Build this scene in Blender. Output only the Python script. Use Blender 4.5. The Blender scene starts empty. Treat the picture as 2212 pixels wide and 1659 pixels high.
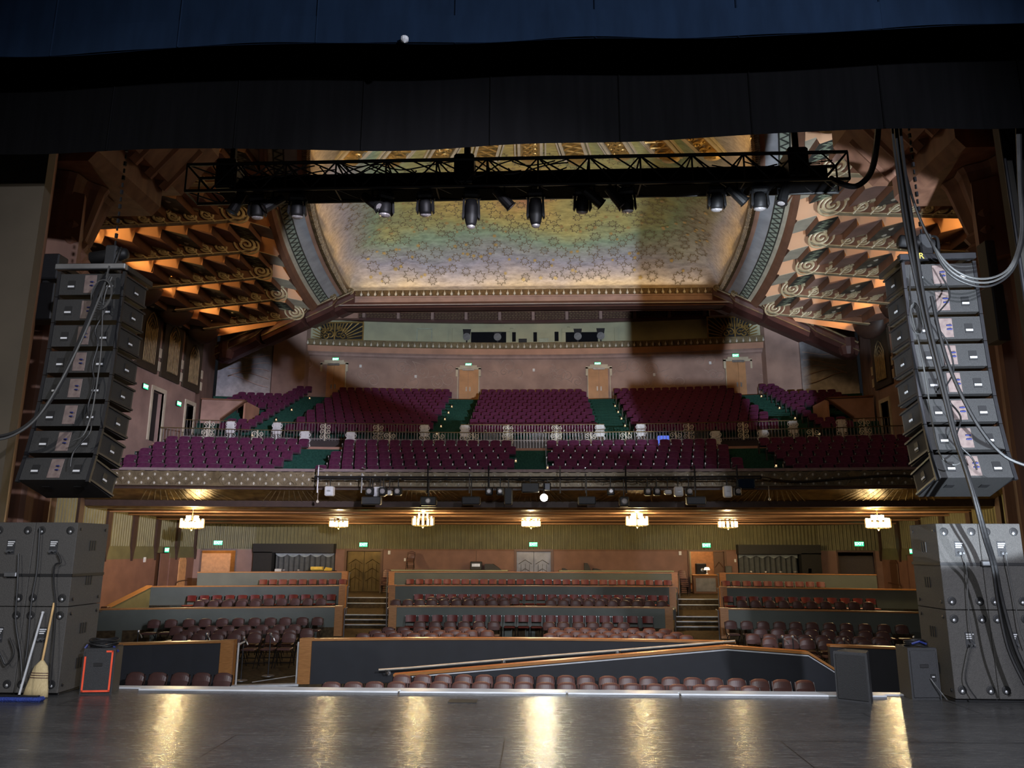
import bpy, math, random
from mathutils import Vector, Matrix
random.seed(7)
PI = math.pi
sc = bpy.context.scene
col = sc.collection

# ------------------------------------------------------------------ camera
W, H, F = 2212, 1659, 1640.0
CAM = Vector((0.31, 0.0, 1.65))
YAW, PITCH, ROLL = math.radians(2.0), math.atan((1187 - 829.5) / F), math.radians(0.15)
FW = Vector((-math.sin(YAW) * math.cos(PITCH), math.cos(YAW) * math.cos(PITCH), math.sin(PITCH)))
RT = Vector((math.cos(YAW), math.sin(YAW), 0))
UP = RT.cross(FW)
RT, UP = math.cos(ROLL) * RT + math.sin(ROLL) * UP, -math.sin(ROLL) * RT + math.cos(ROLL) * UP
cd = bpy.data.cameras.new('camera')
cd.sensor_fit = 'HORIZONTAL'; cd.sensor_width = 36; cd.lens = 36 * F / W
cd.clip_start = 0.05; cd.clip_end = 300
cam = bpy.data.objects.new('camera', cd); col.objects.link(cam)
cam.matrix_world = Matrix(((RT.x, UP.x, -FW.x, CAM.x), (RT.y, UP.y, -FW.y, CAM.y), (RT.z, UP.z, -FW.z, CAM.z), (0, 0, 0, 1)))
sc.camera = cam

# ------------------------------------------------------------------ view, world, work and fill lights
VIEW = sc.view_settings
sc.display_settings.display_device = 'sRGB'
VIEW.view_transform = 'Standard'; VIEW.look = 'None'; VIEW.gamma = 1.0; VIEW.use_curve_mapping = False
VIEW.exposure = 0.0
cy = sc.cycles
cy.max_bounces = 5; cy.diffuse_bounces = 3; cy.glossy_bounces = 3; cy.transmission_bounces = 4
cy.transparent_max_bounces = 6
cy.caustics_reflective = False; cy.caustics_refractive = False
cy.sample_clamp_indirect = 4.0
cy.use_denoising = True
wd = bpy.data.worlds.new('stage_house'); sc.world = wd; wd.use_nodes = True
bgn = wd.node_tree.nodes['Background']
bgn.inputs[0].default_value = (0.55, 0.62, 0.75, 1); bgn.inputs[1].default_value = 0.010

def light(name, kind, loc, power, color, target=None, size=None, size_y=None, angle=None, blend=0.3, radius=None, spread=None):
    l = bpy.data.lights.new(name, kind); l.energy = power; l.color = color
    o = bpy.data.objects.new(name, l); col.objects.link(o); o.location = loc
    if target is not None:
        o.rotation_euler = (Vector(target) - Vector(loc)).to_track_quat('-Z', 'Y').to_euler()
    if kind == 'AREA':
        l.shape = 'RECTANGLE' if size_y else 'SQUARE'; l.size = size
        if size_y: l.size_y = size_y
        if spread: l.spread = math.radians(spread)
    if kind == 'SPOT':
        l.spot_size = math.radians(angle); l.spot_blend = blend
    if radius is not None: l.shadow_soft_size = radius
    return o

WARM = (1.0, 0.72, 0.36)
AMBER = (1.0, 0.56, 0.19)
COOL = (0.78, 0.88, 1.0)
# stage work lights, up behind the camera on both sides, plus a centre fill
light('work_or_fill_light', 'SPOT', (6.0, -3.5, 5.6), 5200, (0.84, 0.87, 1.0), (-2.5, 16, 2.2), angle=66, blend=0.5, radius=0.12)
light('work_or_fill_light', 'SPOT', (-7.5, -2.0, 5.4), 900, (1.0, 0.95, 0.9), (-4, 10, 1.6), angle=62, blend=0.5, radius=0.12)
light('work_or_fill_light', 'SPOT', (0.5, -3.5, 5.0), 3000, (0.86, 0.92, 1.0), (0, 26, -0.6), angle=38, blend=0.6, radius=0.15)  # added fill that brightens the half walls and floor chairs
light('work_or_fill_light', 'AREA', (0, 1.0, 6.0), 300, (0.95, 0.97, 1.0), (0, 7, 0), size=3, spread=110)
# low flood on the stage that throws light up into the ceiling
# house downlight in the vault over the pit and the front rows
light('house_downlight', 'SPOT', (1.0, 21.5, 16.8), 14000, (1.0, 0.56, 0.26), (1.2, 18.5, -1.4), angle=42, blend=0.7, radius=0.15)
# (a focused profile lamp: the beam thins out linearly, shuttered to a wide low opening)
fl = light('floor_flood', 'SPOT', (4.70, 3.0, 0.35), 900, COOL, (4.6, 30, 13.1), angle=53, blend=0.10, radius=0.05)
fl.scale = (1, 0.55, 1)
seat_fill = light('work_or_fill_light', 'SPOT', (6.2, -3.0, 4.4), 1250, (0.86, 0.84, 1.0), (-13.5, 32, 5.2), angle=24, blend=1.0, radius=0.1)  # added fill that lifts the left balcony seats, beyond the work lights
fl2 = light('floor_flood', 'SPOT', (0.8, 2.5, 0.35), 560, COOL, (13.2, 31.5, 14.4), angle=18, blend=0.2, radius=0.05)
for q_ in (fl, fl2, seat_fill):
    q_.data.use_nodes = True
    _n = q_.data.node_tree.nodes; _f = _n.new('ShaderNodeLightFalloff'); _f.inputs['Strength'].default_value = 1.0
    q_.data.node_tree.links.new(_f.outputs['Linear'], _n['Emission'].inputs['Strength'])

# ------------------------------------------------------------------ pixel -> place
def ray(u, v): return FW + RT * ((u - W / 2) / F) + UP * ((H / 2 - v) / F)
def PY(u, v, y): d = ray(u, v); return CAM + d * (y / d.y)
def PZ(u, v, z): d = ray(u, v); return CAM + d * ((z - CAM.z) / d.z)
def PX(u, v, x): d = ray(u, v); return CAM + d * ((x - CAM.x) / d.x)

# ------------------------------------------------------------------ materials
MATS = {}
def nodes_of(m):
    m.use_nodes = True
    return m.node_tree.nodes, m.node_tree.links, m.node_tree.nodes['Principled BSDF']
def mat(name, c, rough=0.6, metal=0.0, c2=None, scale=6.0, stretch=(1, 1, 1), bump=0.0, bscale=None, emit=None, estr=0.0, detail=4.0, sheen=0.0, spec=0.5, coat=0.0):
    m = bpy.data.materials.new(name); n, l, b = nodes_of(m)
    b.inputs['Roughness'].default_value = rough; b.inputs['Metallic'].default_value = metal
    b.inputs['Specular IOR Level'].default_value = spec
    if sheen: b.inputs['Sheen Weight'].default_value = sheen
    if coat: b.inputs['Coat Weight'].default_value = coat
    b.inputs['Base Color'].default_value = (*c, 1)
    if c2 is None: c2 = tuple(min(1, x * 0.72) for x in c)
    tc = n.new('ShaderNodeTexCoord'); mp = n.new('ShaderNodeMapping'); mp.inputs['Scale'].default_value = stretch
    l.new(tc.outputs['Object'], mp.inputs['Vector'])
    nz = n.new('ShaderNodeTexNoise'); nz.inputs['Scale'].default_value = scale; nz.inputs['Detail'].default_value = detail
    l.new(mp.outputs['Vector'], nz.inputs['Vector'])
    rp = n.new('ShaderNodeValToRGB'); rp.color_ramp.elements[0].position = 0.3; rp.color_ramp.elements[1].position = 0.7
    rp.color_ramp.elements[0].color = (*c2, 1); rp.color_ramp.elements[1].color = (*c, 1)
    l.new(nz.outputs['Fac'], rp.inputs['Fac']); l.new(rp.outputs['Color'], b.inputs['Base Color'])
    if bump:
        bp = n.new('ShaderNodeBump'); bp.inputs['Strength'].default_value = bump; bp.inputs['Distance'].default_value = 0.02
        if bscale:
            nz2 = n.new('ShaderNodeTexNoise'); nz2.inputs['Scale'].default_value = bscale; nz2.inputs['Detail'].default_value = 3
            l.new(mp.outputs['Vector'], nz2.inputs['Vector']); l.new(nz2.outputs['Fac'], bp.inputs['Height'])
        else: l.new(nz.outputs['Fac'], bp.inputs['Height'])
        l.new(bp.outputs['Normal'], b.inputs['Normal'])
    if emit:
        b.inputs['Emission Color'].default_value = (*emit, 1); b.inputs['Emission Strength'].default_value = estr
    MATS[name] = m
    return m

def stage_paint():
    m = bpy.data.materials.new('stage_paint'); n, l, b = nodes_of(m)
    tc = n.new('ShaderNodeTexCoord')
    def noise(scale, st, detail=5, rough=0.6):
        mp = n.new('ShaderNodeMapping'); mp.inputs['Scale'].default_value = st; l.new(tc.outputs['Object'], mp.inputs['Vector'])
        z = n.new('ShaderNodeTexNoise'); z.inputs['Scale'].default_value = scale; z.inputs['Detail'].default_value = detail; z.inputs['Roughness'].default_value = rough
        l.new(mp.outputs['Vector'], z.inputs['Vector']); return z
    def ramp(src, a, b_, ca, cb):
        r = n.new('ShaderNodeValToRGB'); e = r.color_ramp.elements; e[0].position = a; e[1].position = b_
        e[0].color = (*ca, 1); e[1].color = (*cb, 1); l.new(src, r.inputs['Fac']); return r
    def mix(f, a, b_):
        x = n.new('ShaderNodeMix'); x.data_type = 'RGBA'; l.new(f, x.inputs[0]); l.new(a, x.inputs[6])
        if isinstance(b_, tuple): x.inputs[7].default_value = (*b_, 1)
        else: l.new(b_, x.inputs[7])
        return x.outputs[2]
    base = ramp(noise(1.6, (0.35, 1.6, 1)).outputs['Fac'], 0.3, 0.72, (0.030, 0.030, 0.032), (0.075, 0.074, 0.075))
    grain = noise(9, (0.5, 7, 1), 6, 0.75)
    c = mix(ramp(grain.outputs['Fac'], 0.48, 0.66, (0, 0, 0), (0.5, 0.5, 0.5)).outputs[0], base.outputs[0], (0.16, 0.157, 0.15))
    scuff = ramp(noise(3.1, (1.0, 9.0, 1), 3, 0.5).outputs['Fac'], 0.735, 0.76, (0, 0, 0), (0.7, 0.7, 0.7))
    c = mix(scuff.outputs[0], c, (0.34, 0.33, 0.31))
    br = n.new('ShaderNodeTexBrick'); br.inputs['Scale'].default_value = 1.0; br.inputs['Mortar Size'].default_value = 0.006
    br.inputs['Brick Width'].default_value = 2.44; br.inputs['Row Height'].default_value = 1.22; br.inputs['Color1'].default_value = (0, 0, 0, 1); br.inputs['Color2'].default_value = (0, 0, 0, 1); br.inputs['Mortar'].default_value = (1, 1, 1, 1)
    l.new(tc.outputs['Object'], br.inputs['Vector'])
    c = mix(br.outputs['Color'], c, (0.006, 0.006, 0.007))
    l.new(c, b.inputs['Base Color'])
    rr = ramp(grain.outputs['Fac'], 0.3, 0.7, (0.20, 0.20, 0.20), (0.30, 0.30, 0.30)); l.new(rr.outputs[0], b.inputs['Roughness'])
    b.inputs['Specular IOR Level'].default_value = 0.6
    # boards brushed across the stage: fine ridges along x
    bp = n.new('ShaderNodeBump'); bp.inputs['Strength'].default_value = 1.0; bp.inputs['Distance'].default_value = 0.0045
    l.new(noise(10, (0.22, 4.5, 1), 3, 0.6).outputs['Fac'], bp.inputs['Height']); l.new(bp.outputs['Normal'], b.inputs['Normal'])
    return m

def dome_paint():
    """cloud-like bands of paint that follow the height of the vault, mottled"""
    m = bpy.data.materials.new('dome_paint'); n, l, b = nodes_of(m)
    tc = n.new('ShaderNodeTexCoord'); sp = n.new('ShaderNodeSeparateXYZ'); l.new(tc.outputs['Object'], sp.inputs[0])
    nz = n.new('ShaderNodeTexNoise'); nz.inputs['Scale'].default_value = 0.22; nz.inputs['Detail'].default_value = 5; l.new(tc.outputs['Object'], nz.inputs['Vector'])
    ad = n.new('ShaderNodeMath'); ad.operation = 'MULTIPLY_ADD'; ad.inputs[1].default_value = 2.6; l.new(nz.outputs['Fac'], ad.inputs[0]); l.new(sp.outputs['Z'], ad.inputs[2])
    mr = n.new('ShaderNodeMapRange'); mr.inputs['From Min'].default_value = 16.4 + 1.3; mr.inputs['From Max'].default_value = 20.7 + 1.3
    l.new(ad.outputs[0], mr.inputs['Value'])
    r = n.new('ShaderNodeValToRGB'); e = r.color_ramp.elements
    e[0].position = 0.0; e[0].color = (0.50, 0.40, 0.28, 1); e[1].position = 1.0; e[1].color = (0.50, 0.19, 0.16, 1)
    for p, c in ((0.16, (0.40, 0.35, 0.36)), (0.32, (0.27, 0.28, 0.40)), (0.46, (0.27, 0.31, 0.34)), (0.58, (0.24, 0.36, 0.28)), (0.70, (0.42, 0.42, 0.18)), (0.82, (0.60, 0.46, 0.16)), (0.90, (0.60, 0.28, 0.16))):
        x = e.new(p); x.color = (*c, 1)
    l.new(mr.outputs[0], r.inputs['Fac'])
    mp = n.new('ShaderNodeMapping'); mp.inputs['Scale'].default_value = (1, 3, 3); l.new(tc.outputs['Object'], mp.inputs['Vector'])
    n2 = n.new('ShaderNodeTexNoise'); n2.inputs['Scale'].default_value = 1.7; n2.inputs['Detail'].default_value = 7; n2.inputs['Roughness'].default_value = 0.75; l.new(mp.outputs['Vector'], n2.inputs['Vector'])
    r2 = n.new('ShaderNodeValToRGB'); r2.color_ramp.elements[0].position = 0.3; r2.color_ramp.elements[1].position = 0.68
    r2.color_ramp.elements[0].color = (0.5, 0.48, 0.45, 1); r2.color_ramp.elements[1].color = (1.15, 1.12, 1.05, 1); l.new(n2.outputs['Fac'], r2.inputs['Fac'])
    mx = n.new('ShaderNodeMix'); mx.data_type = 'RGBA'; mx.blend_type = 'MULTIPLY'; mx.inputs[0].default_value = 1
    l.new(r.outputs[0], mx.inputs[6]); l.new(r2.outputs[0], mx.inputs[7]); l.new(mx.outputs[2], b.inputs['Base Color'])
    b.inputs['Roughness'].default_value = 0.75
    return m

M = {
 'stage': stage_paint(), 'dome': dome_paint(),
 'black': mat('black_paint', (0.012, 0.012, 0.013), 0.55),
 'blackcloth': mat('black_velour', (0.0045, 0.0045, 0.005), 0.95, scale=2, stretch=(6, 1, 0.4), spec=0.05),
 'navycloth': mat('navy_cloth', (0.009, 0.021, 0.046), 0.9, scale=2, stretch=(3, 1, 0.6), spec=0.1),
 'cab': mat('speaker_cabinet_paint', (0.075, 0.071, 0.066), 0.62, c2=(0.055, 0.052, 0.049), scale=60, bump=0.4, bscale=140),
 'cabarray': mat('array_cabinet_paint', (0.034, 0.034, 0.034), 0.5, c2=(0.026, 0.026, 0.026), scale=40, bump=0.3, bscale=140),
 'cabdark': mat('speaker_cabinet_black', (0.030, 0.031, 0.034), 0.55, scale=50, bump=0.3, bscale=140),
 'grille': mat('speaker_grille', (0.018, 0.018, 0.019), 0.7, scale=80, bump=0.5, bscale=200),
 'steel': mat('bare_steel', (0.55, 0.56, 0.58), 0.35, 0.9),
 'darksteel': mat('dark_steel', (0.05, 0.05, 0.055), 0.4, 0.7),
 'plate': mat('amplifier_plate', (0.24, 0.185, 0.165), 0.5, 0.1, c2=(0.15, 0.105, 0.10), scale=14),
 'rubber': mat('cable_rubber', (0.016, 0.016, 0.017), 0.5),
 'greycable': mat('grey_cable', (0.085, 0.085, 0.083), 0.5),
 'bluecon': mat('blue_plug', (0.025, 0.04, 0.20), 0.4),
 'white': mat('white_paint', (0.75, 0.76, 0.78), 0.5),
 'nosing': mat('aluminium_nosing', (0.80, 0.83, 0.88), 0.35, 0.25, scale=8, stretch=(0.5, 4, 4)),
 'orangetape': mat('orange_tape', (0.95, 0.10, 0.04), 0.6, emit=(1, 0.08, 0.03), estr=0.0),
 'navywall': mat('navy_painted_panel', (0.013, 0.016, 0.024), 0.6, c2=(0.010, 0.012, 0.018), scale=3),
 'greenwall': mat('green_painted_panel', (0.120, 0.138, 0.118), 0.5, c2=(0.092, 0.108, 0.092), scale=1.3),
 'oak': mat('oak_cap', (0.52, 0.235, 0.07), 0.36, c2=(0.36, 0.15, 0.04), scale=5, stretch=(1, 6, 14), coat=0.3),
 'darkwood': mat('dark_wood', (0.12, 0.055, 0.028), 0.45, scale=5, stretch=(1, 6, 14)),
 'carpetgreen': mat('green_carpet', (0.022, 0.075, 0.058), 0.95, c2=(0.012, 0.045, 0.035), scale=14, spec=0.1),
 'carpetbrown': mat('patterned_brown_carpet', (0.105, 0.075, 0.04), 0.95, c2=(0.05, 0.036, 0.022), scale=9, spec=0.1),
 'pitfloor': mat('dark_pit_floor', (0.03, 0.028, 0.027), 0.7),
 'wain': mat('rose_brown_wainscot', (0.22, 0.112, 0.080), 0.6, c2=(0.17, 0.085, 0.062), scale=2),
 'flute': mat('olive_fluted_plaster', (0.145, 0.135, 0.064), 0.6, c2=(0.105, 0.098, 0.048), scale=2),
 'soffit': mat('terracotta_soffit', (0.36, 0.20, 0.115), 0.6, c2=(0.26, 0.14, 0.08), scale=1.4),
 'gild': mat('gilded_plaster', (0.22, 0.15, 0.055), 0.30, 0.6, c2=(0.09, 0.055, 0.02), scale=3, bump=0.6),
 'gilddark': mat('aged_gilding', (0.25, 0.19, 0.10), 0.5, 0.3, c2=(0.13, 0.095, 0.05), scale=5, bump=0.3),
 'scale': mat('balcony_relief', (0.25, 0.195, 0.115), 0.45, 0.25, c2=(0.14, 0.105, 0.06), scale=3, bump=0.3),
 'ledge': mat('mauve_ledge', (0.27, 0.20, 0.20), 0.5),
 'darkledge': mat('dark_brown_moulding', (0.055, 0.030, 0.022), 0.5),
 'seat': mat('plum_velvet', (0.098, 0.021, 0.062), 0.9, c2=(0.068, 0.013, 0.042), scale=9, sheen=0.1, spec=0.15),
 'seatarm': mat('dark_armrest', (0.03, 0.018, 0.018), 0.35),
 'seatmetal': mat('seat_standard_metal', (0.38, 0.36, 0.36), 0.35, 0.6),
 'pad': mat('brown_vinyl', (0.140, 0.070, 0.062), 0.42, c2=(0.10, 0.050, 0.045), scale=5),
 'padred': mat('red_vinyl', (0.19, 0.028, 0.022), 0.45, c2=(0.13, 0.018, 0.016), scale=5),
 'frame': mat('dark_chair_frame', (0.028, 0.025, 0.025), 0.35, 0.5),
 'relief': mat('rose_plaster', (0.36, 0.240, 0.200), 0.8, c2=(0.22, 0.145, 0.125), scale=0.9, detail=8, bump=0.25),
 'reliefline': mat('plaster_swirl', (0.40, 0.29, 0.25), 0.8, scale=2),
 'salmon': mat('salmon_plaster', (0.50, 0.27, 0.18), 0.75, scale=1),
 'celadon': mat('celadon_plaster', (0.42, 0.42, 0.28), 0.8, c2=(0.30, 0.31, 0.22), scale=0.8, detail=8),
 'mauve': mat('mauve_moulding', (0.36, 0.24, 0.21), 0.6, scale=2),
 'maroon': mat('maroon_moulding', (0.085, 0.035, 0.030), 0.45, scale=2),
 'drop': mat('ivory_drop', (0.70, 0.66, 0.56), 0.5),
 'tan': mat('tan_door_paint', (0.50, 0.26, 0.12), 0.5, scale=1.5),
 'brass': mat('brass_door', (0.15, 0.105, 0.040), 0.35, 0.6, c2=(0.08, 0.054, 0.02), scale=3),
 'pewter': mat('grey_door', (0.22, 0.22, 0.235), 0.4, 0.4, c2=(0.13, 0.13, 0.145), scale=3),
 'cream': mat('cream_panel', (0.56, 0.50, 0.38), 0.7, scale=2),
 'pink': mat('pink_panel', (0.42, 0.26, 0.21), 0.7, scale=2),
 'rose': mat('rose_panel', (0.40, 0.225, 0.17), 0.7, scale=2),
 'brown': mat('brown_rib', (0.20, 0.095, 0.055), 0.7, scale=2),
 'zig': mat('zigzag_panel_ground', (0.045, 0.048, 0.04), 0.6),
 'zigline': mat('sage_zigzag', (0.36, 0.43, 0.30), 0.6),
 'jewel': mat('dark_ornament_panel', (0.075, 0.075, 0.072), 0.4, 0.2, c2=(0.16, 0.155, 0.13), scale=3, bump=0.5),
 'plaster': mat('apricot_plaster', (0.66, 0.38, 0.22), 0.75, c2=(0.66, 0.38, 0.22), scale=2, stretch=(0.3, 1, 6)),
 'ivory': mat('ivory_scrollwork', (0.56, 0.49, 0.33), 0.45, 0.15, c2=(0.40, 0.33, 0.2), scale=4),
 'ringgrey': mat('grey_blue_band', (0.40, 0.40, 0.42), 0.7, scale=1.5),
 'ringsage': mat('sage_band', (0.38, 0.42, 0.33), 0.7),
 'rope': mat('bronze_rope', (0.20, 0.13, 0.06), 0.45, 0.4, c2=(0.08, 0.05, 0.025), scale=5, stretch=(1, 1, 1), bump=0.8),
 'column': mat('copper_rose_column', (0.30, 0.15, 0.095), 0.6, c2=(0.18, 0.085, 0.055), scale=1.2, stretch=(4, 4, 0.4)),
 'beige': mat('beige_stage_wall', (0.095, 0.076, 0.052), 0.7, scale=1),
 'sidecloth': mat('dark_side_masking', (0.036, 0.033, 0.028), 0.85, scale=2, stretch=(4, 4, 0.4)),
 'organ': mat('dark_organ_screen', (0.045, 0.033, 0.02), 0.6, scale=3),
 'gold': mat('gold_leaf', (0.50, 0.34, 0.12), 0.4, 0.6, c2=(0.30, 0.19, 0.06), scale=3),
 'goldstar': mat('gold_star_paint', (0.42, 0.30, 0.12), 0.5, 0.2),
 'greystar': mat('umber_star_line', (0.13, 0.095, 0.055), 0.6),
 'paperyellow': mat('yellow_card', (0.75, 0.55, 0.10), 0.6),
 'lens': mat('moving_light_lens', (0.55, 0.52, 0.52), 0.25, 0.1, scale=60, c2=(0.25, 0.24, 0.24)),
 'blueglass': mat('blue_lens', (0.10, 0.24, 0.42), 0.1, 0.3),
 'glass': mat('booth_glass', (0.01, 0.012, 0.016), 0.05),
 'curtain': mat('grey_curtain', (0.085, 0.095, 0.105), 0.9),
 'broomstraw': mat('broom_straw', (0.62, 0.50, 0.28), 0.8, c2=(0.42, 0.32, 0.16), scale=30, stretch=(8, 8, 0.6)),
 'stick': mat('varnished_broom_handle', (0.72, 0.46, 0.20), 0.4),
 'stickwhite': mat('grey_mop_handle', (0.52, 0.53, 0.55), 0.4),
 'mopblue': mat('blue_mop_fringe', (0.025, 0.055, 0.30), 0.9, scale=30, bump=1.0, bscale=60),
 'lobby': mat('lobby_wall', (0.62, 0.32, 0.14), 0.7),
 'glowwarm': mat('chandelier_glass', (0.9, 0.8, 0.6), 0.3, emit=(1.0, 0.80, 0.42), estr=14),
 'glowspot': mat('lit_spotlight_lens', (1, 0.95, 0.8), 0.3, emit=(1.0, 0.90, 0.62), estr=120),
 'exitgreen': mat('exit_sign_face', (0.0, 0.12, 0.05), 0.4, emit=(0.02, 0.85, 0.30), estr=1.6),
 'exitletter': mat('exit_sign_letters', (0.6, 1, 0.8), 0.4, emit=(0.55, 1.0, 0.75), estr=3.0),
 'aislelamp': mat('aisle_lamp_face', (1, 0.8, 0.5), 0.4, emit=(1.0, 0.72, 0.38), estr=0.9),
 'tubglow': mat('glowing_tub_blue', (0.05, 0.1, 0.5), 0.3, emit=(0.12, 0.2, 0.9), estr=0.8),
}

# ------------------------------------------------------------------ mesh builder
class MB:
    def __init__(s): s.v = []; s.f = []; s.m = []; s.cur = 0
    def add(s, vs, fs):
        k = len(s.v); s.v += [tuple(x) for x in vs]; s.f += [tuple(i + k for i in f) for f in fs]; s.m += [s.cur] * len(fs); return s
    def slot(s, i): s.cur = i; return s
    def box(s, a, b, rot=None, org=None):
        x0, y0, z0 = a; x1, y1, z1 = b
        vs = [Vector(p) for p in ((x0, y0, z0), (x1, y0, z0), (x1, y1, z0), (x0, y1, z0), (x0, y0, z1), (x1, y0, z1), (x1, y1, z1), (x0, y1, z1))]
        if rot is not None:
            o = Vector(org) if org is not None else Vector(((x0 + x1) / 2, (y0 + y1) / 2, (z0 + z1) / 2))
            vs = [rot @ (p - o) + o for p in vs]
        return s.add(vs, [(0, 3, 2, 1), (4, 5, 6, 7), (0, 1, 5, 4), (1, 2, 6, 5), (2, 3, 7, 6), (3, 0, 4, 7)])
    def bbox(s, a, b, c=0.02):
        """box with chamfered edges"""
        x0, y0, z0 = a; x1, y1, z1 = b; vs = []
        for sx in (0, 1):
            for sy in (0, 1):
                for sz in (0, 1):
                    X = (x1 if sx else x0); Y = (y1 if sy else y0); Z = (z1 if sz else z0)
                    dx = -c if sx else c; dy = -c if sy else c; dz = -c if sz else c
                    vs += [(X, Y + dy, Z + dz), (X + dx, Y, Z + dz), (X + dx, Y + dy, Z)]
        I = lambda sx, sy, sz, k: (sx * 4 + sy * 2 + sz) * 3 + k
        fs = []
        fs += [(I(0, 0, 0, 0), I(0, 0, 1, 0), I(0, 1, 1, 0), I(0, 1, 0, 0)), (I(1, 0, 0, 0), I(1, 1, 0, 0), I(1, 1, 1, 0), I(1, 0, 1, 0))]
        fs += [(I(0, 0, 0, 1), I(1, 0, 0, 1), I(1, 0, 1, 1), I(0, 0, 1, 1)), (I(0, 1, 0, 1), I(0, 1, 1, 1), I(1, 1, 1, 1), I(1, 1, 0, 1))]
        fs += [(I(0, 0, 0, 2), I(0, 1, 0, 2), I(1, 1, 0, 2), I(1, 0, 0, 2)), (I(0, 0, 1, 2), I(1, 0, 1, 2), I(1, 1, 1, 2), I(0, 1, 1, 2))]
        for p in (0, 1):
            for q in (0, 1):
                fs.append((I(0, p, q, 1), I(1, p, q, 1), I(1, p, q, 2), I(0, p, q, 2)))
                fs.append((I(p, 0, q, 0), I(p, 1, q, 0), I(p, 1, q, 2), I(p, 0, q, 2)))
                fs.append((I(p, q, 0, 0), I(p, q, 1, 0), I(p, q, 1, 1), I(p, q, 0, 1)))
                for r in (0, 1): fs.append((I(p, q, r, 0), I(p, q, r, 1), I(p, q, r, 2)))
                
        return s.add(vs, list(dict.fromkeys(fs)))
    def prism(s, poly, axis, a, b):
        """polygon (2-D) extruded along axis from a to b. axis 'y': poly is (x, z); 'x': (y, z); 'z': (x, y)"""
        def P(p, t): return {'y': (p[0], t, p[1]), 'x': (t, p[0], p[1]), 'z': (p[0], p[1], t)}[axis]
        n = len(poly)
        return s.add([P(p, a) for p in poly] + [P(p, b) for p in poly],
                     [tuple(range(n))[::-1], tuple(range(n, 2 * n))] + [(i, (i + 1) % n, n + (i + 1) % n, n + i) for i in range(n)])
    def tube(s, pts, r, n=6, caps=True, r2=None):
        pts = [Vector(p) for p in pts]; rings = []; prev = None
        for i, p in enumerate(pts):
            t = (pts[min(i + 1, len(pts) - 1)] - pts[max(i - 1, 0)]).normalized()
            if prev is None:
                a = Vector((0, 0, 1)) if abs(t.z) < 0.9 else Vector((1, 0, 0)); u = t.cross(a).normalized()
            else:
                u = (prev - t * prev.dot(t))
                u = u.normalized() if u.length > 1e-6 else t.orthogonal().normalized()
            prev = u; w = t.cross(u)
            rr = r if r2 is None else r + (r2 - r) * i / max(1, len(pts) - 1)
            rings.append([p + (u * math.cos(2 * PI * k / n) + w * math.sin(2 * PI * k / n)) * rr for k in range(n)])
        vs = [q for g in rings for q in g]; fs = []
        for i in range(len(rings) - 1):
            for k in range(n): fs.append((i * n + k, i * n + (k + 1) % n, (i + 1) * n + (k + 1) % n, (i + 1) * n + k))
        if caps: fs += [tuple(range(n))[::-1], tuple(range((len(rings) - 1) * n, len(rings) * n))]
        return s.add(vs, fs)
    def lathe(s, prof, c=(0, 0, 0), n=16, rot=None):
        """profile of (r, z) turned about z"""
        c = Vector(c); vs = []; fs = []
        for r, z in prof:
            for k in range(n):
                p = Vector((r * math.cos(2 * PI * k / n), r * math.sin(2 * PI * k / n), z))
                vs.append((rot @ p if rot is not None else p) + c)
        for i in range(len(prof) - 1):
            for k in range(n): fs.append((i * n + k, i * n + (k + 1) % n, (i + 1) * n + (k + 1) % n, (i + 1) * n + k))
        fs += [tuple(range(n))[::-1], tuple(range((len(prof) - 1) * n, len(prof) * n))]
        return s.add(vs, fs)
    def grid(s, f, nu, nv):
        vs = [f(i / nu, j / nv) for j in range(nv + 1) for i in range(nu + 1)]
        return s.add(vs, [(j * (nu + 1) + i, j * (nu + 1) + i + 1, (j + 1) * (nu + 1) + i + 1, (j + 1) * (nu + 1) + i) for j in range(nv) for i in range(nu)])
    def ribbon(s, a, b):
        """quads between two equal-length polylines"""
        n = len(a)
        return s.add(list(a) + list(b), [(i, i + 1, n + i + 1, n + i) for i in range(n - 1)])
    def sweep(s, prof, path, close=True):
        """prof: function index,point -> list of 3-D points for each path entry; joins successive sections"""
        secs = [prof(p) for p in path]; n = len(secs[0]); vs = [q for g in secs for q in g]; fs = []
        for i in range(len(secs) - 1):
            for k in range(n if close else n - 1):
                fs.append((i * n + k, i * n + (k + 1) % n, (i + 1) * n + (k + 1) % n, (i + 1) * n + k))
        if close: fs += [tuple(range(n))[::-1], tuple(range((len(secs) - 1) * n, len(secs) * n))]
        return s.add(vs, fs)
    def mesh(s, name, mats, smooth=False):
        me = bpy.data.meshes.new(name); me.from_pydata(s.v, [], s.f)
        for m in (mats if isinstance(mats, (list, tuple)) else [mats]): me.materials.append(M[m] if isinstance(m, str) else m)
        if any(s.m): me.polygons.foreach_set('material_index', s.m)
        if smooth: me.polygons.foreach_set('use_smooth', [True] * len(s.f))
        me.validate(); me.update()
        return me
    def build(s, name, mats, parent=None, loc=(0, 0, 0), rot=(0, 0, 0), smooth=False):
        o = bpy.data.objects.new(name, s.mesh(name, mats, smooth)); col.objects.link(o)
        o.location = loc; o.rotation_euler = rot
        if parent is not None: o.parent = parent
        return o

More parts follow.
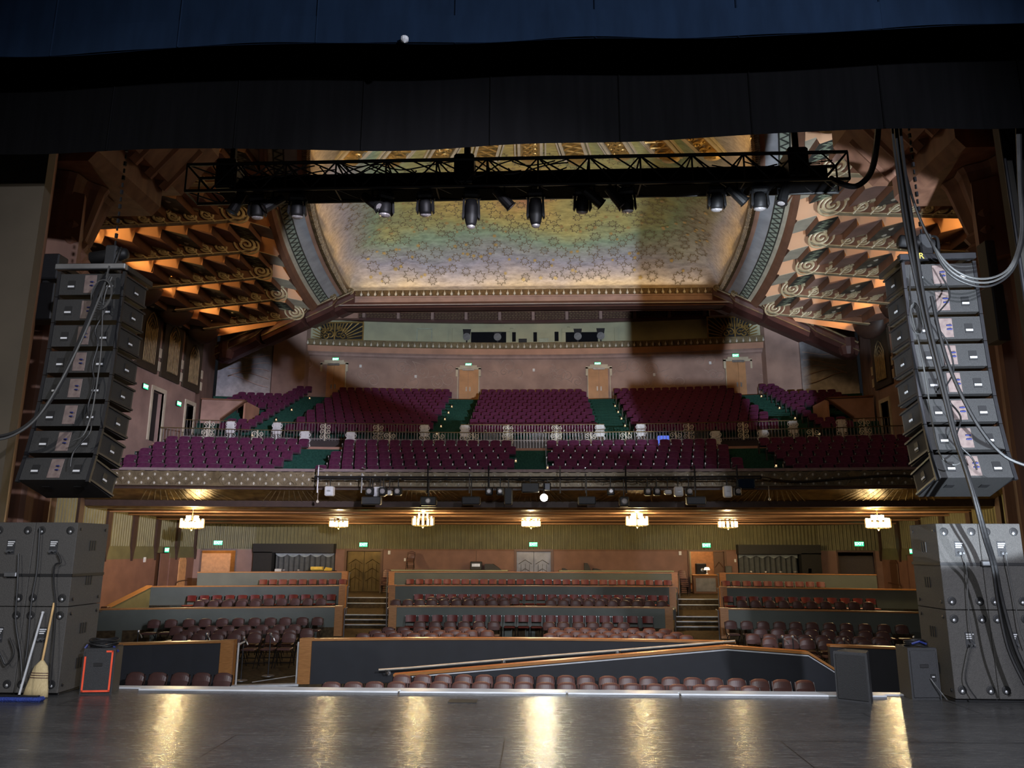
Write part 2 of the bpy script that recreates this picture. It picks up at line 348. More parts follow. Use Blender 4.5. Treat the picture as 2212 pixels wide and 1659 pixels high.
def tag(o, label=None, cat=None, group=None, kind=None):
    if label: o['label'] = label
    if cat: o['category'] = cat
    if group: o['group'] = group
    if kind: o['kind'] = kind
    return o
def thing(name, label, cat, loc=(0, 0, 0), rotz=0, group=None):
    o = bpy.data.objects.new(name, None); col.objects.link(o); o.location = loc; o.rotation_euler = (0, 0, rotz); o.empty_display_size = 0.1
    return tag(o, label, cat, group)
def struct(name, mb, mats, label=None, smooth=False, parent=None):
    o = mb.build(name, mats, parent, smooth=smooth)
    if parent is None: tag(o, label or name.replace('_', ' '), 'structure', kind='structure')
    return o
def dup(root, loc, rotz=None, label=None, group=None):
    r = root.copy(); col.objects.link(r); r.location = loc
    if rotz is not None: r.rotation_euler = (0, 0, rotz)
    if label: r['label'] = label
    if group: r['group'] = group
    for ch in KIDS[root.name]:
        c = ch.copy(); col.objects.link(c); c.parent = r
        for g in KIDS.get(ch.name, ()):
            d = g.copy(); col.objects.link(d); d.parent = c
    return r
KIDS = {}
def remember(root):
    """children of a prototype, read once (obj.children walks the whole scene)"""
    allo = list(col.objects)
    KIDS[root.name] = [o for o in allo if o.parent == root]
    for c in KIDS[root.name]: KIDS[c.name] = [o for o in allo if o.parent == c]
    return root
ORD = 'first second third fourth fifth sixth seventh eighth ninth tenth eleventh twelfth thirteenth fourteenth fifteenth sixteenth seventeenth eighteenth nineteenth twentieth'.split()
def nth(i):
    if i < 20: return ORD[i]
    return 'twenty-' + ORD[i - 20] if i < 29 else ('thirtieth' if i == 29 else 'thirty-' + ORD[i - 30])
def spiral(cx, cz, r, turns=1.6, a0=0.0, s=1, n=18, k=0.15):
    return [(cx + s * r * (1 - (1 - k) * t / n) * math.cos(a0 + 2 * PI * turns * t / n), cz + r * (1 - (1 - k) * t / n) * math.sin(a0 + 2 * PI * turns * t / n)) for t in range(n + 1)]
def catmull(pts, n=6):
    pts = [Vector(p) for p in pts]; out = []
    for i in range(len(pts) - 1):
        p0 = pts[max(i - 1, 0)]; p1 = pts[i]; p2 = pts[i + 1]; p3 = pts[min(i + 2, len(pts) - 1)]
        for k in range(n):
            t = k / n
            out.append(0.5 * ((2 * p1) + (p2 - p0) * t + (2 * p0 - 5 * p1 + 4 * p2 - p3) * t * t + (3 * p1 - p0 - 3 * p2 + p3) * t ** 3))
    return out + [pts[-1]]

# ================================================================== STRUCTURE
def arc(y0, R): return lambda x: y0 - x * x / (2 * R)
yA, yB, yC, yD = arc(18.6, 28), arc(27.4, 45), arc(32.5, 56), arc(37.0, 60)
yF = arc(30.0, 120)
PIT, MAIN, TERB, TERC = -1.69, -1.36, -0.96, -0.53
def lin(a, b, n): return [a + (b - a) * i / n for i in range(n + 1)]
# aisle edges (inner, outer) as a function of y, right-hand side positive
def ain(y): return 4.93 + (y - 27.3) * 0.193
def aout(y): return 6.55 + (y - 27.3) * 0.228

# ---- stage
m = MB(); m.box((-14, -7, -0.12), (14, 9.56, 0)); struct('floor', m, 'stage', 'black painted stage floor, worn and scuffed')
m = MB(); m.box((-14, 9.3, PIT - 0.05), (14, 9.56, -0.12)); struct('trim_1', m, 'black', 'black stage front below the lip')
m = MB(); m.bbox((-4.86, 9.56, -0.05), (4.62, 9.70, 0.012), 0.006); struct('trim_2', m, 'nosing', 'bright metal nosing along the stage lip')
m = MB()
for a, b in ((-4.45, -1.35), (-1.33, 0.62), (0.64, 1.93), (1.95, 4.3)): m.bbox((a, 9.42, 0.0), (b, 9.53, 0.022), 0.006)
struct('trim_3', m, 'nosing', 'white edge strip lying on the stage lip')
m = MB(); p = PZ(1000, 1515, 0); m.bbox((p.x - 0.16, p.y - 0.10, 0), (p.x + 0.16, p.y + 0.10, 0.006), 0.002)
tag(m.build('floor_plate', 'darksteel'), 'square metal cover plate set in the stage floor near the lip', 'floor plate')

# ---- floors of the house
def arcpoly(xa, xb, yf, n=16): return [(x, yf(x)) for x in lin(xa, xb, n)]
def slab(poly, z0, z1): return MB().prism(poly, 'z', z0, z1)
m = MB(); m.box((-18.3, 9.56, PIT - 0.1), (18.3, 19, PIT)); struct('floor_1', m, 'pitfloor', 'dark pit floor in front of the first half walls')
m = slab(arcpoly(-18.3, 18.3, yA) + [(18.3, 42), (-18.3, 42)], PIT, MAIN); struct('floor_2', m, 'carpetbrown', 'brown carpeted orchestra floor')
def block(sgn, ya, yb, z):
    """terrace between two arcs, one side block or the centre block (sgn 0)"""
    if sgn == 0:
        fr = [(x, ya(x)) for x in lin(-ain(ya(5)), ain(ya(5)), 12)]; bk = [(x, yb(x)) for x in lin(ain(yb(6)), -ain(yb(6)), 12)]
    else:
        fr = [(sgn * x, ya(x)) for x in lin(aout(ya(7)), 15.0, 10)]; bk = [(sgn * x, yb(x)) for x in lin(15.0, aout(yb(8)), 10)]
    return fr + bk
m = MB()
for s in (-1, 0, 1): m.prism(block(s, yB, yC, 0), 'z', MAIN, TERB)
struct('floor_3', m, 'carpetbrown', 'carpeted terrace behind the lowest green half walls')
m = MB()
for s in (-1, 0, 1): m.prism(block(s, yC, lambda x: 36.6, 0), 'z', MAIN, TERC)
m.box((-18.2, 36.6, MAIN), (18.2, 42, TERC)); struct('floor_4', m, 'carpetbrown', 'carpeted rear terrace of the orchestra')
for s, w in ((-1, 'left'), (1, 'right')):
    m = MB(); m.grid(lambda a, b: (s * (14.9 + 3.3 * a), 22 + 15 * b, MAIN + 0.005 + (TERC - MAIN) * b), 2, 6); struct('floor_ramp', m, 'carpetbrown', f'sloping carpeted side aisle on the {w}')
    # aisle steps
    k = MB(); kn = MB()
    for y, z0, z1 in ((30.7, MAIN, -1.226), (31.35, -1.226, -1.093), (32.0, -1.093, TERB), (35.6, TERB, -0.745), (36.1, -0.745, TERC)):
        xa, xb = ain(y) - 0.02, aout(y) + 0.03; ye = 36.65
        xa2, xb2 = ain(ye) - 0.02, aout(ye) + 0.03
        P_ = [(s * xa, y), (s * xb, y), (s * xb2, ye), (s * xa2, ye)]
        k.prism(P_, 'z', MAIN, z1)
        kn.prism([(s * xa, y - 0.03), (s * xb, y - 0.03), (s * xb, y + 0.06), (s * xa, y + 0.06)], 'z', z1 - 0.025, z1 + 0.012)
    struct('floor_steps', k, 'carpetbrown', f'steps of the {w} aisle between the half walls')
    struct('trim_4', kn, 'nosing', f'pale step nosings of the {w} aisle')
    k = MB(); xs = (5.15, 6.62)
    k.prism([(s * xs[0], yA(xs[0]) - 0.05), (s * xs[1], yA(xs[1]) - 0.05), (s * xs[1], yA(xs[1]) + 0.12), (s * xs[0], yA(xs[0]) + 0.12)], 'z', MAIN - 0.03, MAIN + 0.02)
    struct('trim_5', k, 'nosing', f'pale step edge between the front half walls on the {w}')

# ---- half walls with oak caps
def half_wall(label, xa, xb, yf, ztop, zb, wm, ends=(1, 1), grp=None, post=0.24):
    t = thing('half_wall', label, 'half wall', (0, 0, 0), 0, grp)
    n = max(4, int(abs(xb - xa) / 0.7)); xs = lin(xa, xb, n)
    m = MB(); m.sweep(lambda x: [(x, yf(x), zb), (x, yf(x) + 0.13, zb), (x, yf(x) + 0.13, ztop - 0.045), (x, yf(x), ztop - 0.045)], xs); m.build('panel', wm, t)
    c = MB(); c.sweep(lambda x: [(x, yf(x) - 0.045, ztop - 0.045), (x, yf(x) + 0.175, ztop - 0.045), (x, yf(x) + 0.175, ztop), (x, yf(x) - 0.045, ztop)], xs); c.build('cap', 'oak', t)
    for e, x in zip(ends, (xa, xb)):
        if e:
            s = 1 if x == xa else -1; q = MB(); x2 = x + s * post
            q.prism([(x - s * 0.03, yf(x) - 0.04), (x2, yf(x2) - 0.04), (x2, yf(x2) + 0.17), (x - s * 0.03, yf(x) + 0.17)], 'z', max(zb, ztop - 0.98), ztop + 0.012); q.build('end_post', 'oak', t)
    return t
half_wall('dark half wall with oak cap beside the tape-outlined floor monitor', -11.5, -6.62, yA, -0.38, PIT, 'navywall', (0, 1))
half_wall('long dark half wall with oak cap and slanting grey handrail, behind the pit chairs', -5.15, 4.75, yA, -0.37, PIT, 'navywall', (1, 0))
half_wall('dark half wall with oak cap behind the loose floor speakers', 6.7, 11.5, yA, -0.38, PIT, 'navywall', (0, 0))
for nm, yf, zt, zb, xo in (('lowest', yB, -0.27, MAIN, 14.0), ('middle', yC, 0.20, TERB, 15.0), ('topmost', yD, 0.62, TERC, 15.2)):
    y = yf(7)
    half_wall(f'{nm} of the three green half walls with oak caps, left block', -xo, -aout(y), yf, zt, zb, 'greenwall', (0, 1))
    half_wall(f'{nm} of the three green half walls with oak caps, centre block', -ain(y), ain(y), yf, zt, zb, 'greenwall', (1, 1))
    half_wall(f'{nm} of the three green half walls with oak caps, right block', aout(y), xo, yf, zt, zb, 'greenwall', (1, 0))
for s, w in ((-1, 'left'), (1, 'right')):
    # cheek walls that carry the ends of the half walls down beside the aisle steps
    for yf, zt, y2 in ((yC, 0.14, 30.5), (yD, 0.5, 35.4)):
        for f in (ain, aout):
            m = MB(); yy = yf(f(yf(7)))
            o = 0.02 if f is aout else -0.14
            m.prism([(s * (f(y2) + o), y2), (s * (f(y2) + o + 0.12), y2), (s * (f(yy) + o + 0.12), yy), (s * (f(yy) + o), yy)], 'z', MAIN, zt - 0.75); struct('trim_6', m, 'greenwall', f'green cheek wall beside the {w} aisle steps')
    # ramp walls that run forward from the middle half walls along the side aisles
    t = thing('ramp_wall', f'olive sloping ramp wall with oak cap beside the {w} side wall', 'half wall')
    ys = lin(27.6, yC(15), 6); g = lambda y: -0.42 + (y - 27.6) / (yC(15) - 27.6) * 0.60
    m = MB(); m.sweep(lambda y: [(s * 15.0, y, MAIN), (s * 15.13, y, MAIN), (s * 15.13, y, g(y)), (s * 15.0, y, g(y))], ys); m.build('panel', 'flute', t)
    m = MB(); m.sweep(lambda y: [(s * 14.95, y, g(y)), (s * 15.18, y, g(y)), (s * 15.18, y, g(y) + 0.05), (s * 14.95, y, g(y) + 0.05)], ys); m.build('cap', 'oak', t)
    m = MB(); m.bbox((s * 15.07 - 0.12, 27.4, MAIN), (s * 15.07 + 0.12, 27.64, -0.36), 0.02); m.build('newel_post', 'darkwood', t)
    # curling end of the lowest half walls
    t = thing('curved_rail_end', f'curved oak faced end of the lowest green half wall near the {w} wall', 'half wall')
    y0 = yB(14)
    pth = [(14.02, y0, -0.30), (14.2, y0 - 0.35, -0.36), (14.42, y0 - 0.75, -0.52), (14.5, y0 - 1.15, -0.85), (14.5, y0 - 1.3, -1.2)]
    pth = catmull([(s * a, b, c) for a, b, c in pth], 5)
    m = MB(); m.ribbon([p + Vector((-0.16, 0, 0)) for p in pth], [p + Vector((0.16, 0, 0)) for p in pth]); m.ribbon([p + Vector((-0.16, 0, -0.05)) for p in pth], [p + Vector((0.16, 0, -0.05)) for p in pth]); m.build('cap', 'oak', t)
    m = MB(); m.ribbon(pth, [Vector((p.x, p.y, MAIN)) for p in pth]); m.build('panel', 'greenwall', t)
    m = MB(); m.lathe([(0.2, 0), (0.24, 0.03), (0.24, 0.06), (0.19, 0.09), (0.19, 0.3)], (s * 14.5, y0 - 1.32, MAIN), 14); m.build('newel_base', 'pewter', t)
    # grey grab rails at the aisle ends of the half walls
    for yf, zt, nm in ((yA, -0.38, 'front'), (yB, -0.27, 'lowest green'), (yC, 0.2, 'middle green'), (yD, 0.62, 'topmost green')):
        for e, f in (('inner', lambda y: ain(y) + 0.09 if yf is not yA else 5.24), ('outer', lambda y: aout(y) - 0.09 if yf is not yA else 6.53)):
            if s == 1 and yf is yA: continue
            x = s * f(yf(6)); y = yf(x)
            zb = {yA: MAIN, yB: MAIN, yC: MAIN, yD: TERB}[yf]
            m = MB(); m.tube(catmull([(x, y + 0.1, zb), (x, y + 0.1, zt - 0.16), (x, y + 0.14, zt - 0.1), (x, y + 0.45, zt - 0.08)], 4), 0.022)
            tag(m.build('grab_rail', 'white' if yf is yA else 'pewter'), f'slim grey grab rail at the {w} aisle, {e} side, {nm} half wall', 'handrail')

# ---- accessible ramp in front of the long half wall
t = thing('ramp_wall', 'dark ramp wall with slanting oak cap rising behind the pit chairs', 'half wall')
YR = 16.95
top = [PY(u, v, YR) for u, v in ((850, 1456), (1570, 1394), (1745, 1407), (1806, 1445), (1880, 1492))]
m = MB(); m.prism([(top[0].x, PIT)] + [(p.x, p.z - 0.05) for p in top] + [(top[-1].x, PIT)], 'y', YR, YR + 0.12); m.build('panel', 'navywall', t)
m = MB(); m.sweep(lambda p: [(p.x, YR - 0.05, p.z - 0.055), (p.x, YR + 0.17, p.z - 0.055), (p.x, YR + 0.17, p.z), (p.x, YR - 0.05, p.z)], top); m.build('cap', 'oak', t)
m = MB(); m.sweep(lambda p: [(p.x, YR - 0.02, p.z - 0.10), (p.x, YR, p.z - 0.10), (p.x, YR, p.z - 0.075), (p.x, YR - 0.02, p.z - 0.075)], top); m.build('edge_strip', 'nosing', t)
t = thing('handrail', 'slanting pale handrail above the ramp, fixed to the long dark half wall', 'handrail')
ya = yA(0) - 0.32
hp = [PY(818, 1447, 18.0), PY(880, 1443, 18.05), PY(1180, 1417, 18.15), PY(1588, 1384.5, 17.9)]
m = MB(); m.tube(hp, 0.022, 8); m.build('rail', 'drop', t)
for f in (0.02, 0.35, 0.68, 0.97):
    q = hp[0].lerp(hp[-1], f); k = MB(); k.tube([q, q + Vector((0, 0.12, -0.12)), Vector((q.x, yA(q.x), q.z - 0.14))], 0.016, 6); k.lathe([(0.05, 0), (0.05, 0.02)], (q.x, yA(q.x) - 0.01, q.z - 0.14), 10, Matrix.Rotation(PI / 2, 3, 'X')); k.build('bracket', 'steel', t)

# ---- orchestra walls below the balcony
def holed(m, ax, pos, th, a0, a1, z0, z1, holes):
    """wall along x (ax='x', at y=pos) with rectangular holes [(a, b, za, zb)]"""
    holes = sorted(holes); cur = a0
    def bx(a, b, c, d):
        if b - a > 1e-3 and d - c > 1e-3:
            if ax == 'x': m.box((a, pos, c), (b, pos + th, d))
            else: m.box((pos, a, c), (pos + th, b, d))
    for a, b, za, zb in holes:
        bx(cur, a, z0, z1); bx(a, b, z0, za); bx(a, b, zb, z1); cur = b
    bx(cur, a1, z0, z1)
    return m
def flutes(m, f, a0, a1, z0, z1, pitch=0.19):
    """vertical half-round ribs; f(a) gives the point and the outward direction"""
    n = max(1, round((a1 - a0) / pitch)); w = (a1 - a0) / n
    for i in range(n):
        a = a0 + (i + 0.5) * w; p, o, t = f(a); q = []
        for k in range(4):
            an = PI * k / 3; q.append((p.x - t.x * math.cos(an) * w * 0.36 + o.x * math.sin(an) * 0.05, p.y - t.y * math.cos(an) * w * 0.36 + o.y * math.sin(an) * 0.05))
        m.add([(x, y, z0) for x, y in q] + [(x, y, z1) for x, y in q], [(j, j + 1, 5 + j, 4 + j) for j in range(3)])
YW = 41.0
XI = lambda u: PY(u, 1190, YW).x
holes = [(XI(555), XI(725), TERC, 1.85), (XI(750), XI(823), TERC, 1.57), (XI(1116), XI(1190), TERC, 1.57), (XI(1488), XI(1563), TERC, 1.57), (XI(1592), XI(1765), TERC, 1.85)]
m = holed(MB(), 'x', YW, 0.3, -14.85, 14.85, TERC - 0.3, 1.62, [(a, b, TERC, min(c, 1.62)) for a, b, _, c in holes]); struct('wall_rear', m, 'wain', 'rose brown rear wall of the orchestra')
m = holed(MB(), 'x', YW, 0.3, -14.85, 14.85, 1.62, 3.2, [(a, b, 1.62, c) for a, b, _, c in holes if c > 1.7])
for a0, a1, z0 in ((-14.85, holes[0][0], 1.66), (holes[0][1], holes[4][0], 1.66), (holes[4][1], 14.85, 1.66), (holes[0][0], holes[0][1], 1.9), (holes[4][0], holes[4][1], 1.9)):
    flutes(m, lambda a: (Vector((a, YW, 0)), Vector((0, -1, 0)), Vector((1, 0, 0))), a0, a1, z0, 2.95)
struct('wall_rear_upper', m, 'flute', 'olive fluted upper band of the rear wall')
m = MB(); m.box((-14.85, YW - 0.05, 1.60), (14.85, YW, 1.66)); struct('trim_7', m, 'brown', 'thin moulding between wainscot and flutes')
for s, w in ((-1, 'left'), (1, 'right')):
    # short diagonal wall in the corner with its passage
    A_, B_ = Vector((s * 14.85, 41.0, 0)), Vector((s * 17.6, 39.9, 0)); d = (B_ - A_); L = d.length; d.normalize(); o = Vector((-s * 0.37, -0.93, 0)).normalized()
    def dbox(m, a, b, z0, z1, th=0.25):
        p, q = A_ + d * a, A_ + d * b; m.prism([(p.x, p.y), (q.x, q.y), (q.x - o.x * th, q.y - o.y * th), (p.x - o.x * th, p.y - o.y * th)], 'z', z0, z1)
    m = MB(); dbox(m, 0, 0.95, TERC - 0.3, 1.62); dbox(m, 2.6, L, TERC - 0.3, 1.62); dbox(m, 0.95, 2.6, 1.58, 1.62); struct(f'wall_{w}_corner', m, 'wain', f'rose brown corner wall with passage on the {w}')
    m = MB(); dbox(m, 0, L, 1.62, 3.2); flutes(m, lambda a: (A_ + d * a, o, d), 0, L, 1.66, 2.95); struct(f'wall_{w}_corner_upper', m, 'flute', f'olive fluted corner wall on the {w}')
    m = MB(); dbox(m, 0.86, 0.95, TERC, 1.64, 0.3); dbox(m, 2.6, 2.69, TERC, 1.64, 0.3); dbox(m, 0.86, 2.69, 1.56, 1.66, 0.3); struct('trim_8', m, 'darkwood', f'dark frame of the corner passage on the {w}')
    q0, q1 = A_ + d * 0.7 - o * 2.6, A_ + d * 3.1 - o * 2.6
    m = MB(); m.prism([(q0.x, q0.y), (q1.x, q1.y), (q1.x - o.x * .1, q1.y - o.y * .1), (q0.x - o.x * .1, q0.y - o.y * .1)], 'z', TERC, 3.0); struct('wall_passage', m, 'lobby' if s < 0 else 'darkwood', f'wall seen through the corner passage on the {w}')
    # long side wall: wainscot, plain band, fluted panels between hanging pilasters
    x0 = s * 17.6
    door = (35.9, 37.3, TERC - 0.25, 1.45)
    m = holed(MB(), 'y', x0 if s > 0 else x0 - 0.3, 0.3, 14, 39.95, PIT, 1.2, [(door[0], door[1], PIT, 1.2)]); struct(f'wall_{w}', m, 'wain', f'rose brown lower side wall on the {w}')
    m = holed(MB(), 'y', x0 if s > 0 else x0 - 0.3, 0.3, 14, 39.95, 1.2, 4.3, [(door[0], door[1], 1.2, door[3])])
    f = lambda a: (Vector((x0, a, 0)), Vector((-s, 0, 0)), Vector((0, 1, 0)))
    for k in range(-4, 5):
        a = 31.5 + 2.1 * k; flutes(m, f, a + 0.2, min(a + 1.9, 39.95), 1.75, 4.2, 0.18)
    struct(f'wall_{w}_upper', m, 'flute', f'olive fluted upper side wall on the {w}')
    for k in range(-3, 5):
        a = 31.5 + 2.1 * k; m = MB()
        m.prism([(a - 0.16, 4.2), (a + 0.16, 4.2), (a + 0.16, 1.75), (a + 0.1, 1.6), (a, 1.12), (a - 0.1, 1.6), (a - 0.16, 1.75)], 'x', x0 - s * 0.10, x0); struct('trim_9', m, 'darkledge', f'hanging dart shaped pilaster on the {w} wall')
    m = MB(); m.prism([(door[0], PIT), (door[1], PIT), (door[1], door[3]), (door[0], door[3])], 'x', x0 + s * 0.25, x0 + s * 0.3); struct('door_1', m, 'darkwood', f'dark side door recess on the {w}')
    m = MB(); m.prism([(36.45, PIT), (37.28, PIT), (37.28, door[3] - 0.02), (36.45, door[3] - 0.02)], 'x', x0 + s * 0.05, x0 + s * 0.1); struct('door_2', m, 'wain', f'half open leaf of the side door on the {w}')
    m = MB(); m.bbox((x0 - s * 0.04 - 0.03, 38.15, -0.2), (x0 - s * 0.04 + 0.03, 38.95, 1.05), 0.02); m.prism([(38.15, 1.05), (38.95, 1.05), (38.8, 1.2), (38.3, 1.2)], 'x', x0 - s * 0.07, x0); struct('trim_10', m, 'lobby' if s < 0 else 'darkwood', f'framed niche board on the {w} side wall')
    m = MB(); m.tube(catmull([(x0 - s * 0.1, 37.4, -0.35), (x0 - s * 0.1, 37.8, -0.2), (x0 - s * 0.1, 38.1, 0.05), (x0 - s * 0.1, 39.2, 0.1)], 5), 0.03); tag(m.build('wall_handrail', 'darkwood'), f'short dark wooden handrail beside the side door on the {w} wall', 'handrail')

# ---- balcony underside, front face
m = MB(); xs = lin(-17.6, 17.6, 40)
m.ribbon([(x, yF(x) + 1.05, 3.29) for x in xs], [(x, 41.2, 2.92) for x in xs]); struct('ceiling_soffit', m, 'soffit', 'terracotta plaster ceiling under the balcony')
m = MB()
for k, (dy, zz) in enumerate(((2.6, 0), (4.2, 0), (6.8, 0), (9.0, 0))):
    m.sweep(lambda x: [(x, yF(x) + dy, 3.29 - 0.037 * dy - 0.0), (x, yF(x) + dy + 0.35, 3.29 - 0.037 * dy), (x, yF(x) + dy + 0.3, 3.23 - 0.037 * dy), (x, yF(x) + dy + 0.05, 3.23 - 0.037 * dy)], xs)
struct('trim_11', m, 'soffit', 'raised bands of the balcony ceiling')
m = MB(); m.sweep(lambda x: [(x, yF(x) + 1.05, 3.30), (x, yF(x) + 1.7, 3.26), (x, yF(x) + 1.66, 3.20), (x, yF(x) + 1.15, 3.22)], xs); struct('trim_12', m, 'gild', 'gilded border of the balcony ceiling')
prof = [(0.10, 4.62), (-0.02, 4.60), (0.0, 4.06)]
m = MB()
for a, b in zip(prof, prof[1:]): m.ribbon([(x, yF(x) + a[0], a[1]) for x in xs], [(x, yF(x) + b[0], b[1]) for x in xs])
struct('wall_balcony', m, 'scale', 'balcony front with scalloped relief')
m = MB(); r_ = 0.235; n_ = int(34.8 / 0.47)
for row in range(3):
    for i in range(n_):
        x = -17.4 + 0.47 * (i + (0.5 if row % 2 else 0)); z = 4.10 + row * 0.165; y = yF(x)
        pts = [(x + r_ * math.cos(PI * k / 8), z + r_ * math.sin(PI * k / 8) * 0.82) for k in range(9)]
        inn = [(x + r_ * .66 * math.cos(PI * k / 8), z + r_ * .66 * math.sin(PI * k / 8) * 0.82) for k in range(9)]
        m.ribbon([(a, y - 0.055, b) for a, b in pts], [(a, y - 0.055, b) for a, b in inn]); m.ribbon([(a, y - 0.055, b) for a, b in pts], [(a, y, b) for a, b in pts]); m.ribbon([(a, y - 0.055, b) for a, b in inn], [(a, y, b) for a, b in inn])
        m.slot(1).lathe([(0.02, 0.09), (0.045, 0.04), (0.03, 0.0), (0.005, -0.02)], (x, y - 0.04, z + 0.01), 6); m.slot(0)
struct('trim_13', m, ['scale', 'drop'], 'rows of scallops and drops on the balcony front')
m = MB(); m.sweep(lambda x: [(x, yF(x) - 0.12, 4.62), (x, yF(x) + 0.28, 4.62), (x, yF(x) + 0.28, 4.73), (x, yF(x) - 0.10, 4.73)], xs); struct('trim_14', m, 'ledge', 'mauve ledge on top of the balcony front')
m = MB(); m.sweep(lambda x: [(x, yF(x) - 0.26, 3.90), (x, yF(x) + 0.02, 3.90), (x, yF(x) + 0.02, 4.06), (x, yF(x) - 0.20, 4.02), (x, yF(x) - 0.26, 3.97)], xs); struct('trim_15', m, 'darkledge', 'dark ledge under the scallops')
m = MB(); m.ribbon([(x, yF(x) - 0.2, 3.92) for x in xs], [(x, yF(x) + 0.85, 3.52) for x in xs]); struct('trim_16', m, 'gild', 'gilded slope under the balcony front')
m = MB(); m.sweep(lambda x: [(x, yF(x) + 0.82, 3.53), (x, yF(x) + 1.1, 3.53), (x, yF(x) + 1.1, 3.28), (x, yF(x) + 0.86, 3.30)], xs); struct('trim_17', m, 'darkledge', 'dark fascia under the gilded slope')
m = MB()
for cxx in (-13.6, -8.9, -4.3, 0.0, 4.3, 8.9, 13.6):
    for k in range(-7, 8):
        x = cxx + k * 0.17; x2 = cxx + k * 0.26; n0 = Vector((0, -0.36, -0.93)) * 0.03
        a = Vector((x, yF(x) - 0.1, 3.885)) + n0; b = Vector((x2, yF(x2) + 0.8, 3.54)) + n0; w_ = Vector((0.018, 0, 0))
        m.add([a - w_, a + w_, b + w_, b - w_], [(0, 1, 2, 3)])
struct('trim_18', m, 'gilddark', 'raised rays on the gilded slope')
for cxx in (-12.3, 12.3):
    m = MB(); y = yF(cxx) - 0.1; m.prism([(cxx - .45, 4.03), (cxx + .45, 4.03), (cxx + .2, 4.16), (cxx + .14, 4.3), (cxx + .26, 4.46), (cxx + .14, 4.6), (cxx - .14, 4.6), (cxx - .26, 4.46), (cxx - .14, 4.3), (cxx - .2, 4.16)], 'y', y, y + 0.12); struct('trim_19', m, 'gilddark', 'urn shaped ornament on the balcony front')

# ================================================================== BALCONY
RB = 80
LOW = [(31.6 + 1.13 * i, 4.22 + 0.43 * i) for i in range(5)]          # seat rows: (y on the axis, floor height)
UPP = [(40.7 + 0.86 * j, 7.36 + 0.352 * j) for j in range(13)]
XS = lin(-20.5, 20.5, 36)
def step(m, ya, yb, R, z0, z1, xs=XS): m.sweep(lambda x: [(x, ya - x * x / (2 * R), z0), (x, yb - x * x / (2 * R), z0), (x, yb - x * x / (2 * R), z1), (x, ya - x * x / (2 * R), z1)], xs)
m = MB()
m.sweep(lambda x: [(x, yF(x) + 0.2, 4.0), (x, 31.1 - x * x / (2 * RB), 4.0), (x, 31.1 - x * x / (2 * RB), 4.22), (x, yF(x) + 0.2, 4.22)], XS)
for i, (y, z) in enumerate(LOW):
    step(m, y - 0.56, (y + 0.57) if i < 4 else 36.75, RB, 4.0, z)
step(m, 36.75, 40.1, RB, 4.0, 6.35)
for j, (y, z) in enumerate(UPP): step(m, y - 0.45, y + 0.41 if j < 12 else 52.3, RB, 6.0, z)
struct('floor_balcony', m, 'carpetgreen', 'stepped green carpeted balcony floor')
m = MB()       # half steps in the aisles
for s in (-1, 1):
    for xa, xb in ((8.95, 10.45),) + (((-0.7, 0.7),) if s == 1 else ()):
        for i, (y, z) in enumerate(LOW[:-1]): step(m, y + 0.28, y + 0.58, RB, z - 0.3, z + 0.215, lin(s * xa if xa > 0 else xa, s * xb if xa > 0 else xb, 3))
    for xa, xb in ((3.85, 5.3), (13.35, 14.8)):
        for j, (y, z) in enumerate(UPP[:-1]): step(m, y + 0.0, y + 0.42, RB, z - 0.3, z + 0.176, lin(s * xa, s * xb, 3))
struct('floor_balcony_steps', m, 'carpetgreen', 'half steps in the balcony aisles')
m = MB(); step(m, 40.06, 40.2, RB, 6.3, 7.38); struct('wall_cross_aisle', m, 'seatarm', 'dark riser wall behind the balcony cross aisle')
m = MB(); m.sweep(lambda x: [(x, 37.0 - x * x / (2 * RB), 5.9), (x, 37.08 - x * x / (2 * RB), 5.9), (x, 37.08 - x * x / (2 * RB), 6.5), (x, 37.0 - x * x / (2 * RB), 6.5)], XS); struct('wall_cross_aisle_front', m, 'rose', 'rose kerb in front of the balcony cross aisle')

# ---- one theatre seat, facing the stage (-y)
def seat_meshes():
    b = MB(); n = 8
    def back(sh):
        out = []
        for k in range(n + 1):
            x = -0.226 + 0.452 * k / n
            out.append((x, 0.20 + sh + 0.05 * (1 - (2 * k / n - 1) ** 2)))
        return out
    fr, bk = back(-0.06), back(0.02)
    def topz(k): return 0.87 - 0.05 * abs(2 * k / n - 1) ** 4
    vs = []
    for k in range(n + 1):
        vs += [(fr[k][0], fr[k][1] - 0.06, 0.43), (fr[k][0], fr[k][1] + 0.04, topz(k) - 0.02), (bk[k][0], bk[k][1] + 0.05, topz(k)), (bk[k][0], bk[k][1] - 0.02, 0.40)]
    fs = []
    for k in range(n):
        for q in range(4): fs.append((k * 4 + q, k * 4 + (q + 1) % 4, k * 4 + 4 + (q + 1) % 4, k * 4 + 4 + q))
    fs += [(0, 1, 2, 3), tuple(n * 4 + q for q in (3, 2, 1, 0))]
    b.add(vs, fs)
    s = MB(); s.add([(-.205, -.10, .44), (.205, -.10, .44), (.205, .10, .40), (-.205, .10, .40), (-.205, -.02, .70), (.205, -.02, .70), (.205, .10, .66), (-.205, .10, .66)], [(0, 3, 2, 1), (4, 5, 6, 7), (0, 1, 5, 4), (1, 2, 6, 5), (2, 3, 7, 6), (3, 0, 4, 7)])
    a = MB(); a.box((-0.30, -0.06, 0), (-0.255, 0.16, 0.56)); a.box((-0.285, -0.02, 0.5), (-0.27, 0.26, 0.62))
    r = MB(); r.bbox((-0.297, -0.16, 0.585), (-0.238, 0.20, 0.625), 0.012); r.slot(1).box((-0.297, -0.166, 0.53), (-0.253, -0.155, 0.60))
    return b.mesh('backrest', 'seat'), s.mesh('seat', 'seat'), a.mesh('standard', 'seatarm'), r.mesh('armrest', ['seatarm', 'seatmetal'])
SM = seat_meshes()
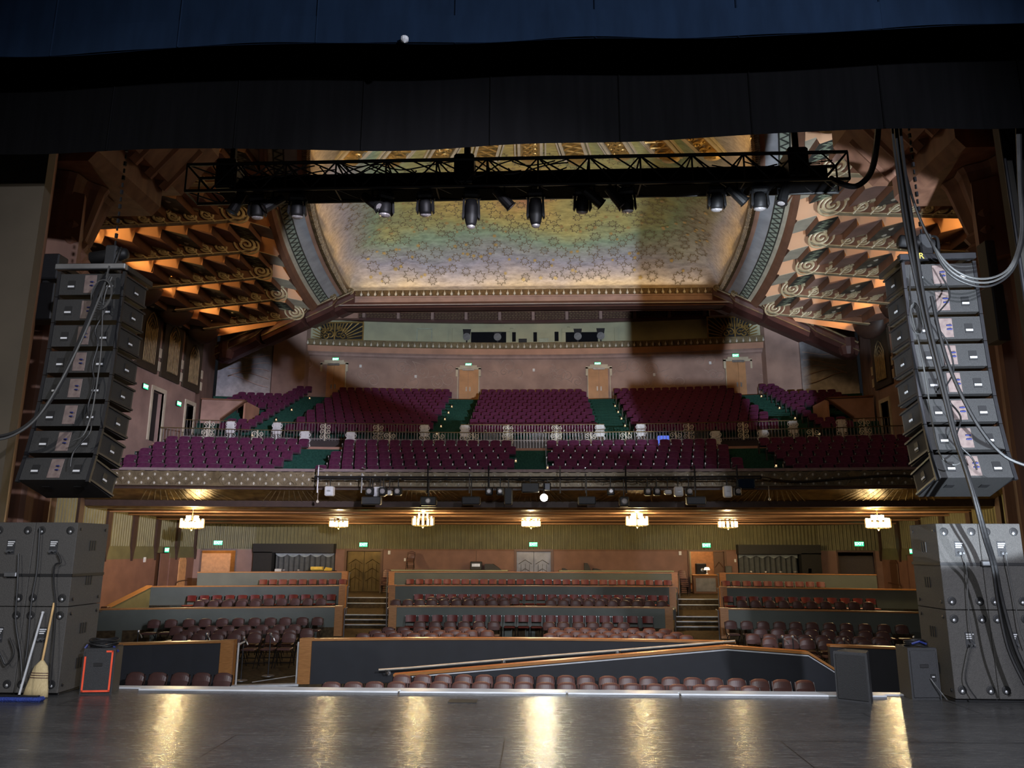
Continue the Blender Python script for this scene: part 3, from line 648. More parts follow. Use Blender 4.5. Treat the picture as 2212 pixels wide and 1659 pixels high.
proto = thing('theatre_seat', 'x', 'theatre seat')
for nm, me in zip(('backrest', 'seat', 'standard', 'armrest'), SM):
    o = bpy.data.objects.new(nm, me); col.objects.link(o); o.parent = proto
remember(proto)
first = True; n_seats = 0
ROWN = ('front', 'second', 'third', 'fourth', 'fifth')
def put_seat(x, y, z, rz, label, grp):
    global first, n_seats
    n_seats += 1
    if first:
        proto.location = (x, y, z); proto.rotation_euler = (0, 0, rz); proto['label'] = label; proto['group'] = grp; first = False
    else: dup(proto, (x, y, z), rz, label, grp)
rest = []
for i, (y, z) in enumerate(LOW):
    o = (17.15, 17.25, 17.3, 17.35, 17.4)[i]
    for name, xa, xb in (('far left', -o, -10.55), ('centre-left', -8.9, -0.76), ('centre-right', 0.76, 8.9), ('far right', 10.55, o)):
        n = int((xb - xa) / 0.535); n = max(1, n); off = (xb - xa - n * 0.535) * (1 if name == 'far left' else 0.5 if 'centre' in name else 0) + (0.13 if i % 2 else -0.13) * ('centre' in name)
        for k in range(n):
            x = xa + off + 0.535 * (k + 0.5)
            put_seat(x, y - x * x / (2 * RB), z, math.atan(-x / RB), f'plum seat {nth(k)} from the left in the {ROWN[i]} row of the {name} balcony block', f'seats of the {name} block below the cross aisle')
BLK = (('far left', -18.9, -14.9), ('left', -13.25, -5.4), ('centre', -3.72, 3.72), ('right', 5.4, 13.25), ('far right', 14.9, 18.9))
for j, (y, z) in enumerate(UPP):
    for name, xa, xb in BLK:
        if name.startswith('far'):
            lim = 16.6 if j < 2 else 15.95 if j < 6 else 18.9 if j < 10 else 16.4
            xa, xb = (-lim, -14.9) if xa < 0 else (14.9, lim)
        n = int((xb - xa) / 0.535); off = (xb - xa - n * 0.535) / 2
        if name == 'far left': off *= 2
        elif name == 'far right': off = 0
        else: off += 0.13 if j % 2 else -0.13
        for k in range(n):
            x = xa + off + 0.535 * (k + 0.5); yy = y - x * x / (2 * RB)
            if j == 0 and n_seats < 300 and name == 'centre': put_seat(x, yy, z, math.atan(-x / RB), f'plum seat {nth(k)} from the left in the first centre row behind the cross aisle', 'first centre row of seats behind the cross aisle')
            else: rest.append((x, yy, z, math.atan(-x / RB)))
m = MB(); src = []
for me, sl in zip(SM[:3], (0, 0, 1)): src.append(([v.co.copy() for v in me.vertices], [tuple(p.vertices) for p in me.polygons], sl))
for x, y, z, rz in rest:
    c, s_ = math.cos(rz), math.sin(rz)
    for vs, fs, sl in src:
        m.slot(sl); m.add([(x + c * v.x - s_ * v.y, y + s_ * v.x + c * v.y, z + v.z) for v in vs], fs)
tag(m.build('theatre_seat_rows', ['seat', 'seatarm']), 'rows of plum seats behind the balcony cross aisle', 'theatre seat', kind='stuff')

# ---- aisle lamps on the row ends
def aisle_lamp(x, y, z, label):
    t = thing('aisle_lamp', label, 'aisle lamp', (x, y, z), 0, 'small lamps on the balcony row ends')
    m = MB(); m.bbox((-0.05, -0.05, 0.0), (0.05, 0.04, 0.14), 0.01); m.build('housing', 'seatarm', t)
    m = MB(); m.box((-0.035, -0.06, -0.01), (0.035, -0.052, 0.05)); m.box((-0.05, -0.05, -0.035), (0.05, 0.03, -0.03)); m.build('lit_face', 'aislelamp', t)
for s, w in ((-1, 'left'), (1, 'right')):
    for xx, nm, jj in ((14.72, 'far', (0, 4, 7, 11)), (5.25, 'near', (1, 3, 5, 7, 9))):
        for j in jj:
            y, z = UPP[j]; aisle_lamp(s * xx, y - 0.2 - xx * xx / 160, z + 0.12, f'small aisle lamp at {nth(j)} upper row, {nm} {w} aisle')
for x, i, w in ((-0.72, 1, 'left'), (-0.72, 3, 'left'), (0.72, 2, 'right'), (0.72, 0, 'right'), (10.5, 0, 'far right'), (10.5, 2, 'far right')):
    y, z = LOW[i]; aisle_lamp(x, y - 0.2 - x * x / 160, z + 0.1, f'lit aisle lamp at {ROWN[i]} row, {w} edge of a lower balcony aisle')

# ---- iron railings of the cross aisle
def railing(label, xa, xb, y0, z0, zt, ends=(1, 1), scrolls=()):
    t = thing('balcony_railing', label, 'railing', (0, 0, 0), 0, 'iron railings of the balcony cross aisle')
    yf = lambda x: y0 - x * x / (2 * RB); n = max(3, int((xb - xa) / 0.8)); xs = lin(xa, xb, n)
    m = MB(); m.sweep(lambda x: [(x, yf(x) - 0.03, zt - 0.04), (x, yf(x) + 0.03, zt - 0.04), (x, yf(x) + 0.03, zt), (x, yf(x) - 0.03, zt)], xs); m.build('top_rail', 'brass', t)
    g = MB(); g.sweep(lambda x: [(x, yf(x) - 0.015, z0 + 0.08), (x, yf(x) + 0.015, z0 + 0.08), (x, yf(x) + 0.015, z0 + 0.11), (x, yf(x) - 0.015, z0 + 0.11)], xs)
    k = int((xb - xa) / 0.15)
    for i in range(k + 1):
        x = xa + (xb - xa) * i / k; g.box((x - 0.011, yf(x) - 0.011, z0), (x + 0.011, yf(x) + 0.011, zt - 0.03))
    g.build('grille', 'seatmetal', t)
    def scroll(x, big):
        q = MB(); y = yf(x) - 0.035; h = zt - z0
        q.box((x - 0.03, y - 0.03, z0), (x + 0.03, y + 0.03, zt - 0.04))
        for sx in (-1, 1):
            for r_, zz in ((0.14, 0.22), (0.14, 0.5), (0.14, 0.78)):
                q.tube([(a, y, b) for a, b in spiral(x + sx * 0.17, z0 + h * zz, r_, 1.4, PI if sx > 0 else 0, 1, 14)], 0.022, 5)
        if big:
            q.box((x - 0.2, y - 0.02, z0 + h * 0.3), (x + 0.2, y - 0.01, zt - 0.05))
            for a in range(8): q.tube([(x + 0.04 * math.cos(a * PI / 4), y - 0.03, z0 + h * 0.62 + 0.04 * math.sin(a * PI / 4)), (x + 0.18 * math.cos(a * PI / 4), y - 0.03, z0 + h * 0.62 + 0.18 * math.sin(a * PI / 4))], 0.025, 5)
        q.build('flower_panel' if big else 'scroll_post', 'white' if big else 'drop', t)
    if ends[0]: scroll(xa + 0.22, True)
    if ends[1]: scroll(xb - 0.22, True)
    for x in scrolls: scroll(x, False)
    return t
railing('iron railing in front of the cross aisle, left end piece', -17.7, -10.85, 37.2, 6.35, 7.32, (0, 1), (-15.6, -13.3))
railing('iron railing in front of the cross aisle, long centre piece', -9.1, 9.1, 37.2, 6.35, 7.32, (1, 1), (-7.0, -4.6, -2.9, -1.2, 1.2, 2.9, 4.6, 7.0))
railing('iron railing in front of the cross aisle, right end piece', 10.85, 17.7, 37.2, 6.35, 7.32, (1, 0), (13.3, 15.6))
for a, b, nm in ((-17.9, -15.4, 'by the left entrance parapet'), (-13.55, -5.5, 'before the left seat block'), (-3.8, 3.8, 'before the centre seat block'), (5.5, 13.55, 'before the right seat block'), (15.4, 17.9, 'by the right entrance parapet')):
    railing(f'rear railing of the cross aisle {nm}', a, b, 39.98, 7.2, 8.16, (1 if a > -15 else 0, 1 if b < 15 else 0), ((a + b) / 2,) if b - a < 5 else (a + (b - a) * .33, a + (b - a) * .67))
# loose bits on the cross aisle
p = PY(1433, 944, 38.0); m = MB(); m.bbox((p.x - 0.27, 37.9, 6.35), (p.x + 0.27, 38.2, p.z + 0.06), 0.02); tag(m.build('storage_tub', 'tubglow'), 'blue tub standing in the balcony cross aisle behind the railing', 'tub')  # tub is no lamp: its brightness is put into the material by emission

# ---- parapets of the side entrances
for s, w in ((-1, 'left'), (1, 'right')):
    t = thing('entrance_parapet', f'salmon wedge shaped parapet of the {w} balcony entrance', 'parapet')
    pts = [(s * 18.55, 9.86), (s * 16.05, 9.75), (s * 17.4, 8.7), (s * 17.5, 7.2), (s * 18.55, 7.2)]
    m = MB(); m.prism(pts, 'y', 41.2, 41.35); m.build('panel', 'pink', t)
    m = MB(); m.sweep(lambda p: [(p[0], 41.12, p[1] - 0.03), (p[0], 41.45, p[1] - 0.03), (p[0], 41.45, p[1] + 0.05), (p[0], 41.12, p[1] + 0.05)], [pts[0], pts[1], pts[2]]); m.build('cap', 'brown', t)
    m = MB(); m.prism([(41.35, 7.2), (43.5, 8.6), (43.5, 9.75), (41.35, 9.75)], 'x', s * 16.1, s * 16.2); m.build('side_panel', 'salmon', t)

# ================================================================== UPPER REAR WALL
yU = arc(52.0, 82)
XU = lin(-16.8, 16.8, 30)
def strip(m, z0, z1, d0=0.0, d1=None, xs=XU):
    d1 = d0 if d1 is None else d1
    m.ribbon([(x, yU(x) - d0, z0) for x in xs], [(x, yU(x) - d1, z1) for x in xs])
m = MB(); strip(m, 11.0, 15.0); struct('wall_rear_balcony', m, 'relief', 'rose plaster rear wall of the balcony')
m = MB(); rnd = random.Random(3)
for k in range(46):
    x = rnd.uniform(-16, 16); z = rnd.uniform(12.6, 14.4); r = rnd.uniform(0.28, 0.6); sg = rnd.choice((-1, 1)); a0 = rnd.uniform(0, 6.28)
    if any(abs(x - dx) < 1.3 + 0 and z < 14.6 for dx in (-14.0, -4.6, 4.5, 14.1)): continue
    sp = spiral(x, z, r, rnd.uniform(0.9, 1.7), a0, sg, 26, 0.2)
    m.tube([(a, yU(a) - 0.015, b) for a, b in sp], 0.035, 5)
    ex = sp[0]; d = Vector((ex[0] - x, ex[1] - z)); tl = [(ex[0] + sg * -d.y * t * 1.2 + d.x * t * t * 1.2, ex[1] + sg * d.x * t * 1.2 * 0.7) for t in (0, .3, .6, .9)]
    m.tube([(a, yU(a) - 0.015, max(11.8, min(14.7, b))) for a, b in tl], 0.03, 5)
struct('trim_20', m, 'reliefline', 'raised cloud swirls on the balcony rear wall')
m = MB(); strip(m, 14.72, 14.80, 0.05, 0.18); strip(m, 14.80, 14.92, 0.18, 0.18); strip(m, 14.92, 15.02, 0.18, 0.32); struct('trim_21', m, 'mauve', 'lower mouldings of the balcony rear cornice')
m = MB(); strip(m, 15.02, 15.42, 0.34, 0.40); strip(m, 15.02, 15.02, 0.1, 0.34); struct('trim_22', m, 'salmon', 'salmon band of the balcony rear cornice')
m = MB(); strip(m, 15.42, 15.46, 0.40, 0.46); strip(m, 15.46, 15.78, 0.44, 0.44); strip(m, 15.78, 15.86, 0.5, 0.5); strip(m, 15.86, 15.86, 0.5, 0.0); strip(m, 15.78, 15.78, 0.44, 0.5)
struct('trim_23', m, 'gilddark', 'dark band behind the drop ornaments of the rear cornice')
def drops(name, x0, x1, n, yf, z, lab, sc_=1.0):
    m = MB()
    for k in range(n):
        x = x0 + (x1 - x0) * (k + 0.5) / n
        m.lathe([(0.012 * sc_, 0.19 * sc_), (0.02 * sc_, 0.1 * sc_), (0.075 * sc_, 0.0), (0.08 * sc_, -0.05 * sc_), (0.05 * sc_, -0.11 * sc_), (0.01, -0.13 * sc_)], (x, yf(x) - 0.05, z), 8)
    struct(name, m, 'drop', lab, smooth=True)
drops('trim_24', -16.6, 16.6, 78, lambda x: yU(x) - 0.46, 15.58, 'row of ivory drops on the balcony rear cornice')
# booth wall above the cornice
m = MB(); yV = lambda x: yU(x) - 0.05
def hpanel(m, xa, xb, z0, z1, d=0.0, d2=None): m.prism([(xa, z0), (xb, z0), (xb, z1), (xa, z1)], 'y', yV((xa + xb) / 2) - d, (yV((xa + xb) / 2) + 0.3) if d2 is None else yV((xa + xb) / 2) - d2)
m = MB(); strip(m, 15.84, 17.5, 0.05, 0.05); struct('wall_booth', m, 'celadon', 'mottled celadon wall of the projection booth')
def bx(u, v): p = PY(u, v, 51.6); return p.x, p.z
for k, (u0, u1) in enumerate(((977, 1093), (1222, 1328))):
    (xa, zt), (xb, zb) = bx(u0, 716), bx(u1, 746); zb = 15.88
    m = MB(); hpanel(m, xa, xb, zb, zt, 0.03, 0.0); struct(f'window_{k + 1}', m, 'glass', 'dark glass of the ' + ('left' if k == 0 else 'right') + ' booth window')
    m = MB(); e = 0.26
    hpanel(m, xa - e, xa, zb, zt + e, 0.10); hpanel(m, xb, xb + e, zb, zt + e, 0.10); hpanel(m, xa - e, xb + e, zt, zt + e, 0.10)
    sgn = 1 if k == 0 else -1; xm = (xa + xb) / 2
    hpanel(m, xm - (0.0 if sgn > 0 else 1.4), xm + (2.4 if sgn > 0 else 0.0) - (0 if sgn > 0 else 0), zt + e, zt + e + 0.14, 0.08)
    hpanel(m, xm + sgn * 0.9 - 0.7, xm + sgn * 0.9 + 0.9, zt + e + 0.14, zt + e + 0.28, 0.08)
    struct(f'trim_25', m, 'celadon', 'stepped plaster frame of a booth window')
    for q, f in enumerate((0.27, 0.84) if k == 0 else (0.25, 0.72)):
        x = xa + (xb - xa) * f; z = zb + 0.48; y = yV(x) - 0.12
        t = thing('follow_spot', f'{"left" if q == 0 else "right"} grey follow spot behind the {"left" if k == 0 else "right"} booth window', 'follow spot', (x, y, z), 0, 'follow spots in the booth windows')
        r = Matrix.Rotation(-PI / 2, 3, 'X'); R2 = Matrix.Rotation(PI / 2, 3, 'X')
        b = MB(); b.lathe([(0.2, -0.0), (0.27, 0.0), (0.27, 0.06), (0.2, 0.06)], (0, 0, 0), 18, R2); b.build('lens_ring', 'steel', t)
        b = MB(); b.lathe([(0.19, 0.0), (0.19, 0.03)], (0, 0, 0), 18, R2); b.build('lens', 'glass', t)
        b = MB(); b.prism([(-0.24, 0.2), (0.24, 0.2), (0.3, 0.56), (-0.3, 0.56)], 'y', -0.02, 0.05); b.build('hood', 'darksteel', t)
        b = MB(); b.box((-0.05, -0.02, -0.6), (0.05, 0.05, -0.25)); b.build('stand', 'darksteel', t)
for k, (u0, v0, u1, v1, mt) in enumerate(((1106, 715, 1114, 736, 'glass'), (1152, 715, 1160, 736, 'glass'), (1198, 714, 1207, 735, 'glass'), (1120, 729, 1138, 741, 'black'), (1165, 728, 1185, 740, 'ringsage'), (903, 712, 931, 740, 'celadon'))):
    (xa, zt), (xb, zb) = bx(u0, v0), bx(u1, v1)
    m = MB(); hpanel(m, xa, xb, zb, zt, 0.02, 0.0); struct(f'window_{k + 3}', m, mt, 'small booth port')
    m = MB(); e = 0.07; hpanel(m, xa - e, xa, zb - e, zt + e, 0.07); hpanel(m, xb, xb + e, zb - e, zt + e, 0.07); hpanel(m, xa - e, xb + e, zt, zt + e, 0.07); hpanel(m, xa - e, xb + e, zb - e, zb, 0.07); struct('trim_26', m, 'celadon' if k != 5 else 'ringsage', 'frame of a small booth port')
# sunburst grilles
for s, w, (u0, v0, u1, v1) in ((-1, 'left', (668, 699, 785, 733)), (1, 'right', (1526, 687, 1642, 722))):
    a, b = PY(u0, v0, 50.9), PY(u1, v1, 50.9); xa, xb, zt, zb = a.x, b.x, max(a.z, b.z) - 0.1, 15.9
    xm = (xa + xb) / 2; y = yU(xm) - 0.35
    m = MB(); m.box((xa, y + 0.12, zb), (xb, y + 0.2, zt)); struct('trim_27', m, 'black', f'dark opening of the {w} sunburst grille')
    m = MB()
    for k in range(-9, 10):
        an = PI / 2 - k * 0.158; r1 = 0.9; ca, sa = math.cos(an), math.sin(an)
        t1 = min((xb - xm) / abs(ca) if abs(ca) > 1e-3 else 9, (zt - zb) / max(sa, 0.08)); t1 = min(t1, 2.3)
        if t1 > r1: m.tube([(xm + r1 * ca, y + 0.06, zb + r1 * sa * 0.8), (xm + t1 * ca, y + 0.06, zb + t1 * sa)], 0.045, 5)
    for kx in (-1, 1):
        for r_, cx_, cz_ in ((0.26, 0.3, 0.35), (0.24, 0.62, 0.25), (0.22, 0.42, 0.78), (0.18, 0.8, 0.62)):
            m.tube([(p, y + 0.03, q) for p, q in spiral(xm + kx * cx_, zb + cz_, r_, 1.2, PI / 2, kx, 16)], 0.05, 5)
    m.tube([(xm, y + 0.03, zb), (xm, y + 0.03, zb + 1.15)], 0.06, 6)
    m.box((xa - 0.08, y, zb - 0.06), (xb + 0.08, y + 0.12, zb)); m.box((xa - 0.08, y, zt), (xb + 0.08, y + 0.12, zt + 0.08)); m.box((xa - 0.08, y, zb), (xa, y + 0.12, zt)); m.box((xb, y, zb), (xb + 0.08, y + 0.12, zt))
    struct('trim_28', m, 'gold', f'gilded sunburst grille on the {w}')
# vent grille band under the rear ceiling
m = MB(); strip(m, 17.4, 17.55, 0.3, 0.3); strip(m, 17.55, 18.15, 0.12, 0.6); struct('trim_29', m, 'maroon', 'dark band of the rear vents')
m = MB(); m2 = MB(); nv = 14
for k in range(nv):
    xa, xb = -16.6 + k * 33.2 / nv + 0.15, -16.6 + (k + 1) * 33.2 / nv - 0.15
    for q in range(5):
        zz = 17.60 + q * 0.10
        for h in range(9):
            xx = xa + (xb - xa) * h / 9 + (0.06 if q % 2 else 0); m.box((xx, yU(xx) - 0.34 - (zz - 17.55) * 0.8, zz), (xx + 0.17, yU(xx) - 0.28 - (zz - 17.55) * 0.8, zz + 0.045))
    m2.box((xb + 0.05, yU(xb) - 0.6, 17.5), (xb + 0.25, yU(xb) - 0.2, 18.15))
struct('trim_30', m, 'gilddark', 'pierced fretwork of the rear vents'); struct('trim_31', m2, 'mauve', 'mullions between the rear vents')
m = MB(); strip(m, 17.36, 17.46, 0.34, 0.34); strip(m, 17.36, 17.36, 0, 0.34); struct('trim_32', m, 'maroon', 'moulding under the rear vents')
# doors of the balcony rear wall
for k, (u0, u1, v) in enumerate(((697.5, 747.5, 788), (990, 1034, 799), (1270, 1316.5, 797), (1567, 1619.5, 781))):
    p, q = PY(u0, v, 51.8), PY(u1, v, 51.8); y = yU((p.x + q.x) / 2); p, q = PY(u0, v, y), PY(u1, v, y); zt = p.z; xm = (p.x + q.x) / 2; y -= 0.02
    m = MB(); m.box((p.x, y - 0.02, 11.5), (xm - 0.008, y + 0.04, zt)); m.box((xm + 0.008, y - 0.02, 11.5), (q.x, y + 0.04, zt)); d = struct(f'door_{k + 3}', m, 'tan', 'tan double door of the balcony rear wall')
    for sx in (-1, 1):
        h = MB(); h.box((xm + sx * 0.13 - 0.04, y - 0.07, 12.45), (xm + sx * 0.13 + 0.04, y - 0.02, 12.75)); h.build('door_handle', 'steel', d)
    m = MB(); e = 0.16
    m.box((p.x - e, y - 0.10, zt - 0.5), (p.x, y + 0.03, zt + 0.1)); m.box((q.x, y - 0.10, zt - 0.5), (q.x + e, y + 0.03, zt + 0.1)); m.box((p.x - e, y - 0.10, zt), (q.x + e, y + 0.03, zt + 0.16)); m.box((p.x + 0.12, y - 0.10, zt + 0.16), (q.x - 0.12, y + 0.03, zt + 0.3))
    m.box((p.x - 0.05, y - 0.06, 11.5), (p.x, y + 0.03, zt)); m.box((q.x, y - 0.06, 11.5), (q.x + 0.05, y + 0.03, zt))
    struct('trim_33', m, 'cream', 'stepped cream frame of a balcony door')
    m = MB(); m.box((xm - 0.4, y - 0.2, zt - 0.09), (xm + 0.4, y - 0.1, zt + 0.05)); m.build('door_closer', 'steel', d)
# side recess, pilasters and upper side walls
for s, w in ((-1, 'left'), (1, 'right')):
    m = MB(); m.prism([(s * 16.75, 50.6), (s * 15.5, 50.9), (s * 15.5, 50.5), (s * 15.6, 49.9), (s * 17.5, 49.0), (s * 17.9, 49.4)], 'z', 10.5, 18.2); struct('wall_pilaster', m, 'relief', f'rough rose pier at the {w} end of the balcony rear wall')
    m = MB(); m.prism([(s * 17.4, 49.2), (s * 20.6, 47.6), (s * 20.8, 48.0), (s * 17.6, 49.6)], 'z', 9.5, 18.2); struct('wall_recess', m, 'pewter', f'grey painted panel in the {w} rear corner')
    m = MB()
    for k in range(5):
        z = 12.2 + k * 0.55; pts = [(s * (17.7 + t * 2.3), 49.05 - t * 1.15 - 0.06, z + 0.7 * math.sin(t * 2.2 + k) * t) for t in lin(0, 1, 8)]; m.tube(pts, 0.03, 5)
    struct('trim_34', m, 'reliefline', f'pale branching lines on the {w} corner panel')
    m = MB(); m.prism([(s * 17.9, 38.9), (s * 20.8, 47.6), (s * 21.2, 47.6), (s * 18.3, 38.9)], 'z', 6, 18.2); struct(f'wall_{w}_balcony_rear', m, 'relief', f'rough plaster side wall above the balcony on the {w}')
    door = [(34.55, 35.65), (38.0, 38.9)]
    x0 = s * 17.9
    m = holed(MB(), 'y', x0 if s > 0 else x0 - 0.3, 0.3, 26.5, 38.95, 4.3, 18.2, [(a, b, 6.6, 9.0) for a, b in door]); struct(f'wall_{w}_balcony', m, 'relief', f'plaster side wall of the balcony on the {w}')
    for a, b in door:
        m = MB(); m.prism([(a, 6.6), (b, 6.6), (b, 9.0), (a, 9.0)], 'x', x0 + s * 0.28, x0 + s * 0.33); struct('door_7', m, 'black', f'dark side exit of the balcony on the {w}')
        m = MB(); m.prism([(a - .15, 6.6), (a, 6.6), (a, 9.0), (b, 9.0), (b, 6.6), (b + .15, 6.6), (b + .15, 9.2), (a - .15, 9.2)], 'x', x0 - s * 0.06, x0 + s * 0.1); struct('trim_35', m, 'cream', f'frame of a side exit of the balcony on the {w}')
    for k, (y, sc_) in enumerate(((33.6, 1), (35.9, 1), (38.2, 1), (31.3, 1), (29.0, 1))):
        z0, z1 = 9.75, 13.0 - (0.0 if y < 37 else 0.35)
        m = MB(); m.prism([(y - 0.95, z0), (y + 0.95, z0), (y + 0.95, z1), (y - 0.95, z1)], 'x', x0 - s * 0.12, x0); struct('trim_36', m, 'organ', f'dark panel behind a pointed screen on the {w} wall')
        m = MB()
        for q, (hw, top) in enumerate(((0.5, z1 - 0.5), (0.36, z1 - 0.75), (0.22, z1 - 1.0), (0.08, z1 - 1.2))):
            pts = [(x0 - s * 0.16, y - hw, z0 + 0.35), (x0 - s * 0.16, y - hw, top - hw * 1.2), (x0 - s * 0.16, y - hw * 0.5, top - hw * 0.35), (x0 - s * 0.16, y, top), (x0 - s * 0.16, y + hw * 0.5, top - hw * 0.35), (x0 - s * 0.16, y + hw, top - hw * 1.2), (x0 - s * 0.16, y + hw, z0 + 0.35), (x0 - s * 0.16, y - hw, z0 + 0.35)]
            m.tube(pts, 0.035, 4)
        struct('trim_37', m, 'gilddark', f'gilded pointed screen on the {w} balcony wall')
        m = MB()
        for zz in (z0 + 0.2, z0 + 0.85): m.prism([(y + 1.05, zz), (y + 1.25, zz), (y + 1.25, zz + 0.45), (y + 1.05, zz + 0.45)], 'x', x0 - s * 0.1, x0)
        struct('trim_38', m, 'cream', f'pale blocks beside a pointed screen on the {w} wall')

# ---- exit signs
def letters(body, size, mt, extrude=0.003, offset=0.0):
    c = bpy.data.curves.new(body + '_lettering', 'FONT'); c.body = body; c.size = size; c.align_x = 'CENTER'; c.align_y = 'CENTER'; c.extrude = extrude; c.offset = offset
    o = bpy.data.objects.new('lettering', c); me = bpy.data.meshes.new_from_object(o); bpy.data.objects.remove(o); bpy.data.curves.remove(c)
    me.materials.clear(); me.materials.append(M[mt]); return me
fnt = letters('EXIT', 0.2, 'exitletter', 0.004, 0.004)
eb = MB(); eb.bbox((-0.23, 0.0, -0.125), (0.23, 0.06, 0.125), 0.01); ebm = eb.mesh('housing', 'darksteel')
ef = MB(); ef.box((-0.215, -0.006, -0.11), (0.215, 0.002, 0.11)); efm = ef.mesh('lit_face', 'exitgreen')
def exit_sign(loc, rz, label):
    t = thing('exit_sign', label, 'exit sign', loc, rz, 'green exit signs')
    for nm, d in (('housing', ebm), ('lit_face', efm), ('lettering', fnt)):
        o = bpy.data.objects.new(nm, d); col.objects.link(o); o.parent = t
        if nm == 'lettering': o.rotation_euler = (PI / 2, 0, 0); o.location = (0, -0.008, 0)
for (u, v), nm in zip(((725, 776), (1012, 788), (1291, 786), (1589, 768)), ('far left', 'centre-left', 'centre-right', 'far right')):
    p = PY(u, v, 51.8); y = yU(p.x) - 0.1; exit_sign(PY(u, v, y), 0, f'green exit sign above the {nm} tan door of the balcony')
for (u, v), nm in zip(((785, 1176.5), (1152, 1176), (1526, 1178)), ('brass double door', 'grey centre door', 'open lobby door')): exit_sign(PY(u, v, YW - 0.08), 0, f'green exit sign over the {nm} below the balcony')
for (u, v), s, w in (((471, 1172.5), 1, 'left'), ((1856, 1175), -1, 'right')): exit_sign(PY(u, v, 40.2), s * 0.38, f'green exit sign over the {w} corner passage')
for (u, v), s, w in (((360.5, 1188), 1, 'left'), ((1970, 1191), -1, 'right')): p = PX(u, v, -s * 17.5); exit_sign(p, s * PI / 2, f'green exit sign over the side door on the lower {w} wall')
for (u, v), nm in zip(((315, 835), (387, 872)), ('upper', 'lower')): p = PX(u, v, -17.75); exit_sign(p, PI / 2, f'{nm} of two green exit signs on the left wall beside the balcony')
# small wall switches and speakers
def wallbox(u, v, y, w, h, lab, mt='white', x=None):
    p = PY(u, v, y) if x is None else PX(u, v, x); m = MB()
    if x is None: m.bbox((p.x - w / 2, p.y - 0.05, p.z - h / 2), (p.x + w / 2, p.y, p.z + h / 2), 0.008)
    else: m.bbox((p.x - 0.03, p.y - w / 2, p.z - h / 2), (p.x + 0.03, p.y + w / 2, p.z + h / 2), 0.008)
    tag(m.build('wall_fixture', mt), lab, 'wall fixture')
for u, v, nm in ((779, 791, 'beside the far left tan door'), (898, 813.5, 'between the left tan doors'), (1153, 799.5, 'high in the middle of the wall'), (1413, 809.5, 'between the right tan doors'), (1534, 784, 'beside the far right tan door')):
    p = PY(u, v, 51.8); wallbox(u, v, yU(p.x) - 0.0, 0.16, 0.2, f'small white box on the balcony rear wall {nm}')
wallbox(841, 1193.5, YW - 0.0, 0.13, 0.2, 'white plate on the wainscot right of the brass door'); wallbox(875, 1209, YW - 0.0, 0.1, 0.16, 'white switch on the wainscot above the left counter')
wallbox(1469, 1195, YW - 0.0, 0.14, 0.2, 'white plate on the wainscot left of the open door'); wallbox(1588, 1211, YW - 0.0, 0.1, 0.16, 'white switch beside the right bar window'); wallbox(312.5, 1209, 0, 0.14, 0.22, 'white thermostat on the lower left wall', x=-17.57)

# ================================================================== CEILING
ZC = 16.44
def xe(y): return 10.75 * math.sqrt(max(0.05, 1 - ((44 - y) / 28.3) ** 2))
def zp(x): return 16.2 - 0.5075 * (abs(x) - 10.5)
def dome_pt(x, y):
    e = math.sqrt((x / 10.75) ** 2 + ((44 - y) / 28.3) ** 2)
    d1 = max(1e-4, (1 - e) * 9.0); d2 = max(1e-4, 42.0 - y)
    d = (d1 ** -3 + d2 ** -3) ** (-1 / 3); d = min(d, 12.0)
    return Vector((x, y, ZC + 4.3 * math.sqrt(max(0, 1 - (1 - d / 12.0) ** 2))))
YF0 = 19.0
m = MB()
def dg(a, b):
    y = 42.0 - (1 - (1 - b) ** 1.0) * (42.0 - YF0); y = 42.0 - (42.0 - YF0) * (b ** 1.7)
    t = math.sin((a * 2 - 1) * PI / 2) * 0.9999
    return dome_pt(t * xe(y), y)
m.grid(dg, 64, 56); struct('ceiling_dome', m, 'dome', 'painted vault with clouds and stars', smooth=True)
# stars painted on the vault, slightly raised
def star(m, x, y, r, rot, npt=8, inner=0.56, w=0.035, fill=False):
    p = dome_pt(x, y); du = (dome_pt(x + 0.05, y) - dome_pt(x - 0.05, y)).normalized(); dv = (dome_pt(x, y - 0.05) - dome_pt(x, y + 0.05)).normalized(); n = du.cross(dv).normalized()
    if n.z > 0: n = -n
    dv = n.cross(du)
    def pt(a, rr): return p + du * (rr * math.cos(a)) + dv * (rr * math.sin(a)) + n * 0.045
    def loop(k): return [pt(rot + PI * i / npt, (r if i % 2 == 0 else r * inner) * k) for i in range(2 * npt + 1)]
    if fill: m.add(loop(1)[:-1] + [p + n * 0.05], [(i, (i + 1) % (2 * npt), 2 * npt) for i in range(2 * npt)])
    else: m.ribbon(loop(1), loop(1 - w / r))
rnd = random.Random(11); m = MB(); m2 = MB(); placed = []
def in_ok(x, y): return abs(x) < xe(y) - 0.9
tries = 0
while len(placed) < 230 and tries < 6000:
    tries += 1
    b = rnd.random() ** 1.3; y = 41.9 - b * 9.2; x = rnd.uniform(-10, 10)
    if not in_ok(x, y): continue
    r = rnd.choice((0.30, 0.36, 0.42, 0.48)); q = dome_pt(x, y)
    if q.z < ZC + r * 0.8 or any((q - a).length < (r + b_) * 0.88 for a, b_ in placed): continue
    placed.append((q, r)); star(m, x, y, r, rnd.uniform(0, 1), 8, 0.6, 0.07)
for _ in range(150):
    y = 41.9 - rnd.random() ** 1.5 * 8.5; x = rnd.uniform(-10, 10)
    if in_ok(x, y): star(m2, x, y, rnd.uniform(0.09, 0.17), rnd.uniform(0, 1), rnd.choice((5, 6, 8)), 0.5, fill=True)
for s in (-1, 1):
    for y, f in ((31.5, 0.86), (29.5, 0.84), (27.6, 0.83)): star(m2, s * xe(y) * f, y, 0.42, 0.2, 6, 0.6, fill=True)
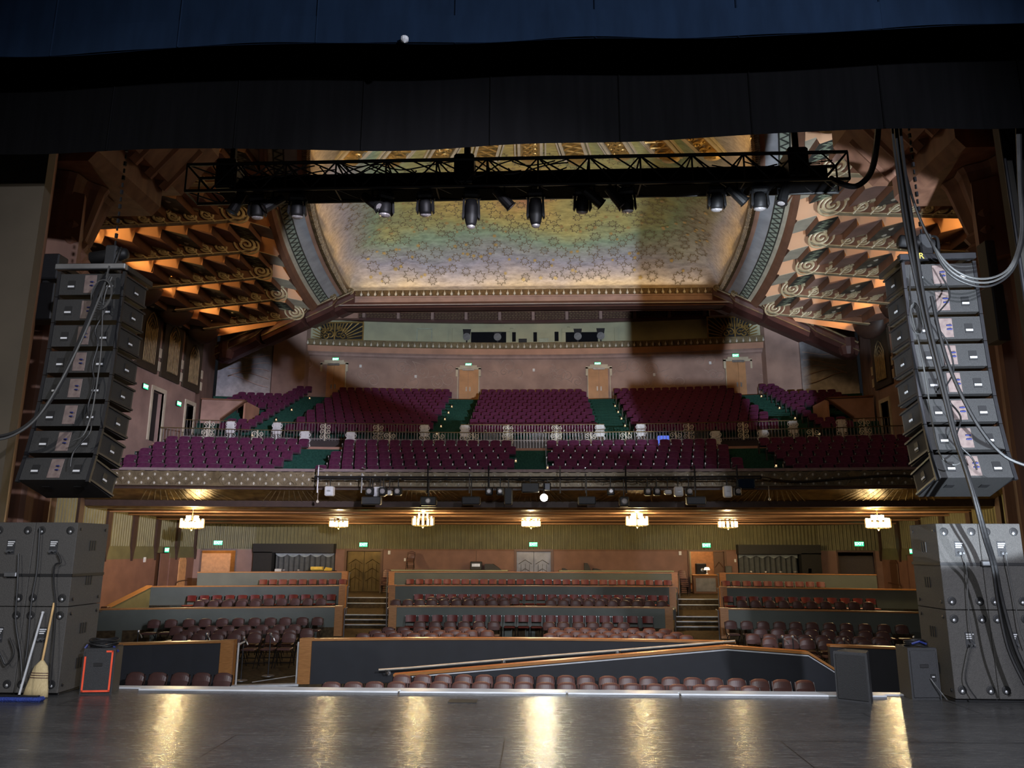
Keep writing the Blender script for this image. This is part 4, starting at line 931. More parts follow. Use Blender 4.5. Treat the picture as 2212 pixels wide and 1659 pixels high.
struct('ceiling_stars', m, 'greystar', 'umber star outlines on the vault'); struct('ceiling_small_stars', m2, 'goldstar', 'small gold stars on the vault')
# sun rays on the crown of the vault
SUN = Vector((0, 22.3, 0)); mg = MB(); mc = MB()
for k in range(-4, 5):
    an = math.radians(11.6 * k); d = Vector((math.sin(an), math.cos(an), 0)); t = Vector((d.y, -d.x, 0)); R1 = 10.7 if k % 2 == 0 else 11.0
    rs = lin(3.0, R1, 16)
    def strip_ray(m, o0, o1, lift, w0=1.0):
        def sec(r):
            out = []
            for o, l in ((o0, 0.0), (o0, lift), (o1, lift), (o1, 0.0)):
                q = SUN + d * r + t * (o * (0.75 + 0.25 * r / R1)); p = dome_pt(q.x, q.y); out.append((p.x, p.y, p.z + 0.12 - l))
            return out
        m.sweep(sec, rs)
    for sg in (-1, 1):
        strip_ray(mc, sg * 0.46, sg * 0.60, 0.34); strip_ray(mc, sg * 0.68, sg * 0.76, 0.26)
    strip_ray(mg, -0.46, 0.46, 0.20)
    # carved filling: waves of leaves or lattice
    for r in lin(7.2, R1 - 0.35, 7):
        q = SUN + d * r; p = dome_pt(q.x, q.y); z = p.z - 0.14
        if k % 2 == 0:
            for sg in (-1, 1):
                sp = spiral(0, 0, 0.21, 1.3, PI / 2, sg, 14); mg.tube([(p.x + t.x * (a + sg * 0.2) + d.x * b, p.y + t.y * (a + sg * 0.2) + d.y * b, z) for a, b in sp], 0.055, 5)
        else:
            for sg in (-1, 1): mg.tube([(p.x + t.x * sg * -0.42 - d.x * 0.25, p.y + t.y * sg * -0.42 - d.y * 0.25, z), (p.x + t.x * sg * 0.42 + d.x * 0.25, p.y + t.y * sg * 0.42 + d.y * 0.25, z)], 0.05, 5)
            mg.lathe([(0.02, 0.05), (0.1, 0), (0.02, -0.05)], (p.x, p.y, z), 6)
    q = SUN + d * (R1 + 0.1); p = dome_pt(q.x, q.y); mg.lathe([(0.08, 0.1), (0.42, 0), (0.42, -0.16), (0.1, -0.25)], (p.x, p.y, p.z - 0.02), 12)
struct('trim_39', mg, 'gold', 'carved gilded filling of the sun rays'); struct('trim_40', mc, 'cream', 'cream fillets of the sun rays')

# ---- ring of mouldings around the opening
YS = lin(YF0, 42.0, 40)
def ro(o): return 1.9 * o / 1.9
for s, w in ((-1, 'left'), (1, 'right')):
    def rp(y, o, dz=0.0):
        zo = zp(xe(y) + 1.9); return (s * (xe(y) + o), y, ZC + (zo - ZC) * (o / 1.9) + dz)
    for nm, o0, o1, dz, mt, lab in (('trim_41', 0.30, 0.50, 0.0, 'salmon', 'tan fillet'), ('trim_42', 0.50, 1.02, 0.02, 'ringgrey', 'grey band'), ('trim_43', 1.02, 1.42, 0.02, 'ringsage', 'zigzag band'), ('trim_44', 1.42, 1.62, 0.0, 'cream', 'cream band')):
        m = MB(); m.ribbon([rp(y, o0, dz) for y in YS], [rp(y, o1, dz) for y in YS]); struct(nm, m, mt, f'{lab} around the vault on the {w}')
    m = MB(); m.sweep(lambda y: [rp(y, -0.02, 0.12), rp(y, -0.02, -0.06), rp(y, 0.10, -0.2), rp(y, 0.26, -0.14), rp(y, 0.32, 0.02)], YS)
    for y in lin(YF0, 42, 150): m.tube([rp(y, 0.0, -0.10), rp(y + 0.06, 0.12, -0.21), rp(y + 0.12, 0.28, -0.10)], 0.035, 4)
    struct('trim_45', m, 'rope', f'bronze rope moulding around the vault on the {w}')
    m = MB(); m.sweep(lambda y: [rp(y, 1.62, 0.05), rp(y, 1.62, -0.08), rp(y, 1.72, -0.2), rp(y, 1.92, -0.2), rp(y, 1.98, 0.05)], YS); struct('trim_46', m, 'brown', f'brown outer moulding around the vault on the {w}')
    m = MB(); n = 100
    zz = [rp(YF0 + (42 - YF0) * i / n, 1.06 if i % 2 else 1.38, -0.005) for i in range(n + 1)]; m.tube(zz, 0.035, 4)
    m.tube([rp(y, 1.02, -0.01) for y in YS], 0.03, 4); m.tube([rp(y, 1.42, -0.01) for y in YS], 0.03, 4)
    struct('trim_47', m, 'zig', f'dark zigzag line around the vault on the {w}')

# ---- beam that closes the vault at the rear
m = MB(); m.box((-10.9, 42.0, 16.02), (10.9, 42.5, ZC - 0.0)); struct('trim_48', m, 'rope', 'bronze band under the rear edge of the vault')
drops('trim_49', -10.6, 10.6, 52, lambda x: 41.98, 16.22, 'row of ivory drops under the vault')
m = MB(); m.box((-10.9, 41.9, 15.66), (10.9, 42.5, 16.02)); m.box((-10.8, 41.85, 15.97), (10.8, 41.9, 16.05)); struct('trim_50', m, 'mauve', 'tan band under the vault')
m = MB()
for y0, z0, z1 in ((41.8, 15.52, 15.66), (41.55, 15.38, 15.52), (41.75, 15.31, 15.38)): m.box((-11.3, y0, z0), (11.3, 42.6, z1))
m.slot(1).box((-11.2, 41.53, 15.40), (11.2, 41.55, 15.44)); m.slot(0)
struct('trim_51', m, ['maroon', 'ringgrey'], 'maroon mouldings of the rear beam')
m = MB(); m.box((-21.5, 42.3, 18.2), (21.5, 53, 18.4)); m.box((-10.9, 42.45, 15.31), (10.9, 42.7, 18.3)); m.box((-21.5, 44.6, 15.6), (-10.8, 44.9, 18.3)); m.box((10.8, 44.6, 15.6), (21.5, 44.9, 18.3)); struct('ceiling_rear', m, 'rose', 'plaster ceiling above the rear of the balcony')
m = MB(); m.box((-18.5, 9.8, 17.4), (18.5, 20.0, 17.6)); struct('ceiling_front', m, 'brown', 'ceiling in front of the vault')

# ---- stepped ribs with lit alcoves
PITCHR = 3.13
SK = 0.85        # the ribs fan out: their inner ends lie further back than their wall ends
def skew(m):
    m.v = [(x, y + (16.4 - abs(x)) * SK, z) for x, y, z in m.v]; return m
YI = [22.0 + PITCHR * i for i in range(7)]
PAN = (('cream', 0.68), ('zig', 0.66), ('pink', 0.5), None, ('pink', 0.72), ('jewel', 0.76), ('rose', 0.76), None, ('rose', 0.78), ('jewel', 0.78), ('brown', 2.0))
for s, w in ((-1, 'left'), (1, 'right')):
    for i in range(-1, 6):
        y0 = YI[0] + PITCHR * i; ya, yb = y0 + 1.62, y0 + PITCHR
        xin = xe(min(42, (ya + yb) / 2 + 3.6)) + 1.95
        # stair-stepped soffit panels
        m = MB(); x = xin; zz = zp(xin + 0.35) - 0.02; mats = ['cream', 'zig', 'pink', 'jewel', 'rose', 'brown', 'zigline']
        if i < 5:
            for p in PAN:
                if p is None: continue
                xb = min(x + p[1], 17.9)
                if x >= 17.85: break
            x = xin; lvl = None; zin = zp(xin) + 0.1; steps_ = []
            for j, p in enumerate(PAN):
                if x >= 17.85: break
                if p is None:
                    # vertical riser between two levels
                    lvl = None; continue
                xb = min(x + p[1], 17.9)
                z = zp((x + xb) / 2 - 0.06 * (0 if lvl is None else 1)); lvl = z
                m.slot(mats.index(p[0])); m.box((min(s * x, s * xb), ya, z), (max(s * x, s * xb), yb, z + 0.03)); steps_.append((x, xb, z))
                m.slot(mats.index('brown')); m.box((min(s * (x - 0.012), s * x), ya, z + 0.004), (max(s * (x - 0.012), s * x), yb, max(z + 0.03, zin))); zin = z + 0.02
                if p[0] == 'zig':
                    m.slot(6); xc = (x + xb) / 2; n = 6
                    for o in (-0.07, 0.07):
                        pts = [(s * (xc + o + (0.12 if k % 2 else -0.12)), ya + 0.08 + (yb - ya - 0.16) * k / n, z - 0.012) for k in range(n + 1)]; m.ribbon([(a - 0.04, b, c) for a, b, c in pts], [(a + 0.04, b, c) for a, b, c in pts])
                if p[0] == 'jewel':
                    m.slot(0)
                    for k in (0.3, 0.72): m.lathe([(0.09, 0.0), (0.05, -0.05), (0.01, -0.06)], (s * (x + xb) / 2, ya + (yb - ya) * k, z), 6)
                x = xb
            struct('ceiling_rib', skew(m), mats, f'stair stepped panels of a ceiling rib on the {w}')
        # alcove shell behind the scrollwork (the lit surface)
        m = MB()
        xo = 17.2
        def shell(a, b):
            x = xin - 0.3 + (xo - xin + 0.3) * a; th = b * PI / 2
            yy = y0 + 0.12 + (1.50) * math.cos(th); zb_ = zp(x) - 0.1
            if i < 5:
                for q in steps_:
                    if q[0] <= x <= q[1]: zb_ = q[2] + 0.02
            z = zb_ * (1 - math.sin(th)) + (zp(x) - 0.1) * math.sin(th) + 1.15 * math.sin(th) * (0.55 + 0.45 * math.sin(PI * min(1, a * 1.0 + 0.05)))
            return (s * x, yy, z)
        m.grid(shell, 90, 8); struct('ceiling_alcove', skew(m), 'plaster', f'apricot plaster alcove of a ceiling rib on the {w}', smooth=True)
        # back plate and scrollwork facing the stage
        xs_ = lin(xin + 0.25, 16.95, 22)
        # (the band hangs deepest at its inner scroll and thins towards the wall)
        def bot(x):
            f = (x - xs_[0]) / (xs_[-1] - xs_[0]); return zp(x) - (0.52 - 0.34 * f) * (0.55 + 0.45 * math.sin(PI * min(0.5, 0.12 + f * 2.4)))
        m = MB(); m.sweep(lambda x: [(s * x, y0 - 0.02, bot(x)), (s * x, y0 + 0.14, bot(x)), (s * x, y0 + 0.14, zp(x) + 0.25), (s * x, y0 - 0.02, zp(x) + 0.10)], xs_)
        m.slot(1); m.sweep(lambda x: [(s * x, y0 - 0.10, bot(x) - 0.02), (s * x, y0 + 0.16, bot(x) - 0.02), (s * x, y0 + 0.16, bot(x) + 0.02), (s * x, y0 - 0.10, bot(x) + 0.02)], xs_)
        zc = lambda x: (zp(x) + bot(x)) / 2
        x = xin + 0.62
        m.tube([(s * a, y0 - 0.09, b) for a, b in spiral(x, zc(x) + 0.05, 0.34, 1.9, 0.4, 1, 26, 0.15)], 0.055, 6)
        m.tube([(s * a, y0 - 0.07, b) for a, b in spiral(x, zc(x) + 0.05, 0.42, 0.98, 1.0, 1, 20, 0.98)], 0.04, 6)
        for k in range(5):
            xx = xin + 0.35 + k * 0.34; m.box((min(s * xx, s * (xx + 0.26)), y0 - 0.16, zp(xx + 0.13) + 0.08), (max(s * xx, s * (xx + 0.26)), y0 + 0.02, zp(xx + 0.13) + 0.26))
        x += 0.85; k = 0
        while x < 16.2:
            r = max(0.08, 0.21 - 0.014 * k)
            m.tube([(s * a, y0 - 0.08, b) for a, b in spiral(x, bot(x) + r + 0.08, r, 1.5, PI * 0.9, 1, 18, 0.2)], 0.045, 5)
            m.tube([(s * a, y0 - 0.09, b) for a, b in spiral(x + 0.22, zp(x) + 0.06, r * 0.8, 1.2, -PI * 0.4, -1, 14, 0.25)], 0.04, 5)
            m.tube([(s * (x - 0.28), y0 - 0.07, bot(x) + 0.08), (s * (x - 0.05), y0 - 0.1, zc(x) + 0.1), (s * (x + 0.3), y0 - 0.07, zp(x) + 0.02)], 0.045, 5, r2=0.02)
            x += 0.48 - 0.03 * min(k, 6); k += 1
        struct('trim_52', skew(m), ['brown', 'ivory'], f'ivory scrollwork on a ceiling rib on the {w}')
        # bracket in front of the lamp at the wall end
        m = MB(); m.lathe([(0.05, -0.75), (0.3, -0.62), (0.5, -0.35), (0.62, 0.0), (0.66, 0.25), (0.45, 0.4), (0.05, 0.42)], (s * 17.25, y0 + 0.75, zp(17.0) - 0.05), 14); struct('trim_53', skew(m), 'darkledge', f'dark shell bracket at the wall end of a rib on the {w}', smooth=True)
        if i >= 0:
            l = light('alcove_lamp', 'AREA', (s * 16.9, y0 + 0.75 - 0.5 * SK, zp(16.9) + 0.30), 120, AMBER, (s * 12.4, y0 + 1.25 + 4.0 * SK, zp(12.4) + 0.75), size=0.4, size_y=0.3, spread=95)
    # raking cornice that ends the ribs
    m = MB(); m2 = MB()
    A_ = (17.75, 12.35); B_ = (10.75, 15.75)
    segs = [(0.0, 0.36), (0.345, 0.70), (0.685, 0.93), (0.9, 1.06)]
    for q, (t0, t1) in enumerate(segs):
        pts = lin(t0, t1, 8); yq = 40.9 + q * 0.35
        def sec(t):
            x = A_[0] + (B_[0] - A_[0]) * t; z = A_[1] + (B_[1] - A_[1]) * t + 0.35
            end = (t - t0) / (t1 - t0); k = math.sqrt(max(0.02, 1 - max(0, (end - 0.8) / 0.2) ** 2)) if q < 3 else 1.0
            return [(s * x, yq - 0.32 * k, z + 0.02), (s * x, yq - 0.42 * k, z - 0.2 * k), (s * x, yq - 0.38 * k, z - 0.46 * k), (s * x, yq - 0.15, z - 0.66 * k), (s * x, yq + 0.6, z - 0.72 * k), (s * x, yq + 1.6, z - 0.5), (s * x, yq + 1.6, z + 0.02)]
        m.sweep(sec, pts)
        m2.tube([Vector(sec(t)[2]) + Vector((0, -0.02, 0)) for t in pts], 0.03, 5)
        x = A_[0] + (B_[0] - A_[0]) * (t1 - 0.03); z = A_[1] + (B_[1] - A_[1]) * (t1 - 0.03) + 0.38
        m2.tube([(s * a, yq - 0.38, b) for a, b in spiral(x, z + 0.05, 0.19, 1.6, -PI / 2, -1, 18)], 0.06, 6)
        m2.tube([(s * (A_[0] + (B_[0] - A_[0]) * t), yq - 0.38, A_[1] + (B_[1] - A_[1]) * t + 0.36 - 0.0) for t in pts], 0.06, 6)
    m.lathe([(0.05, -0.75), (0.35, -0.6), (0.5, -0.2), (0.5, 0.3)], (s * 17.3, 40.9, 12.7), 12)
    struct('trim_54', m, 'maroon', f'maroon raking cornice behind the ribs on the {w}'); struct('trim_55', m2, 'gilddark', f'scroll ends and fillets of the raking cornice on the {w}')
    # roof above the ribs
    m = MB(); m.add([(s * 9.5, 17, 18.2), (s * 18.3, 17, 15.5), (s * 18.3, 44.8, 15.5), (s * 9.5, 44.8, 18.2)], [(0, 1, 2, 3)]); struct('ceiling_side', m, 'brown', f'ceiling behind the ribs on the {w}')

# ---- lights of the vault
light('cove_lamp', 'AREA', (0, 41.75, ZC + 0.06), 120, (1.0, 0.88, 0.66), (0, 40.2, ZC + 3.2), size=20.0, size_y=0.12)
for s in (-1, 1):
    for y in (24, 27, 30, 33, 36, 39):
        l = light('cove_lamp', 'AREA', (s * (xe(y) - 0.3), y, ZC + 0.06), 24, (1.0, 0.66, 0.26), size=3.4, size_y=0.1)
        tg = Vector((xe(y + .5) - xe(y - .5), s * 1.0, 0)).normalized(); tg = Vector((s * (xe(y + .5) - xe(y - .5)), 1.0, 0)).normalized()
        aim = Vector((-s * 0.75, 0, 0.66)); z_ = -aim.normalized(); x_ = (tg - z_ * tg.dot(z_)).normalized(); y_ = z_.cross(x_)
        l.matrix_world = Matrix(((x_.x, y_.x, z_.x, l.location.x), (x_.y, y_.y, z_.y, l.location.y), (x_.z, y_.z, z_.z, l.location.z), (0, 0, 0, 1)))
light('sun_lamp', 'AREA', (0, 23.0, ZC + 0.4), 620, (1.0, 0.58, 0.24), (0, 31.5, ZC + 4.1), size=5, size_y=0.6)

# ================================================================== PROSCENIUM
for s, w in ((-1, 'left'), (1, 'right')):
    m = MB(); m.prism([(s * 6.62, 9.62), (s * 14.5, 9.62), (s * 14.5, 9.95), (s * 6.75, 9.95)], 'z', PIT, 12); struct(f'wall_{w}_stage', m, 'beige' if s < 0 else 'sidecloth', ('beige' if s < 0 else 'dark') + f' stage side wall on the {w}')
    m = MB(); m.prism([(s * 6.75, 9.95), (s * 8.15, 12.0), (s * 8.5, 12.0), (s * 8.5, 9.95)], 'z', PIT, 12); struct(f'wall_{w}_reveal', m, 'column', f'dark reveal of the stage opening on the {w}')
    # clustered fluted column
    m = MB(); c = Vector((s * 8.55, 12.6, 0))
    def colring(z, k=1.0, n=48):
        out = []
        for a in range(n):
            an = 2 * PI * a / n; r = 0.62 * k * (1 + 0.07 * math.cos(an * 9)); out.append((c.x + r * math.cos(an), c.y + r * math.sin(an), z))
        return out
    zs = [(PIT, 1.12), (PIT + .5, 1.12), (PIT + .55, 1.0), (2, 1.0), (6.5, 0.98)]
    m.sweep(lambda q: colring(*q), zs)
    m.sweep(lambda q: colring(*q), [(6.5, 1.0), (6.62, 1.1), (6.7, 1.0), (6.82, 1.12), (6.9, 1.0), (7.02, 1.12), (7.1, 1.02), (7.15, 1.05), (8.0, 1.4), (8.1, 1.5)])
    struct('column', m, 'column', f'fluted copper rose column of the stage opening on the {w}')
    m = MB(); m.prism([(s * 7.72, 12.2), (s * 8.1, 11.9), (s * 8.3, 12.3), (s * 7.9, 12.6)], 'z', 6.4, 7.8); m.lathe([(0.0, 0.12), (0.12, 0), (0.0, -0.12)], (s * 7.85, 12.15, 6.9), 8); m.lathe([(0.0, 0.12), (0.12, 0), (0.0, -0.12)], (s * 7.85, 12.15, 7.2), 8); struct('trim_56', m, 'column', f'ornament on the capital of the {w} column')
    # stepped brackets above the capital
    m = MB(); m.prism([(s * 9.6, 8.12), (s * 7.35, 8.12), (s * 7.2, 8.3), (s * 7.2, 8.75), (s * 9.6, 8.75)], 'y', 11.6, 13.8)
    m.prism([(s * 9.6, 8.75), (s * 7.0, 8.75), (s * 6.3, 9.6), (s * 6.3, 10.4), (s * 9.6, 10.4)], 'y', 11.7, 14.2)
    for k in range(4): m.tube([(s * (7.25 - 0.0 + 0.5 * k * 0.0), 11.75 + 0.28 + k * 0.55, 8.72), (s * 6.55, 11.75 + 0.28 + k * 0.55, 9.55)], 0.2, 8)
    m.prism([(s * 8.9, 8.75), (s * 7.4, 8.75), (s * 6.9, 9.4), (s * 8.9, 9.4)], 'y', 11.25, 11.7)
    for k in range(4): m.tube([(s * (8.5 - 0.42 * k), 11.28, 8.62), (s * (8.3 - 0.42 * k), 11.22, 9.5)], 0.17, 8)
    struct('trim_57', m, 'column', f'stepped fluted bracket above the {w} column')
    # splayed wall with organ screens between stage opening and side wall
    A_, B_ = Vector((s * 9.2, 13.2, 0)), Vector((s * 17.9, 26.6, 0)); d = (B_ - A_).normalized(); o = Vector((-s * d.y * 1.0, s * d.x, 0)); o = o if o.y < 0 or o.x * s < 0 else -o
    m = MB(); m.prism([(A_.x, A_.y), (B_.x, B_.y), (B_.x + s * 0.3, B_.y), (A_.x + s * 0.3, A_.y)], 'z', PIT, 14); struct(f'wall_{w}_splay', m, 'organ', f'dark splayed wall beside the stage opening on the {w}')
    m = MB(); L = (B_ - A_).length
    for k in range(7):
        p = A_ + d * (0.8 + k * (L - 1.6) / 6); n = Vector((-s, -0.3, 0)).normalized() * 0.12
        for q, (hw, top) in enumerate(((0.55, 9.6), (0.38, 9.25), (0.2, 8.9))):
            pts = [p + d * a + n + Vector((0, 0, b)) for a, b in ((-hw, 5.0), (-hw, top - hw * 1.3), (-hw * .5, top - hw * .4), (0, top), (hw * .5, top - hw * .4), (hw, top - hw * 1.3), (hw, 5.0))]; m.tube(pts, 0.045, 4)
        m.tube([p + d * 0.85 + n + Vector((0, 0, PIT)), p + d * 0.85 + n + Vector((0, 0, 12))], 0.09, 6)
    struct('trim_58', m, 'gilddark', f'pointed screens on the {w} splayed wall')
m = MB(); m.box((-14, 9.7, 9.2), (14, 10.0, 18)); struct('wall_proscenium', m, 'beige', 'wall above the stage opening')

light('proscenium_fill', 'POINT', (0, 17.5, 12.5), 90, (1.0, 0.7, 0.45), radius=1.0)  # added warm fill for the columns and brackets, stands for spill

# ================================================================== BORDERS (hanging cloths)
def cloth(name, label, y, tl, tr, bl, br, mt, seams, cat='stage border', amp=0.035, hem=0.0, seed=0):
    """hanging cloth between four corners given as (x, z); gently pleated and seamed"""
    t = thing(name, label, cat); rnd = random.Random(seed)
    ph = [rnd.uniform(0, 6) for _ in range(6)]
    def f(a, b):
        x = bl[0] + (br[0] - bl[0]) * a; z0 = bl[1] + (br[1] - bl[1]) * a; z1 = tl[1] + (tr[1] - tl[1]) * a
        z0 += 0.035 * math.sin(a * 11 + ph[0]) + 0.02 * math.sin(a * 29 + ph[1]) - 0.05 * math.sin(a * PI)
        yy = y + amp * (1 - b * 0.6) * (math.sin(a * 46 + ph[2]) * 0.35 + math.sin(a * 17 + ph[3]) * 0.5)
        dr = max(0, a - 0.78) / 0.22
        yy += 0.06 * dr * math.sin(26 * (a + 0.25 * b)) * (1 - 0.3 * b)
        return (x, yy, z0 + (z1 - z0) * b)
    m = MB(); m.grid(f, 160, 10); m.build('drape', mt, t, smooth=True)
    for a in seams: MB().tube([Vector(f(a, b)) + Vector((0, -0.012, 0)) for b in lin(0, 1, 8)], 0.012, 4).build('seam', mt, t)
    if hem:
        h = MB(); h.grid(lambda a, b: tuple(Vector(f(a, b * hem)) + Vector((0, -0.02 - 0.015 * math.sin(a * 60), 0))), 160, 2); h.build('hem', mt, t, smooth=True)
    return t
q = lambda u, v, y: (PY(u, v, y).x, PY(u, v, y).z)
cloth('stage_border', 'wide black cloth border hanging across the stage opening', 8.6, (-9, 9.6), (9, 9.6), (-9, PY(-420, 345, 8.6).z), (9, PY(2650, 258, 8.6).z), 'blackcloth', (0.215, 0.305, 0.395, 0.485, 0.575, 0.665, 0.755, 0.85, 0.94), seed=2)
bt = cloth('stage_border', 'navy blue cloth border with stitched hem, hanging in front of the black one', 7.7, (-9, 9.6), (9, 9.6), (-9, PY(-450, 130, 7.7).z), (9, PY(2700, 30, 7.7).z), 'navycloth', (0.2, 0.285, 0.375, 0.465, 0.555, 0.645, 0.735, 0.83), hem=0.16, seed=5, amp=0.03)
p = PY(876, 92, 7.66); m = MB(); m.lathe([(0.0, 0.05), (0.045, 0.02), (0.045, -0.02), (0.0, -0.05)], (p.x, 7.60, p.z), 10); m.build('tape_tuft', 'white', bt)

# ================================================================== LIGHTING TRUSS
YT = 11.0
tl, tr = PY(405, 356, YT), PY(1830, 328, YT)
S_ = 0.46
t = thing('lighting_truss', 'long black box truss hanging across the stage opening', 'truss')
def tz(x): return tl.z + (tr.z - tl.z) * (x - tl.x) / (tr.x - tl.x)
ch = [((lambda x, a=a, b=b: Vector((x, YT + a * S_, tz(x) - b * S_)))) for a in (0, 1) for b in (0, 1)]
for k, f in enumerate(ch):
    m = MB(); m.tube([f(x) for x in lin(tl.x, tr.x, 12)], 0.028, 6); m.build('chord', 'black', t)
m = MB(); n = 26
for i in range(n + 1):
    x = tl.x + (tr.x - tl.x) * i / n; x2 = tl.x + (tr.x - tl.x) * min(n, i + 1) / n
    if i % 2 == 0:
        m.tube([ch[0](x), ch[1](x)], 0.016, 5); m.tube([ch[2](x), ch[3](x)], 0.016, 5); m.tube([ch[0](x), ch[2](x)], 0.016, 5); m.tube([ch[1](x), ch[3](x)], 0.016, 5)
    if i < n:
        a, b = (0, 1) if i % 2 == 0 else (1, 0)
        m.tube([ch[a](x), ch[b](x2)], 0.014, 5); m.tube([ch[2 + a](x), ch[2 + b](x2)], 0.014, 5); m.tube([ch[0](x), ch[2](x2)], 0.014, 5); m.tube([ch[1](x), ch[3](x2)], 0.014, 5)
m.build('bracing', 'black', t)
m = MB(); m.grid(lambda a, b: (tl.x + 0.55 + (tr.x - tl.x - 0.7) * a, YT + 0.03 + (S_ - 0.06) * (1 - b) * 1.0, tz(tl.x + (tr.x - tl.x) * a) - S_ * (1.0 - 0.04 * math.sin(40 * a)) - 0.02), 60, 1)
m.grid(lambda a, b: (tl.x + 0.55 + (tr.x - tl.x - 0.7) * a, YT + S_ - 0.02, tz(tl.x + (tr.x - tl.x) * a) - S_ * (1.0 - 0.98 * b)), 60, 1); m.build('masking_cloth', 'blackcloth', t)
m = MB(); rnd = random.Random(4)
for k in range(26):
    x = rnd.uniform(tl.x + 0.3, tr.x - 1.0); y = YT + rnd.uniform(0, S_); L = rnd.uniform(0.5, 1.6); z = tz(x) + 0.02
    m.tube(catmull([(x, y, z), (x + L * .3, y, z - rnd.uniform(0.05, 0.3)), (x + L * .7, y, z - rnd.uniform(0.0, 0.25)), (x + L, y, z)], 4), 0.011, 5)
m.build('cable_run', 'rubber', t)
for u in (500, 1005, 1715):
    m = MB(); p = PY(u, 335, YT + 0.2); m.bbox((p.x - 0.16, YT + 0.0, tz(p.x) - 0.4), (p.x + 0.16, YT + 0.45, tz(p.x) + 0.12), 0.03); m.tube([(p.x, YT + 0.2, tz(p.x) + 0.1), (p.x, YT + 0.2, 14)], 0.02, 5); m.tube([(p.x + 0.05, YT + 0.2, tz(p.x) + 0.1), (p.x + 0.05, YT + 0.2, 14)], 0.04, 5); m.build('hoist', 'black', t)
tag(MB().tube(catmull([(PY(1795, 385, 11.1).x, 11.1, PY(1795, 385, 11.1).z), (PY(1812, 395, 10.95).x, 10.95, PY(1812, 395, 10.95).z), (PY(1850, 402, 10.9).x, 10.9, PY(1850, 402, 10.9).z), (PY(1882, 370, 10.7).x, 10.7, PY(1882, 370, 10.7).z), (PY(1895, 300, 10.4).x, 10.4, PY(1895, 300, 10.4).z), (PY(1898, 230, 10.4).x, 10.4, PY(1898, 230, 10.4).z)], 8), 0.045, 8).build('cable_loom', 'rubber'), 'thick black cable loom looping up from the right end of the truss', 'cable')

ZT = lambda x: tz(x) - S_
def moving_head(x, label, kind='wash', tilt=0.2, pan=0.0, lens='lens'):
    t = thing('moving_light', label, 'stage light', (x, YT + 0.12, ZT(x)), pan, 'moving lights under the truss')
    m = MB(); m.bbox((-0.13, -0.11, -0.16), (0.13, 0.11, -0.05), 0.03); m.tube([(-0.07, 0, -0.05), (-0.07, 0, 0.05)], 0.02, 5); m.tube([(0.07, 0, -0.05), (0.07, 0, 0.05)], 0.02, 5); m.build('base', 'cabdark', t)
    big = kind == 'spot'; h = 0.34 if big else 0.22
    m = MB()
    for sx in (-1, 1): m.prism([(sx * 0.13, -0.14), (sx * 0.10, -0.14), (sx * 0.105, -0.14 - h), (sx * 0.125, -0.18 - h), (sx * 0.145, -0.14 - h)], 'y', -0.05, 0.05)
    m.box((-0.15, -0.04, -0.17), (0.15, 0.04, -0.13)); m.build('yoke', 'black', t)
    R = Matrix.Rotation(PI + tilt, 3, 'X'); c = (0, 0, -0.14 - h + 0.06)
    if big: pr = [(0.02, -0.24), (0.09, -0.22), (0.108, -0.1), (0.108, 0.05), (0.085, 0.16), (0.07, 0.2)]
    else: pr = [(0.02, -0.15), (0.08, -0.13), (0.10, -0.05), (0.10, 0.05), (0.095, 0.10)]
    m = MB(); m.lathe(pr, c, 16, R); hd = m.build('head', 'black', t, smooth=True)
    r, z = pr[-1]; m = MB(); m.lathe([(r * 0.96, z), (r * 0.9, z + 0.022), (r * 0.5, z + 0.04), (0.005, z + 0.045)], c, 16, R)
    m.build('lens', lens, hd)
    return t
def par(x, label, tilt=0.7, roll=0.5, dz=-0.12, lens='lens'):
    t = thing('spotlight', label, 'stage light', (x, YT + 0.05, ZT(x)), roll, 'small spotlights under the truss')
    m = MB(); m.tube([(0, 0, 0.03), (0, 0, dz)], 0.018, 5); m.tube([(-0.09, 0, dz - 0.1), (-0.09, 0, dz), (0.09, 0, dz), (0.09, 0, dz - 0.1)], 0.012, 5); m.build('clamp', 'darksteel', t)
    m = MB(); m.lathe([(0.03, -0.22), (0.07, -0.2), (0.08, 0.0), (0.085, 0.14), (0.1, 0.16)], (0, 0, dz - 0.1), 12, Matrix.Rotation(PI + tilt, 3, 'Y')); hd = m.build('barrel', 'black', t)
    m = MB(); m.lathe([(0.075, 0.15), (0.05, 0.165), (0.005, 0.17)], (0, 0, dz - 0.1), 12, Matrix.Rotation(PI + tilt, 3, 'Y')); m.build('lens', lens, hd)
ux = lambda u: PY(u, 440, YT + 0.12).x
for u, kind, tilt, pan, nm in ((557, 'wash', 0.25, 0.0, 'hanging furthest left under the truss'), (643, 'wash', 0.25, 0.1, 'next to the left edge of the vault'), (832, 'wash', 0.1, 0.5, 'turned aside over the left of the vault'), (919, 'wash', 0.35, 0.0, 'left of the two large heads'), (1018, 'spot', 0.1, 0.1, 'large head left of the middle of the truss'), (1157, 'spot', 0.1, -0.05, 'large head at the middle of the truss'), (1258, 'wash', 0.35, 0.1, 'right of the two large heads'), (1355, 'wash', 0.25, -0.2, 'beside a slanting spotlight right of the middle'), (1548, 'wash', 0.3, 0.0, 'over the shaded right of the vault'), (1641, 'wash', 0.25, 0.0, 'hanging furthest right under the truss')):
    moving_head(ux(u), f'black moving light {nm}', kind, tilt, pan)
